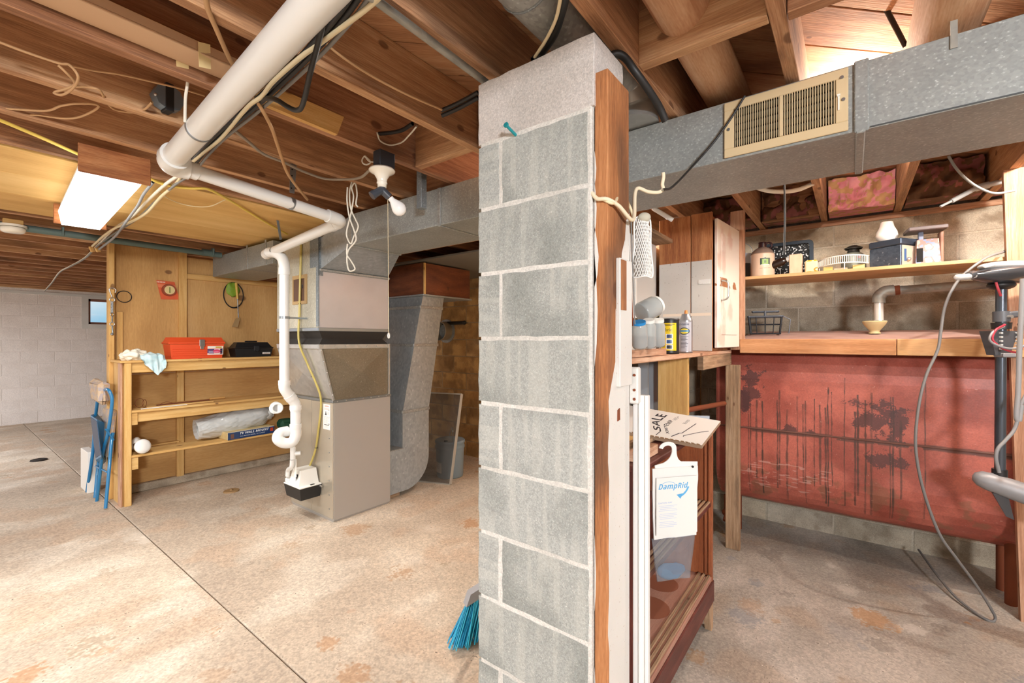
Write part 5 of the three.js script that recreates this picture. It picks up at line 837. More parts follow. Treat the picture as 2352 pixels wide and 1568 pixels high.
{ // jars, cans and the mesh bag
  const y = 1.3515;
  const cv = (w, h, f) => M({ map: canvasTex(w, h, f), roughness: 0.4 });
  const a = thing('glue_can', 'black can with a yellow fabric glue label on the bench', 'can', [2.22, y, -0.715], -0.2);
  mesh('can', lathe([[0, 0], [0.044, 0], [0.046, 0.006], [0.044, 0.01], [0.044, 0.16], [0.046, 0.164], [0.046, 0.172], [0.04, 0.172], [0.036, 0.166], [0, 0.166]], null, null, 40), blackM, a);
  mesh('label', new THREE.CylinderGeometry(0.0448, 0.0448, 0.135, 30, 1, true, PI * 1.3, PI * 0.6).translate(0, 0.083, 0), cv(256, 320, (g, w, h) => { g.fillStyle = '#e8c81e'; g.fillRect(0, 0, w, h); g.fillStyle = '#3a3212'; g.fillRect(18, 14, 210, 5); g.fillRect(30, 26, 160, 8); g.font = 'bold 46px serif'; g.fillText('fabric', 44, 96); g.fillStyle = '#f4f2ea'; for (let i = 0; i < 3; i++) { g.fillRect(100, 128 + i * 62, 100, 52); } for (let i = 0; i < 3; i++) { g.fillStyle = ['#31456e', '#3b5a8c', '#2b2f38'][i]; g.fillRect(112, 134 + i * 62, 74, 40); } g.fillStyle = '#5a6a22'; g.beginPath(); g.arc(62, 190, 18, 0, 7); g.fill(); g.fillStyle = '#7a6a18'; for (let i = 0; i < 5; i++) g.fillRect(18, 230 + i * 12, 64, 3); }), a, { keepUV: true, label: 'yellow printed label' });
  const s = thing('spray_can', 'silver spray paint can with orange nozzle beside the glue can', 'spray can', [2.44, y, -0.7], -0.1);
  mesh('body', lathe([[0, 0], [0.033, 0], [0.0335, 0.004], [0.0335, 0.165], [0.031, 0.178], [0.024, 0.19], [0.022, 0.205], [0.012, 0.207], [0, 0.207]], null, null, 40), M({ rgb: [176, 176, 180], roughness: 0.3, metalness: 0.7 }), s); mesh('nozzle', cyl(0.007, 0.009, 0.018, [0, 0.216, 0], null, 16), M({ rgb: [226, 140, 70], roughness: 0.5 }), s);
  mesh('label', new THREE.CylinderGeometry(0.034, 0.034, 0.155, 30, 1, true, PI * 1.0, PI * 0.9).translate(0, 0.085, 0), cv(256, 384, (g, w, h) => { g.fillStyle = '#b4b2b8'; g.fillRect(0, 0, w, h); g.fillStyle = '#1b2a4a'; g.font = 'bold 30px sans-serif'; g.fillText('RUST-OLEUM', 30, 42); g.fillStyle = '#20242c'; g.beginPath(); g.ellipse(150, 120, 76, 46, 0, 0, 7); g.fill(); g.fillStyle = '#ead24a'; g.beginPath(); g.ellipse(150, 120, 64, 36, 0, 0, 7); g.fill(); g.fillStyle = '#4a8fb8'; g.fillRect(84, 108, 132, 22); g.fillStyle = '#b8242a'; g.fillRect(14, 84, 48, 76); g.fillStyle = '#f0efea'; g.fillRect(14, 172, 52, 200); g.fillStyle = '#3a3a40'; for (let i = 0; i < 9; i++) g.fillRect(100, 190 + i * 18, 110 - (i * 31) % 50, 5); }), s, { keepUV: true });
  const hw = M({ map: tex(128, 128, (u, v) => mixc([56, 54, 50], [150, 148, 142], ss(0.35, 0.8, vn(u * 26, v * 26, 26, 26, 8)))), roughness: 0.5, metalness: 0.3 }, [14, 14]);
  function jar(name, label, pos, rot, r, h, cap, fill, group) {
    const j = thing(name, label, 'jar', pos, 0, group); j.rotation.set(...rot);
    mesh('glass', lathe([[0, 0], [r * 0.9, 0.002], [r, 0.01], [r, h * 0.78], [r * 0.8, h * 0.88], [r * 0.78, h * 0.93]], null, null, 28), jarM, j); mesh('cap', cyl(r * 0.84, r * 0.84, h * 0.1, [0, h * 0.96, 0], null, 28), cap, j);
    if (fill) mesh('hardware', [cyl(r * 0.9, r * 0.86, h * fill, [0, h * fill / 2 + 0.005, 0], null, 20)], hw, j, { label: 'screws and bits inside' });
  }
  const jarM = M({ rgb: [222, 226, 224], roughness: 0.12, transmission: 0.55, thickness: 0, side: THREE.DoubleSide });
  const sky = M({ rgb: [30, 132, 196], roughness: 0.4 });
  jar('plastic_jar', 'clear jar with blue cap tipped over on the bench by the post', [[1.668, 1.39, -0.651]][0], [0.1, 0, 0.35], 0.03, 0.105, sky, 0.35);
  jar('plastic_jar', 'first slim clear jar with white cap beside the blue capped jar', [[1.749, 1.39, -0.643]][0], [0.1, 0, 0.33], 0.026, 0.115, whiteM, 0.3);
  jar('plastic_jar', 'second slim clear jar with white cap next to the glue can', [[1.831, 1.393, -0.635]][0], [0.1, 0, 0.3], 0.026, 0.115, whiteM, 0.2);
  jar('plastic_jar', 'big tilted clear jar with white lid and blue fittings over the others', [[1.795, 1.529, -0.699]][0], [0.1, -0.5, -1.1], 0.045, 0.1, whiteM, 0.4);
  const bx = thing('hardware_tray', 'small brown wooden tray holding the tipped jars on the bench', 'tray', [0, y, 0]);
  mesh('front', bb(1.58, 2.02, 0, 0.03, -0.675, -0.665, 0.001), pinkM, bx, { grain: 0 }); mesh('bottom', bb(1.58, 2.02, 0, 0.008, -0.83, -0.676, 0.001), pinkM, bx, { grain: 0 }); mesh('back', bb(1.58, 2.02, 0, 0.06, -0.84, -0.83, 0.001), pinkM, bx, { grain: 0 });
  single('white_bottle', 'white plastic glue bottle standing behind the glue can', 'bottle', lathe([[0, 0], [0.026, 0], [0.026, 0.12], [0.02, 0.14], [0.016, 0.145], [0.016, 0.175], [0, 0.175]], null, null, 28), whiteM, [2.19, y, -0.8]);
  single('paper_box', 'slim white paper box between the two cans', 'box', cbox(0.02, 0.12, 0.03, [0, 0.06, 0], null, 0.001), whiteM, [2.33, y, -0.72]);
  single('brown_frame', 'small dark brown frame leaning behind the jars', 'picture', cbox(0.012, 0.1, 0.1, [0, 0.05, 0], [0, 0, -0.1], 0.002), M({ rgb: [110, 88, 52], roughness: 0.5 }), [2.16, 1.43, -0.86]);  // plain brown frame, nothing pictured in it
  // mesh bag on the post: open weave of crossing strands
  const m = thing('mesh_bag', 'white woven mesh bag hanging beside the door post', 'bag', [[1.46, 1.832, -0.561]][0], -0.9), st = [];
  const W = (u, v) => [0.06 * (u - 0.5) * (0.75 + 0.35 * v), -0.2 * v, 0.018 * Math.sin(u * PI) * (0.6 + v)];
  for (let i = -9; i < 10; i++) for (const s2 of [1, -1]) { const pts = []; for (let k = 0; k <= 14; k++) { const v = k / 14, u = i / 9 + s2 * v * 1.0 + (s2 < 0 ? 1 : 0); if (u >= 0 && u <= 1) pts.push(W(u, v)); } if (pts.length > 2) st.push(tube(pts, 0.0016, pts.length * 2, 4)); }
  mesh('netting', st, M({ rgb: [240, 238, 232], roughness: 0.8 }), m).userData.kind = 'stuff';
  mesh('lining', (() => { const g = new THREE.PlaneGeometry(1, 1, 8, 12), q = g.attributes.position; for (let i = 0; i < q.count; i++) { const [a2, b2, c2] = W(q.getX(i) + 0.5, 0.5 - q.getY(i)); q.setXYZ(i, a2 * 0.96, b2, c2 - 0.012); } g.computeVertexNormals(); return g; })(), M({ rgb: [214, 210, 204], roughness: 0.9, side: THREE.DoubleSide }), m);
  mesh('rim', tube([W(0, 0), W(0, 0.5), W(0, 1), W(0.5, 1), W(1, 1), W(1, 0.5), W(1, 0), W(0.5, 0)], 0.003, 50, 8, true), M({ rgb: [240, 238, 232], roughness: 0.8 }), m);
  mesh('tie', sph(0.016, [0.004, 0.0, 0.006], 12, [1.4, 1, 1]), M({ rgb: [196, 190, 170], roughness: 0.9 }), m);
  const rl = thing('rusty_rule', 'rusty white ladder rule hanging beside the mesh bag', 'rule');
  const A = [[1.354, 1.81, -0.567], [1.361, 1.469, -0.557]];
  mesh('strip', bar(A[0], A[1], 0.012, 0.002, [0.6, 0, 0.8]), paintM, rl); mesh('edge_wire', rod([A[0][0] + 0.004, A[0][1], A[0][2] + 0.007], [A[1][0] + 0.004, A[1][1], A[1][2] + 0.007], 0.002, 8), greyWireM, rl); mesh('rust_end', bar([[1.354, 1.584, -0.559]][0], [[1.357, 1.464, -0.554]][0], 0.0125, 0.003, [0.6, 0, 0.8]), rustM, rl);
  const sh = thing('plastic_sheet', 'hanging grey translucent plastic sheet under the bench', 'plastic sheet', [2.75, 0.35, -0.94]);
  const pg = new THREE.PlaneGeometry(0.7, 0.95, 40, 10), q2 = pg.attributes.position; for (let i = 0; i < q2.count; i++) q2.setZ(i, 0.02 * Math.sin(q2.getX(i) * 40) + 0.012 * Math.sin(q2.getX(i) * 17 + 1)); pg.computeVertexNormals(); pg.translate(0, 0.48, 0);
  mesh('sheet', pg, M({ rgb: [150, 156, 162], roughness: 0.35, transmission: 0.3, thickness: 0, side: THREE.DoubleSide }), sh);
}

// ------------------------------------------------------------------ brown bookcase beside the doorway and what lies on it
{
  const b = thing('bookcase', 'low brown varnished bookcase with dusty shelves behind the door trim', 'bookcase'), x0 = 1.4, x1 = 2.35, zf = -0.543, zb = -0.86;
  mesh('side_panel', bb(x0, x0 + 0.03, 0.12, 1.0, zb, zf, 0.003), maroonM, b, { grain: 1 }); mesh('side_panel', bb(x1 - 0.025, x1, 0.12, 1.0, zb, zf, 0.003), varnM, b, { grain: 1 });
  multi('side_moulding', [bb(x1 - 0.034, x1 - 0.026, 0.27, 1.0, zf - 0.035, zf - 0.025, 0.002), bb(x1 - 0.034, x1 - 0.026, 0.27, 1.0, zf - 0.017, zf - 0.007, 0.002)], varnM, b);
  mesh('back_panel', bb(x0 + 0.03, x1 - 0.026, 0.14, 1.0, zb, zb + 0.008), varnM, b, { grain: 1 });
  mesh('top', bb(x0 - 0.005, x0 + 0.46, 0.985, 1.005, zb, zf + 0.006, 0.003), maroonM, b, { grain: 0 });
  const dust = wood(woodTex([140, 98, 82], [160, 118, 100], [176, 138, 120], 28, { rings: 3, fine: 0.2, knots: 0 }), 1.0, 0.4);
  mesh('shelf', bb(x0 + 0.03, x1 - 0.026, 0.60, 0.62, zb + 0.01, zf - 0.006, 0.002), maroonM, b, { grain: 0 }); multi('shelf_strip', [-0.012, -0.032, -0.052].map((d) => bb(x0 + 0.03, x1 - 0.026, 0.62, 0.628, zf + d - 0.006, zf + d + 0.004, 0.001)), oldM, b, { grain: 0 });
  const sh = mesh('bottom_shelf', bb(x0 + 0.03, x1 - 0.026, 0.235, 0.257, zb + 0.01, zf - 0.002, 0.002), dust, b, { grain: 0, label: 'dusty bottom shelf with round marks' });
  for (const [x, z, rad] of [[2.12, -0.72, 0.075], [1.9, -0.7, 0.085], [1.68, -0.72, 0.085], [1.5, -0.7, 0.07]]) mesh('round_mark', cyl(rad, rad, 0.0008, [x, 0.2572, z], null, 36), M({ rgb: [136, 84, 62], roughness: 0.6 }), sh);
  multi('shelf_strip', [-0.012, -0.034, -0.056].map((d) => bb(x0 + 0.03, x1 - 0.03, 0.257, 0.266, zf + d - 0.007, zf + d + 0.004, 0.001)), oldM, b, { grain: 0 });
  mesh('plinth', bb(x0, x1 + 0.002, 0.13, 0.235, zf - 0.02, zf + 0.004, 0.004), maroonM, b, { grain: 0 });
  for (const x of [x0 + 0.03, x1 - 0.03]) mesh('foot', ext([[-0.045, 0.15], [0.028, 0.15], [0.026, 0], [-0.01, 0], [-0.035, 0.07]], 0.03, [x, 0, zf - 0.03]), oldM, b, { grain: 1 });
  for (const x of [x0 + 0.03, x1 - 0.03]) mesh('foot', bb(x - 0.02, x + 0.02, 0, 0.14, zb, zb + 0.04, 0.003), oldM, b, { grain: 1 });
}
{
  const st = canvasTex(1024, 512, (g, w, h) => {
    g.fillStyle = '#e9e6df'; g.fillRect(0, 0, w, h); g.strokeStyle = '#22242c'; g.fillStyle = '#22242c'; g.lineCap = 'round';
    g.font = 'bold 150px sans-serif'; g.save(); g.translate(560, 470); g.rotate(-PI / 2); g.fillText('SALE', 60, -40); g.font = 'bold 64px sans-serif'; g.fillText('XNTEMP', 40, 70); g.font = '50px sans-serif'; g.fillText('165+', 300, 84); g.font = '46px serif'; g.fillText('Boys', 270, 200); g.restore();
    g.save(); g.translate(250, 440); g.rotate(-PI / 2); g.font = 'bold 80px sans-serif'; g.fillText('CAR', 200, 0); g.restore();
    g.lineWidth = 9; for (const p of [[[650, 460], [800, 380], [840, 150]], [[820, 430], [930, 300], [990, 250]], [[430, 480], [520, 400]]]) { g.beginPath(); g.moveTo(...p[0]); for (const q of p.slice(1)) g.lineTo(...q); g.stroke(); }
    g.fillStyle = '#8a6a4a'; for (let i = 0; i < 60; i++) { const x = (i * 137) % 1024; g.fillRect(x, 496 + (i * 7) % 14, 18 + (i * 11) % 30, 18); }
  });
  const p = [[2.2, 1.08, -0.929], [2.149, 1.055, -0.466], [1.77, 1.02, -0.45], [1.786, 1.03, -0.754]];
  const t = thing('sale_sign', 'white hand lettered sale sign board lying tilted on the bookcase', 'sign');
  const lo = p.map((q) => [q[0], q[1] - 0.012, q[2]]);
  mesh('board', solid(p, lo), M({ rgb: [150, 124, 100], roughness: 0.9 }), t);
  const g = new THREE.BufferGeometry(), u = p.map((q) => [q[0], q[1] + 0.0008, q[2]]); g.setAttribute('position', new THREE.Float32BufferAttribute([...u[0], ...u[3], ...u[2], ...u[0], ...u[2], ...u[1]], 3)); g.setAttribute('uv', new THREE.Float32BufferAttribute([0, 1, 0, 0, 1, 0, 0, 1, 1, 0, 1, 1], 2)); g.computeVertexNormals();
  mesh('lettered_face', g, M({ map: st, roughness: 0.6, side: THREE.DoubleSide }), t, { keepUV: true });
  const y = 1.006;
  const tp = thing('tape_measure_pack', 'yellow and black taped tool pack on the near end of the bookcase', 'tool', [1.62, y, -0.63], 0.4);
  mesh('body', cbox(0.13, 0.03, 0.05, [0, 0.016, 0], null, 0.006), blackM, tp); multi('stripe', [-0.03, 0.0, 0.035].map((x) => cbox(0.014, 0.032, 0.052, [x, 0.017, 0], null, 0.006)), M({ rgb: [226, 208, 30], roughness: 0.5 }), tp);
  single('wood_offcut', 'pale wooden offcut on the front corner of the bookcase', 'offcut', bb(-0.08, 0.09, 0, 0.035, -0.025, 0.025, 0.002), pinkM, [1.52, y, -0.585]); single('wood_offcut', 'flat yellow plywood offcut under the sign on the bookcase', 'offcut', bb(-0.14, 0.2, 0, 0.012, -0.07, 0.07, 0.002), pineM, [1.62, y, -0.75]);
  single('broken_board', 'splintered brown board edge under the sale sign', 'board', bb(-0.25, 0.12, 0, 0.014, -0.03, 0.03, 0.002), oldM, [1.76, y, -0.67]);
  single('grey_panel', 'pale blue grey panel leaning behind the far end of the bookcase', 'panel', solid([[2.42, 0.55, -0.75], [2.5, 0.55, -0.6], [2.6, 1.0, -0.62], [2.45, 1.0, -0.9]], [[2.435, 0.55, -0.755], [2.515, 0.55, -0.605], [2.615, 1.0, -0.625], [2.465, 1.0, -0.905]]), M({ rgb: [152, 164, 176], roughness: 0.5 }));  // plain blue grey panel of no particular material
}
{ // moisture absorber bag hung on the bookcase front
  const b = thing('moisture_bag', 'white hanging moisture absorber bag with blue print on the bookcase', 'bag', [1.53, 0.25, -0.475], -0.7); b.scale.setScalar(0.765);
  const hk = new THREE.Shape(); hk.moveTo(-0.1, 0.955); hk.lineTo(0.11, 0.955); hk.lineTo(0.11, 0.985); hk.lineTo(0.03, 0.99); hk.bezierCurveTo(0.005, 1.0, 0.005, 1.03, 0.005, 1.05); hk.bezierCurveTo(0.005, 1.09, -0.07, 1.09, -0.08, 1.055); hk.lineTo(-0.062, 1.05); hk.bezierCurveTo(-0.055, 1.07, -0.015, 1.07, -0.016, 1.045); hk.bezierCurveTo(-0.016, 1.02, -0.03, 1.0, -0.06, 0.988); hk.lineTo(-0.1, 0.98);
  mesh('hanger', new THREE.ExtrudeGeometry(hk, { depth: 0.004, bevelEnabled: false, curveSegments: 10 }), pvcM, b);
  const pt = canvasTex(512, 640, (g, w, h) => { g.fillStyle = '#dedcd7'; g.fillRect(0, 0, w, h); g.fillStyle = '#4f9fd0'; g.font = 'bold italic 84px sans-serif'; g.fillText('DampRid', 20, 130); g.lineWidth = 22; g.strokeStyle = '#58a6d4'; g.beginPath(); g.arc(240, 60, 170, 0.35, 1.25); g.stroke(); g.beginPath(); g.moveTo(250, 200); g.lineTo(330, 190); g.lineTo(300, 250); g.fill(); g.lineWidth = 5; g.beginPath(); g.arc(150, 200, 150, 4.2, 5.3); g.stroke(); g.font = 'bold 24px sans-serif'; g.fillStyle = '#9fb6d2'; g.fillText('CAUTION: MAY', 24, 290); g.fillStyle = '#b8c6d8'; for (let i = 0; i < 14; i++) if (i % 5 !== 4) g.fillRect(30 + (i % 3) * 8, 312 + i * 18, 230 - (i * 47) % 70, 6); });
  const pouch = (w0, w1, y0, y1, d, sd) => { const g = new THREE.BoxGeometry(1, 1, 1, 12, 16, 2), q = g.attributes.position; for (let i = 0; i < q.count; i++) { const u = q.getX(i), v = q.getY(i) + 0.5, s = q.getZ(i); const bul = Math.pow(Math.cos(u * PI * 0.98), 0.6) * Math.sin(cl(v, 0.03, 0.97) * PI); q.setXYZ(i, u * (w0 + (w1 - w0) * v), y0 + (y1 - y0) * v, s * (0.006 + d * bul) + 0.006 * (vn(u * 5 + 9, v * 6 + sd, 99, 99, 2) - 0.5)); } g.computeVertexNormals(); return g; };
  mesh('pouch', pouch(0.21, 0.225, 0.66, 0.968, 0.02, 3).translate(-0.004, 0, 0.006), M({ rgb: [222, 221, 216], roughness: 0.55 }), b);
  mesh('print', plane(0.2, 0.25, [-0.004, 0.805, 0.0215]), M({ map: pt, roughness: 0.55 }), b, { keepUV: true, label: 'blue printed lettering' });
  mesh('clear_pouch', pouch(0.16, 0.21, 0.475, 0.662, 0.03, 8).translate(-0.012, 0, 0.006), M({ rgb: [222, 230, 238], roughness: 0.04, transmission: 0.9, thickness: 0, clearcoat: 1 }), b, { label: 'clear lower pouch' });
  mesh('brine', soft(sph(0.06, [-0.02, 0.515, 0.006], 24, [1.15, 0.6, 0.2]), 0.008, 8), M({ rgb: [150, 176, 200], roughness: 0.05, transmission: 0.6, thickness: 0 }), b);
  mesh('rivet', cyl(0.005, 0.005, 0.004, [0.08, 0.966, 0.012], [PI / 2, 0, 0], 12), blackM, b);
}
// ------------------------------------------------------------------ oil tank behind its timber frame
{
  const zs = [-0.559, -0.511, -0.475, -0.388, -0.334, -0.278, -0.245, -0.187, -0.157, -0.128, -0.097, -0.034, 0.018, 0.066, 0.094, 0.18, 0.225, 0.328], r = rng(17);
  const dr = []; zs.forEach((z, i) => { for (let k = 0; k < (i % 3 === 0 ? 2 : 1); k++) dr.push([z + k * 0.012, rr(0.95, 1.2, r), rr(0.33, 0.55, r), rr(0.003, 0.0075, r), rr(0.45, 0.85, r)]); });
  const blob = [[-0.54, 1.09, 0.05, 0.11], [0.07, 0.97, 0.1, 0.1], [0.22, 0.9, 0.045, 0.09], [-0.3, 0.83, 0.1, 0.03], [0.12, 0.72, 0.09, 0.05], [-0.62, 1.0, 0.06, 0.06]];
  const ZA = -0.9, ZL = 1.9, YA = 0.25, YL = 1.25;
  const tt = tex(1536, 1024, (u, v) => {
    const z = ZA + u * ZL, y = YA + v * YL, n = fbm(u, v, 12, 8, 5, 151), g = vn(u * 400, v * 270, 400, 270, 152), n2 = fbm(u, v, 30, 22, 4, 153);
    let c = mixc([150, 74, 60], [178, 97, 81], ss(0.3, 0.7, n)); const k = 1 + 0.12 * (g - 0.5) + 0.12 * (n2 - 0.5); c = [c[0] * k, c[1] * k, c[2] * k];
    c = mixc(c, [120, 84, 62], 0.6 * ss(0.52, 0.68, n2) * ss(0.75, 0.45, y) );
    for (const [bz, by, rz, ry] of blob) { const d = Math.hypot((z - bz) / rz, (y - by) / ry) + 1.6 * (n - 0.5) + 2.4 * (n2 - 0.5) + 0.5 * (g - 0.5); if (d < 1) c = mixc(c, [70, 44, 44], 0.7 * ss(1, 0.75, d)); }
    for (const [dz, y0, y1, w, a] of dr) if (y < y0 && y > y1) { const wob = 0.006 * (vn(y * 9 + 40, dz * 50 + 60, 999, 999, 5) - 0.5), d = Math.abs(z - dz - wob) / (w * (0.6 + 0.9 * vn(y * 40, dz * 90 + 80, 999, 999, 7))); if (d < 1) c = mixc(c, [58, 44, 38], a * (0.5 + 0.5 * ss(0.36, 0.6, n2)) * ss(1, 0.3, d)); }
    if (Math.abs(y - 0.52) < 0.09 && z < -0.1 && vn(u * 50, v * 170, 50, 170, 177) > 0.74 && n > 0.45) c = mixc(c, [196, 162, 152], 0.55);
    if (Math.abs(y - 0.815) < 0.02 && n > 0.42) c = mixc(c, [72, 50, 42], 0.7 * ss(0.02, 0.008, Math.abs(y - 0.815 + 0.01 * (n2 - 0.5))));
    if (vn(u * 260, v * 170, 260, 170, 160) > 0.972) c = mixc(c, [216, 190, 176], 0.6);
    return c;
  });
  const tank = thing('oil_tank', 'large red stained steel oil tank behind the timber frame', 'tank');
  const P = [], R = 0.265, cx = 3.675; for (let i = 0; i <= 16; i++) { const a = (i / 16) * PI; P.push([R * Math.cos(a), 1.155 + R * Math.sin(a)]); } for (let i = 0; i <= 16; i++) { const a = PI + (i / 16) * PI; P.push([R * Math.cos(a), 0.555 + R * Math.sin(a)]); }
  const g = ext(P, 1.5, [cx, 0, -0.75], null, 0.02);
  mesh('shell', g, M({ map: tt, roughness: 0.42, clearcoat: 0.15, clearcoatRoughness: 0.4, bumpMap: gritBump, bumpScale: 0.0008 }, [1 / ZL, 1 / YL]), tank, { grain: 2, off: [-ZA / ZL, -YA / YL] });
  mesh('weld_seam', rod([cx - R - 0.019, 0.82, -0.76], [cx - R - 0.019, 0.82, 0.76], 0.006, 10), M({ rgb: [104, 66, 54], roughness: 0.6 }), tank);
  for (const [x, z] of [[3.52, -0.68], [3.7, -0.68], [3.52, 0.68], [3.7, 0.68]]) mesh('leg', rod([x, 0, z], [x, 0.36, z], 0.025), rustM, tank);
  const v = mesh('drain_valve', [rod([3.5, 0.3, -0.72], [3.5, 0.17, -0.72], 0.016), sph(0.03, [3.5, 0.17, -0.72], 14), rod([3.5, 0.17, -0.72], [3.44, 0.13, -0.72], 0.012)], rustM, tank, { label: 'rusty drain valve' });
  const f = thing('tank_frame', 'timber beam and right post framing the oil tank', 'frame');
  mesh('beam', bb(3.295, 3.333, 1.332, 1.424, -0.596, 0.2, 0.003), orangeM, f, { grain: 2 }); mesh('beam', bb(3.295, 3.333, 1.332, 1.424, 0.203, 1.2, 0.003), shelfM, f, { grain: 2 });
  mesh('post', solid([[3.335, 0, 0.678], [3.375, 0, 0.678], [3.375, 0, 0.768], [3.335, 0, 0.768]], [[3.335, 2.288, 0.618], [3.375, 2.288, 0.618], [3.375, 2.288, 0.708], [3.335, 2.288, 0.708]]), pinkM, f, { grain: 1 });
  mesh('ledge_board', solid([[3.336, 1.412, -0.6], [3.336, 1.412, 1.2], [3.336, 1.426, 1.2], [3.336, 1.426, -0.6]], [[3.84, 1.468, -0.6], [3.84, 1.468, 1.2], [3.84, 1.482, 1.2], [3.84, 1.482, -0.6]]), M({ map: tex(256, 256, (u, v) => mixc([164, 128, 118], [196, 164, 152], fbm(u, v, 5, 5, 5, 191))), roughness: 0.95 }, [2, 2]), f, { label: 'dusty sloping board on top of the tank' });
  mesh('side_board', bb(3.335, 3.35, 1.43, 1.83, 0.7, 0.86, 0.002), orangeM, f, { grain: 1 });
  const s = thing('fill_pipe', 'galvanised fill pipe bending down to a cream cone on the tank', 'pipe');
  mesh('pipe', rod([3.6, 1.722, 0.2], [3.6, 1.75, 1.2], 0.026, 22), pipeM, s, { grain: 2 }); mesh('elbow', tube([[3.6, 1.725, 0.21], [3.6, 1.72, 0.165], [3.6, 1.69, 0.138], [3.6, 1.65, 0.135]], 0.033, 26, 20), pipeM, s); mesh('thread', rod([3.6, 1.723, 0.2], [3.6, 1.725, 0.235], 0.029, 22), rustM, s);
  mesh('drop_pipe', rod([3.6, 1.66, 0.135], [3.6, 1.5, 0.135], 0.024, 22), M({ rgb: [216, 210, 200], roughness: 0.4, metalness: 0.3 }), s); mesh('ring', cyl(0.042, 0.042, 0.014, [3.6, 1.535, 0.135], null, 30), steelM, s);
  mesh('cone', lathe([[0.03, 0], [0.03, 0.008], [0.024, 0.012], [0.028, 0.022], [0.05, 0.05], [0.062, 0.072], [0.062, 0.08], [0.05, 0.08]].map(([a, b]) => [a, b]), [3.6, 1.458, 0.115], null, 36), M({ rgb: [196, 178, 132], roughness: 0.5 }), s);
}
{ // shelf above the tank
  const y = 1.848;
  single('long_shelf', 'long varnished wooden shelf on the block wall above the tank', 'shelf', bb(3.36, 3.82, 1.828, y, -0.74, 1.2, 0.002), shelfM, null, null, { grain: 2 });
  const j = thing('stoneware_jug', 'tan stoneware jug with green crest and dark neck on the long shelf', 'jug', [3.46, y, -0.485]);
  mesh('body', lathe([[0, 0], [0.07, 0], [0.073, 0.006], [0.073, 0.15], [0.07, 0.158], [0, 0.158]], null, null, 40), M({ rgb: [216, 186, 160], roughness: 0.35, clearcoat: 0.3 }), j); mesh('shoulder', lathe([[0.071, 0.157], [0.06, 0.178], [0.04, 0.195], [0.026, 0.202]], null, null, 40), M({ rgb: [138, 118, 106], roughness: 0.35 }), j);
  const dk = M({ rgb: [58, 30, 34], roughness: 0.3 }); mesh('neck', lathe([[0.026, 0.198], [0.024, 0.23], [0.027, 0.236], [0.02, 0.24], [0, 0.238]], null, null, 30), dk, j); mesh('handle', torus(0.02, 0.006, [-0.004, 0.212, 0.036], [0, PI / 2, 0], 24, 10), dk, j);
  mesh('crest', new THREE.CylinderGeometry(0.0736, 0.0736, 0.09, 20, 1, true, PI * 1.36, PI * 0.5).translate(0, 0.085, 0), M({ map: canvasTex(256, 256, (g, w, h) => { g.fillStyle = '#d8baa0'; g.fillRect(0, 0, w, h); g.fillStyle = '#3c4a3e'; g.fillRect(62, 30, 136, 124); g.fillStyle = '#8fb060'; g.fillRect(88, 46, 84, 100); g.fillStyle = '#56703c'; g.fillRect(116, 74, 28, 46); g.fillStyle = '#e8dfc8'; g.fillRect(72, 148, 116, 16); g.fillStyle = '#3c4a3e'; g.beginPath(); g.moveTo(130, 6); g.lineTo(150, 40); g.lineTo(110, 40); g.fill(); g.fillStyle = '#8a7060'; for (let i = 0; i < 11; i++) if (i % 4 !== 3) g.fillRect(60 + i * 13, 214, 9, 9); }), roughness: 0.4 }), j, { keepUV: true });
  const tr = thing('roasting_pan', 'black enamel roasting pan standing against the block wall', 'pan', [3.76, y, -0.37]); tr.rotation.z = 0.12;
  mesh('pan', (() => { const RR = (w, h, q) => { const s = new THREE.Shape(); s.moveTo(-w + q, 0); s.lineTo(w - q, 0); s.quadraticCurveTo(w, 0, w, q); s.lineTo(w, h - q); s.quadraticCurveTo(w, h, w - q, h); s.lineTo(-w + q, h); s.quadraticCurveTo(-w, h, -w, h - q); s.lineTo(-w, q); s.quadraticCurveTo(-w, 0, -w + q, 0); return s; }; const o = RR(0.158, 0.27, 0.03), h2 = RR(0.14, 0.236, 0.026); const hole = new THREE.Path(h2.getPoints(8).map((p) => new THREE.Vector2(p.x, p.y + 0.017))); o.holes.push(hole); const g = new THREE.ExtrudeGeometry(o, { depth: 0.028, bevelEnabled: true, bevelSize: 0.003, bevelThickness: 0.003, bevelSegments: 2 }); g.rotateY(-PI / 2); return g; })(), M({ rgb: [44, 56, 68], roughness: 0.25, clearcoat: 0.6 }), tr);
  mesh('pan_bottom', bb(-0.004, 0.004, 0.012, 0.258, -0.146, 0.146, 0.002), M({ map: tex(256, 256, (u, v) => (vn(u * 40, v * 40, 40, 40, 9) > 0.72 ? [206, 210, 212] : [26, 28, 30])), roughness: 0.3 }, [3, 3]), tr);
  const bt = thing('brown_bottle', 'dark brown bottle with pale cap resting tilted by the pan', 'bottle', [3.445, y + 0.083, -0.395], 0); bt.rotation.set(1.25, 0, 0);
  mesh('glass', lathe([[0, -0.05], [0.024, -0.05], [0.026, -0.045], [0.026, 0.03], [0.016, 0.05], [0.014, 0.058]], null, null, 26), M({ rgb: [42, 26, 20], roughness: 0.2 }), bt); mesh('cap', cyl(0.018, 0.018, 0.024, [0, 0.068, 0], null, 22), M({ rgb: [190, 186, 178], roughness: 0.5 }), bt);
  single('wood_block', 'pale wooden block standing on the long shelf beside the pan', 'block', cbox(0.06, 0.13, 0.072, [0, 0.065, 0], null, 0.004), M({ map: tex(128, 128, (u, v) => mixc([214, 176, 144], [232, 200, 170], fbm(u, v, 4, 9, 4, 61))), roughness: 0.7 }, [5, 5]), [3.45, y, -0.29]);
  const cn = thing('spice_tin', 'small yellow printed tin next to the wooden block', 'tin', [3.43, y, -0.205]);
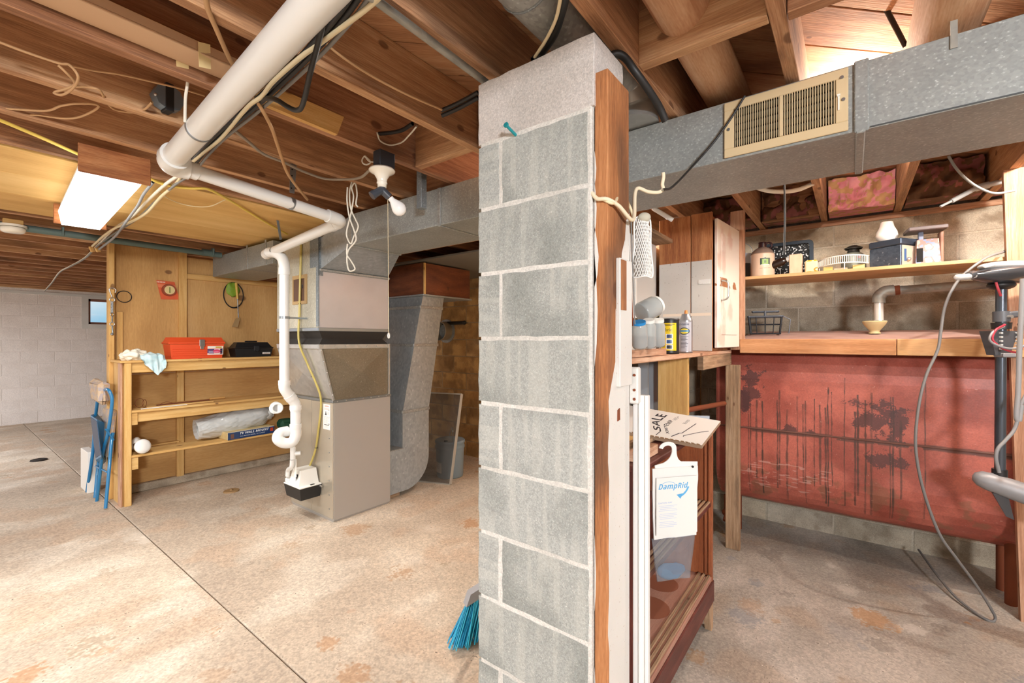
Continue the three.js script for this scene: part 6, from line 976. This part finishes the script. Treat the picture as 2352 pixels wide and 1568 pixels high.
  mesh('tin', cbox(0.05, 0.08, 0.068, [0, 0.04, 0], null, 0.008), M({ map: canvasTex(128, 128, (g, w, h) => { g.fillStyle = '#ead9a8'; g.fillRect(0, 0, w, h); g.fillStyle = '#e2b928'; g.beginPath(); g.arc(36, 36, 22, 0, 7); g.fill(); g.beginPath(); g.arc(36, 96, 20, 0, 7); g.fill(); g.fillStyle = '#b8862e'; g.beginPath(); g.ellipse(92, 64, 24, 44, 0, 0, 7); g.fill(); g.fillStyle = '#ead9a8'; g.beginPath(); g.ellipse(92, 64, 12, 30, 0, 0, 7); g.fill(); }), roughness: 0.4 }, [12, 12]), cn, { off: [0.5, 0] });
  const rk = thing('wire_rack', 'white curved wire rack lying on the long shelf', 'rack', [3.62, y, -0.035]), wm = M({ rgb: [240, 236, 226], roughness: 0.4 });
  const arc = (h, n = 18) => Array.from({ length: n + 1 }, (_, i) => { const a = PI * 0.62 + (i / n) * PI * 0.76; return [0.17 * Math.cos(a), h + 0.012 * Math.sin((i / n) * PI), 0.165 * Math.sin(a) * 0.92]; });
  multi('rim', [tube(arc(0.04), 0.004, 60), tube(arc(0.085), 0.004, 60)], wm, rk);
  for (let i = 0; i <= 34; i++) { const a = PI * 0.62 + (i / 34) * PI * 0.76, s = 0.012 * Math.sin((i / 34) * PI), p = [0.17 * Math.cos(a), 0, 0.165 * Math.sin(a) * 0.92]; mesh('rung', rod([p[0], 0.04 + s, p[2]], [p[0], 0.085 + s, p[2]], 0.0022, 6), wm, rk); }
  for (const i of [1, 9, 17]) { const p = arc(0.04)[i]; mesh('foot', rod([p[0], 0, p[2]], p, 0.003, 8), wm, rk); }
  [[-0.12, 0.05, 0.05, '#e8c870', 'small yellow box at the left end under the wire rack'], [-0.055, 0.035, 0.07, '#d8c8a8', 'low cream box in the middle under the wire rack'], [0.035, 0.05, 0.06, '#e2c67a', 'small yellow box at the right end under the wire rack']].forEach(([z, h, w, c, l]) => single('small_box', l, 'box', cbox(0.04, h * 0.8, w, [0, h * 0.4, 0], null, 0.002), M({ color: new THREE.Color(c), roughness: 0.5 }), [3.52, y, z]));
  const ln = thing('lantern_base', 'old grey green camping lantern base behind the wire rack', 'lantern', [3.66, y, 0.01]);
  mesh('fount', lathe([[0, 0], [0.06, 0], [0.066, 0.03], [0.066, 0.1], [0.05, 0.13], [0.03, 0.142], [0, 0.145]], null, null, 36), M({ rgb: [148, 152, 138], roughness: 0.4, metalness: 0.3 }), ln); mesh('burner', [cyl(0.03, 0.034, 0.02, [0, 0.154, 0], null, 24), lathe([[0.045, 0.162], [0.05, 0.17], [0.02, 0.186], [0, 0.188]], null, null, 28)], M({ rgb: [52, 48, 42], roughness: 0.5, metalness: 0.5 }), ln); mesh('knob', cyl(0.008, 0.008, 0.014, [-0.06, 0.1, 0.03], [0, 0, PI / 2], 14), M({ rgb: [176, 62, 40], roughness: 0.5 }), ln);
  const bx = thing('metal_box', 'dark blue grey metal file box with beige end on the long shelf', 'box', [3.5, y, 0.185], -0.6);
  mesh('body', bb(-0.05, 0.1, 0, 0.125, -0.085, 0.085, 0.004), M({ map: galvTex([58, 68, 82], [92, 104, 118], 58, 20, 0.02), roughness: 0.4, metalness: 0.4 }, [5, 5]), bx); mesh('lid', bb(-0.053, 0.103, 0.127, 0.165, -0.088, 0.088, 0.005), M({ rgb: [64, 74, 88], roughness: 0.4, metalness: 0.4 }), bx); mesh('end_plate', bb(-0.045, 0.096, 0.005, 0.122, 0.0855, 0.09, 0.002), M({ rgb: [178, 160, 144], roughness: 0.5 }), bx); mesh('latch', [sph(0.012, [0.0, 0.04, 0.095], 12)], steelM, bx); mesh('stripe', bb(-0.03, -0.012, 0.03, 0.1, 0.09, 0.0915), M({ rgb: [52, 84, 128], roughness: 0.5 }), bx);
  single('milk_glass_shade', 'white milk glass lamp shade standing on the metal box', 'lamp shade', lathe([[0.03, 0], [0.046, 0.012], [0.054, 0.035], [0.05, 0.06], [0.036, 0.09], [0.03, 0.12], [0.028, 0.12], [0.034, 0.09], [0.047, 0.06], [0.05, 0.035], [0.043, 0.014]], null, null, 36), M({ rgb: [238, 230, 222], roughness: 0.3, clearcoat: 0.4, side: THREE.DoubleSide }), [3.53, y + 0.166, 0.17]);
  const sc = thing('kitchen_scale', 'worn pink and blue kitchen scale with flat dark platform', 'scale', [3.52, y, 0.34], 0.1);
  mesh('body', solid([[-0.05, 0, -0.05], [0.05, 0, -0.05], [0.05, 0, 0.06], [-0.05, 0, 0.06]], [[-0.045, 0.15, -0.042], [0.045, 0.15, -0.042], [0.045, 0.15, 0.05], [-0.045, 0.15, 0.05]]), M({ map: tex(256, 256, (u, v) => { const n = fbm(u, v, 6, 6, 5, 66); return n > 0.54 ? [126, 142, 172] : n < 0.42 ? [196, 176, 160] : [178, 128, 120]; }), roughness: 0.6 }, [5, 5]), sc); mesh('stem', bb(-0.012, 0.012, 0.15, 0.2, -0.03, -0.008, 0.002), M({ rgb: [110, 116, 136], roughness: 0.5 }), sc); mesh('platform', [bb(-0.075, 0.075, 0.2, 0.222, -0.085, 0.085, 0.004)], M({ rgb: [92, 78, 76], roughness: 0.5 }), sc); mesh('dial_window', bb(-0.05, -0.046, 0.02, 0.1, -0.046, -0.018), darkHoleM, sc);
  mesh('side_bar', bb(-0.03, 0.03, 0, 0.19, 0.06, 0.075, 0.003), M({ rgb: [150, 108, 88], roughness: 0.6 }), sc);
  const bk = thing('small_pail', 'dark pail with pale rim and wire handle at the left end of the shelf', 'pail', [3.6, y, -0.645]);
  mesh('pail', lathe([[0, 0], [0.07, 0], [0.082, 0.12]], null, null, 32), M({ rgb: [40, 42, 48], roughness: 0.5, side: THREE.DoubleSide }), bk); mesh('rim', lathe([[0.078, 0.118], [0.086, 0.122], [0.088, 0.19], [0.08, 0.192]], null, null, 32), M({ rgb: [174, 184, 196], roughness: 0.4, side: THREE.DoubleSide }), bk); mesh('handle', tube([[0, 0.18, -0.086], [0, 0.25, -0.06], [0, 0.28, 0], [0, 0.25, 0.06], [0, 0.18, 0.086]], 0.0025, 30), zincM, bk);
  const ba = thing('wire_basket', 'black wire bicycle basket standing on the tank under the shelf', 'basket', [3.58, 1.457, -0.485], 0.12), bw = M({ rgb: [44, 46, 50], roughness: 0.4, metalness: 0.4 }), bl = M({ rgb: [104, 112, 122], roughness: 0.4, metalness: 0.5 });
  const ring = (w, d, h, rad, m2, nm) => mesh(nm, tube([[-d, h, -w], [d, h, -w], [d, h, w], [-d, h, w]].flatMap(([a, c, e]) => [[a * 0.92, c, e], [a, c, e * 0.92]]).map((p) => p), rad, 70, 8, true), m2, ba);
  ring(0.105, 0.07, 0.125, 0.006, bl, 'top_ring'); ring(0.08, 0.05, 0.16, 0.005, bl, 'upper_ring'); ring(0.09, 0.06, 0.006, 0.005, bw, 'bottom_ring'); ring(0.1, 0.066, 0.07, 0.003, bw, 'middle_ring');
  for (const [a, c] of [[-1, -1], [-1, 1], [1, -1], [1, 1], [-1, 0], [1, 0], [-1, -0.55], [-1, 0.55]]) mesh('upright', rod([0.06 * a, 0.006, 0.088 * c], [0.068 * a, 0.125, 0.1 * c], Math.abs(c) === 1 ? 0.006 : 0.003, 8), bw, ba);
  multi('stay', [rod([-0.07, 0.125, 0.105], [-0.06, 0.1, 0.15], 0.003, 8), rod([-0.06, 0.1, 0.15], [-0.06, 0.006, 0.14], 0.003, 8), rod([-0.05, 0.16, 0], [-0.07, 0.125, 0], 0.007, 10)], bl, ba);
}
// ------------------------------------------------------------------ insulation between the joist ends, odd pipes and cords
{
  const pk = M({ map: tex(256, 256, (u, v) => { const n = fbm(u, v, 5, 4, 5, 171), m = fbm(u, v, 9, 9, 4, 174); return m > 0.52 ? mixc([176, 128, 84], [206, 162, 116], n) : mixc([196, 110, 118], [226, 162, 164], n); }), roughness: 0.8 }, [3, 3]);
  const kr = M({ map: tex(256, 256, (u, v) => { const n = fbm(u, v, 5, 4, 5, 181), m = fbm(u, v, 7, 7, 4, 184); return m > 0.6 ? [150, 92, 88] : mixc([92, 64, 46], [138, 100, 70], n); }), roughness: 0.85 }, [3, 3]);
  const ci = struct('ceiling_insulation', 'pink and kraft faced insulation stuffed between joist ends');
  for (const [z0, z1, m] of [[-0.94, -0.585, kr], [-0.53, -0.182, kr], [-0.128, 0.224, pk], [0.274, 0.62, kr], [0.675, 1.02, kr]]) { const g = new THREE.BoxGeometry(0.2, 0.215, z1 - z0 - 0.004, 6, 14, 22); g.translate(3.84, 2.402, (z0 + z1) / 2); const q = g.attributes.position; for (let i = 0; i < q.count; i++) if (q.getX(i) < 3.8) { const a = vn(q.getZ(i) * 22 + 40, q.getY(i) * 22 + 40, 999, 999, 5), b = vn(q.getZ(i) * 55 + 40, q.getY(i) * 55, 999, 999, 6); q.setX(i, q.getX(i) + 0.1 * (a - 0.6) + 0.05 * Math.abs(b - 0.5)); } g.computeVertexNormals(); mesh('insulation_batt', g, m, ci); }
  single('grey_conduit', 'grey plastic conduit with a coupling slanting along the sill', 'conduit', [rod(...[[3.55, 2.293, 0.733], [3.55, 2.274, 0.581]], 0.014, 16), rod(...[[3.55, 2.276, 0.604], [3.55, 2.268, 0.55]], 0.019, 16), rod(...[[3.55, 2.271, 0.559], [3.5, 2.202, 0.448]], 0.013, 16), rod(...[[3.5, 2.204, 0.451], [3.48, 2.176, 0.401]], 0.007, 12)], M({ rgb: [176, 180, 182], roughness: 0.45 }));
  wire('cable', 'dark cable curving under the trunk duct at far right', [[3.06, 2.33, 0.381], [3.083, 2.272, 0.41], [3.115, 2.214, 0.453], [3.155, 2.171, 0.504], [3.201, 2.145, 0.564], [3.259, 2.158, 0.641]], 0.006, greyWireM);
  wire('cable', 'white cable looping below the trunk duct by the insulation', [[2.818, 2.278, -0.43], [2.863, 2.258, -0.372], [2.915, 2.253, -0.303], [2.967, 2.266, -0.235], [3.019, 2.302, -0.167]], 0.012, whiteWireM);
  wire('pull_chain', 'dark pull cord hanging below the trunk duct before the roasting pan', [[2.509, 2.525, -0.258], [2.509, 2.168, -0.258], [2.511, 2.073, -0.256], [2.511, 1.979, -0.256], [2.509, 1.915, -0.258], [2.509, 1.837, -0.258]], 0.0045, blackWireM, 'cord');
  single('ceiling_pipe', 'thin pale pipe in the dark gap above the cabinet', 'pipe', rod(...[[2.37, 2.131, -0.852], [2.434, 2.067, -0.768]], 0.012, 12), pvcM);
  wire('cord', 'grey cord hanging in a long curve past the tank to the floor', [[3.593, 1.93, 0.715], [3.378, 1.878, 0.631], [3.161, 1.813, 0.513], [3.089, 1.711, 0.418], [3.052, 1.593, 0.37], [3.037, 1.452, 0.35], [3.03, 1.377, 0.341], [2.995, 1.247, 0.295], [2.974, 1.118, 0.268], [2.962, 0.945, 0.252], [2.965, 0.838, 0.256], [2.987, 0.665, 0.285], [3.037, 0.449, 0.35], [3.083, 0.342, 0.41], [3.17, 0.201, 0.491], [3.231, 0.075, 0.554], [3.253, 0.018, 0.575], [3.245, 0.002, 0.564], [3.242, 0.008, 0.536], [3.37, 0.02, 0.456], [3.52, 0.045, 0.405], [3.849, 0.073, 0.342]], 0.0065, M({ rgb: [120, 118, 116], roughness: 0.5 }), 'cord');
  wire('cord', 'thick grey cord hanging straight along the right edge', [[2.837, 1.681, 0.582], [2.833, 1.532, 0.577], [2.829, 1.383, 0.571], [2.824, 1.196, 0.566], [2.821, 1.085, 0.561], [2.825, 1.07, 0.567], [2.833, 1.141, 0.577]], 0.009, M({ rgb: [158, 158, 158], roughness: 0.5 }), 'cord');
  wire('cord', 'grey cord from the right edge to the foot of the trolling motor', [[2.999, 1.185, 0.63], [2.981, 1.126, 0.606], [2.963, 1.018, 0.583], [2.939, 0.969, 0.552], [2.918, 0.93, 0.524], [2.913, 0.891, 0.517], [2.921, 0.822, 0.528]], 0.007, M({ rgb: [140, 140, 140], roughness: 0.5 }), 'cord');
}
{ // electric trolling motor clamped on the beam; local x runs along the beam side seen from the door
  const D = [[3.103, 1.42, 0.568]][0], t = thing('trolling_motor', 'electric trolling boat motor clamped upright on the tank beam', 'boat motor', D, -0.918);
  const k = 2.12 / 1020, X = (px) => (px - 2300) * k, Y = (py) => (780 - py) * k, dkg = M({ rgb: [60, 62, 66], roughness: 0.3, clearcoat: 0.5 }), gr = M({ rgb: [150, 150, 152], roughness: 0.45, metalness: 0.2 }), lg = M({ rgb: [196, 194, 190], roughness: 0.6 });
  mesh('shaft', rod([0, Y(655), 0], [X(2297), Y(1085), 0], 0.0195, 24), M({ rgb: [78, 84, 92], roughness: 0.3, metalness: 0.5 }), t);
  const hd = new THREE.SphereGeometry(1, 40, 28), q = hd.attributes.position;
  for (let i = 0; i < q.count; i++) { let x = q.getX(i), y = q.getY(i), z = q.getZ(i); const tp = x < 0 ? 1 - 0.55 * x * x : 1; q.setXYZ(i, x * 0.2 + 0.03, (y > 0 ? y * 0.03 : y * 0.062) * tp - 0.02 * Math.max(0, -x), z * 0.085 * tp); }
  hd.computeVertexNormals(); mesh('head', hd.translate(0, Y(622), 0), dkg, t);
  mesh('head_top', sph(1, [0.05, Y(612), 0], 30, [0.15, 0.026, 0.07]), lg, t, { label: 'pale dusty top of the head' }); mesh('tiller', tube([[X(2255), Y(628), 0], [X(2235), Y(632), 0.01], [X(2215), Y(636), 0.015], [X(2190), Y(638), 0.02]], 0.014, 20, 14), lg, t); mesh('tiller_tip', sph(0.014, [X(2190), Y(638), 0.02], 14), lg, t); mesh('tiller_joint', rod([X(2232), Y(630), 0.008], [X(2218), Y(634), 0.014], 0.018, 16), dkg, t);
  mesh('head_badge', cbox(0.04, 0.004, 0.014, [X(2248), Y(614), 0.045], [0.6, 0, 0.32]), whiteM, t);
  mesh('neck', [sph(0.05, [0.0, Y(655), 0], 22, [1.1, 0.45, 0.9])], blackM, t);
  mesh('collar', [cyl(0.03, 0.03, 0.05, [0, Y(727), 0], null, 26), cbox(0.08, 0.03, 0.03, [0.045, Y(722), 0.02], [0, 0, 0.1], 0.006)], M({ rgb: [84, 86, 90], roughness: 0.45 }), t); mesh('clamp_ring', cyl(0.036, 0.034, 0.03, [0, Y(748), 0], null, 26), blackM, t); mesh('collar_bolt', cyl(0.008, 0.008, 0.02, [0.0, Y(728), 0.036], [PI / 2, 0, 0], 14), steelM, t); mesh('knob', sph(0.02, [X(2338), Y(745), 0.02], 14, [1.2, 0.6, 0.6]), rustM, t);
  mesh('bracket', [solid([[-0.075, Y(760), -0.03], [0.06, Y(760), -0.03], [0.06, Y(760), 0.02], [-0.075, Y(760), 0.02]], [[-0.05, Y(815), -0.02], [0.02, Y(815), -0.02], [0.02, Y(815), 0.02], [-0.05, Y(815), 0.02]])], M({ rgb: [74, 76, 80], roughness: 0.4 }), t);
  for (let i = 0; i < 5; i++) { mesh('tooth', cbox(0.012, 0.008, 0.012, [-0.03, Y(765 + i * 9), 0.026], null, 0.002), lg, t); mesh('tooth', cbox(0.012, 0.008, 0.012, [0.045, Y(765 + i * 9), 0.026], null, 0.002), lg, t); }
  mesh('lower_clamp', cbox(0.06, 0.02, 0.05, [0.005, Y(815), 0.01], null, 0.004), gr, t);
  mesh('red_lead', tube([[X(2272), Y(650), 0.03], [X(2278), Y(668), 0.03], [X(2288), Y(680), 0.02]], 0.005, 16), M({ rgb: [196, 70, 82], roughness: 0.4 }), t);
  mesh('red_lead', tube([[X(2292), Y(746), 0.03], [X(2262), Y(760), 0.045], [X(2254), Y(780), 0.05], [X(2275), Y(800), 0.055], [X(2310), Y(808), 0.05], [X(2325), Y(800), 0.04], [X(2330), Y(790), 0.03]], 0.005, 50), M({ rgb: [176, 50, 66], roughness: 0.4 }), t); mesh('grey_lead', tube([[X(2290), Y(750), 0.03], [X(2255), Y(765), 0.045], [X(2248), Y(782), 0.05], [X(2275), Y(798), 0.06], [X(2310), Y(797), 0.06], [X(2345), Y(780), 0.05]], 0.005, 50), gr, t);
  mesh('lower_socket', cyl(0.027, 0.027, 0.045, [X(2296), Y(1088), 0], null, 24), blackM, t);
  const pod = lathe([[0, -0.14], [0.02, -0.135], [0.036, -0.115], [0.044, -0.08], [0.047, 0], [0.047, 0.16], [0.04, 0.2], [0.028, 0.22], [0, 0.222]], null, null, 32); pod.rotateZ(-PI / 2 - 0.28); pod.rotateY(-0.75); mesh('motor_pod', pod.translate(X(2306), Y(1118), 0.04), gr, t);
  mesh('skeg', solid([[X(2275), Y(1130), 0.01], [X(2300), Y(1135), 0.03], [X(2302), Y(1135), 0.02], [X(2277), Y(1130), 0.0]], [[X(2295), Y(1180), 0.03], [X(2308), Y(1186), 0.04], [X(2309), Y(1186), 0.034], [X(2297), Y(1180), 0.024]]), dkg, t);
  const bl = new THREE.SphereGeometry(1, 24, 16); bl.scale(0.075, 0.03, 0.008); bl.rotateZ(-0.75); mesh('propeller_blade', bl.translate(X(2335), Y(1135), 0.15), blackM, t); mesh('propeller_hub', sph(0.04, [X(2366), Y(1160), 0.18], 18), dkg, t);
}
{ // unseen soft light on its stand, out of view behind the camera
  const t = thing('unseen_stand_light', 'unseen square soft light on a black stand, out of view behind the camera', 'photo light', [KEY.at[0], 0, KEY.at[2]]);
  const h = mesh('soft_box', solid([[-0.3, -0.3, -0.012], [0.3, -0.3, -0.012], [0.3, 0.3, -0.012], [-0.3, 0.3, -0.012]], [[-0.08, -0.08, -0.3], [0.08, -0.08, -0.3], [0.08, 0.08, -0.3], [-0.08, 0.08, -0.3]]), blackM, t);
  h.position.y = KEY.at[1]; h.rotation.y = Math.atan2(KEY.aim[0] - KEY.at[0], KEY.aim[2] - KEY.at[2]);
  mesh('diffuser', bb(-0.3, 0.3, -0.3, 0.3, -0.011, -0.006), M({ rgb: [250, 248, 244], emissive: new THREE.Color(1, 0.985, 0.96), emissiveIntensity: 2, roughness: 0.6 }), h);
  mesh('pole', rod([0, 0.1, 0], [0, 1.7, -0.0], 0.012), blackM, t);
  for (let i = 0; i < 3; i++) { const a = i * 2.094 + 0.4; mesh('leg', rod([0, 0.45, 0], [0.4 * Math.cos(a), 0.008, 0.4 * Math.sin(a)], 0.008), blackM, t); }
}
// lamp above the trunk duct: porcelain holder on the boards, clear bulb; the pier bulb is unseen, placed to light the tan wall
{
for (const [L, label, cd] of [[[2.42, 2.44, 0.02], 'lit bare bulb above the trunk duct in the storage bay', 1.7], [[2.85, 2.36, 0.83], 'lit bare bulb over the front of the oil tank', 3.9], [[2.95, 2.36, -1.72], 'unseen bare bulb hidden behind the block pier, placed to light the tan wall', 7]]) {
  const t = thing('lamp_holder', label, 'light fitting', L);
  mesh('porcelain', lathe([[0, 0.084], [0.055, 0.08], [0.058, 0.07], [0.036, 0.055], [0.022, 0.035], [0, 0.034]].reverse(), null, null, 36), porcM, t);
  mesh('bulb', lathe([[0.014, 0.036], [0.02, 0.015], [0.03, -0.012], [0.03, -0.03], [0.02, -0.05], [0, -0.058]].reverse(), null, null, 28), M({ rgb: [255, 240, 214], emissive: new THREE.Color(1, 0.9, 0.76), emissiveIntensity: 12, roughness: 0.3 }), t);
  const l = new THREE.PointLight(new THREE.Color(1, 0.94, 0.86), cd, 0, 2); l.position.set(L[0], L[1] - 0.015, L[2]); l.castShadow = true; l.shadow.radius = 1.4; scene.add(l); }
}

renderer.render(scene, camera);
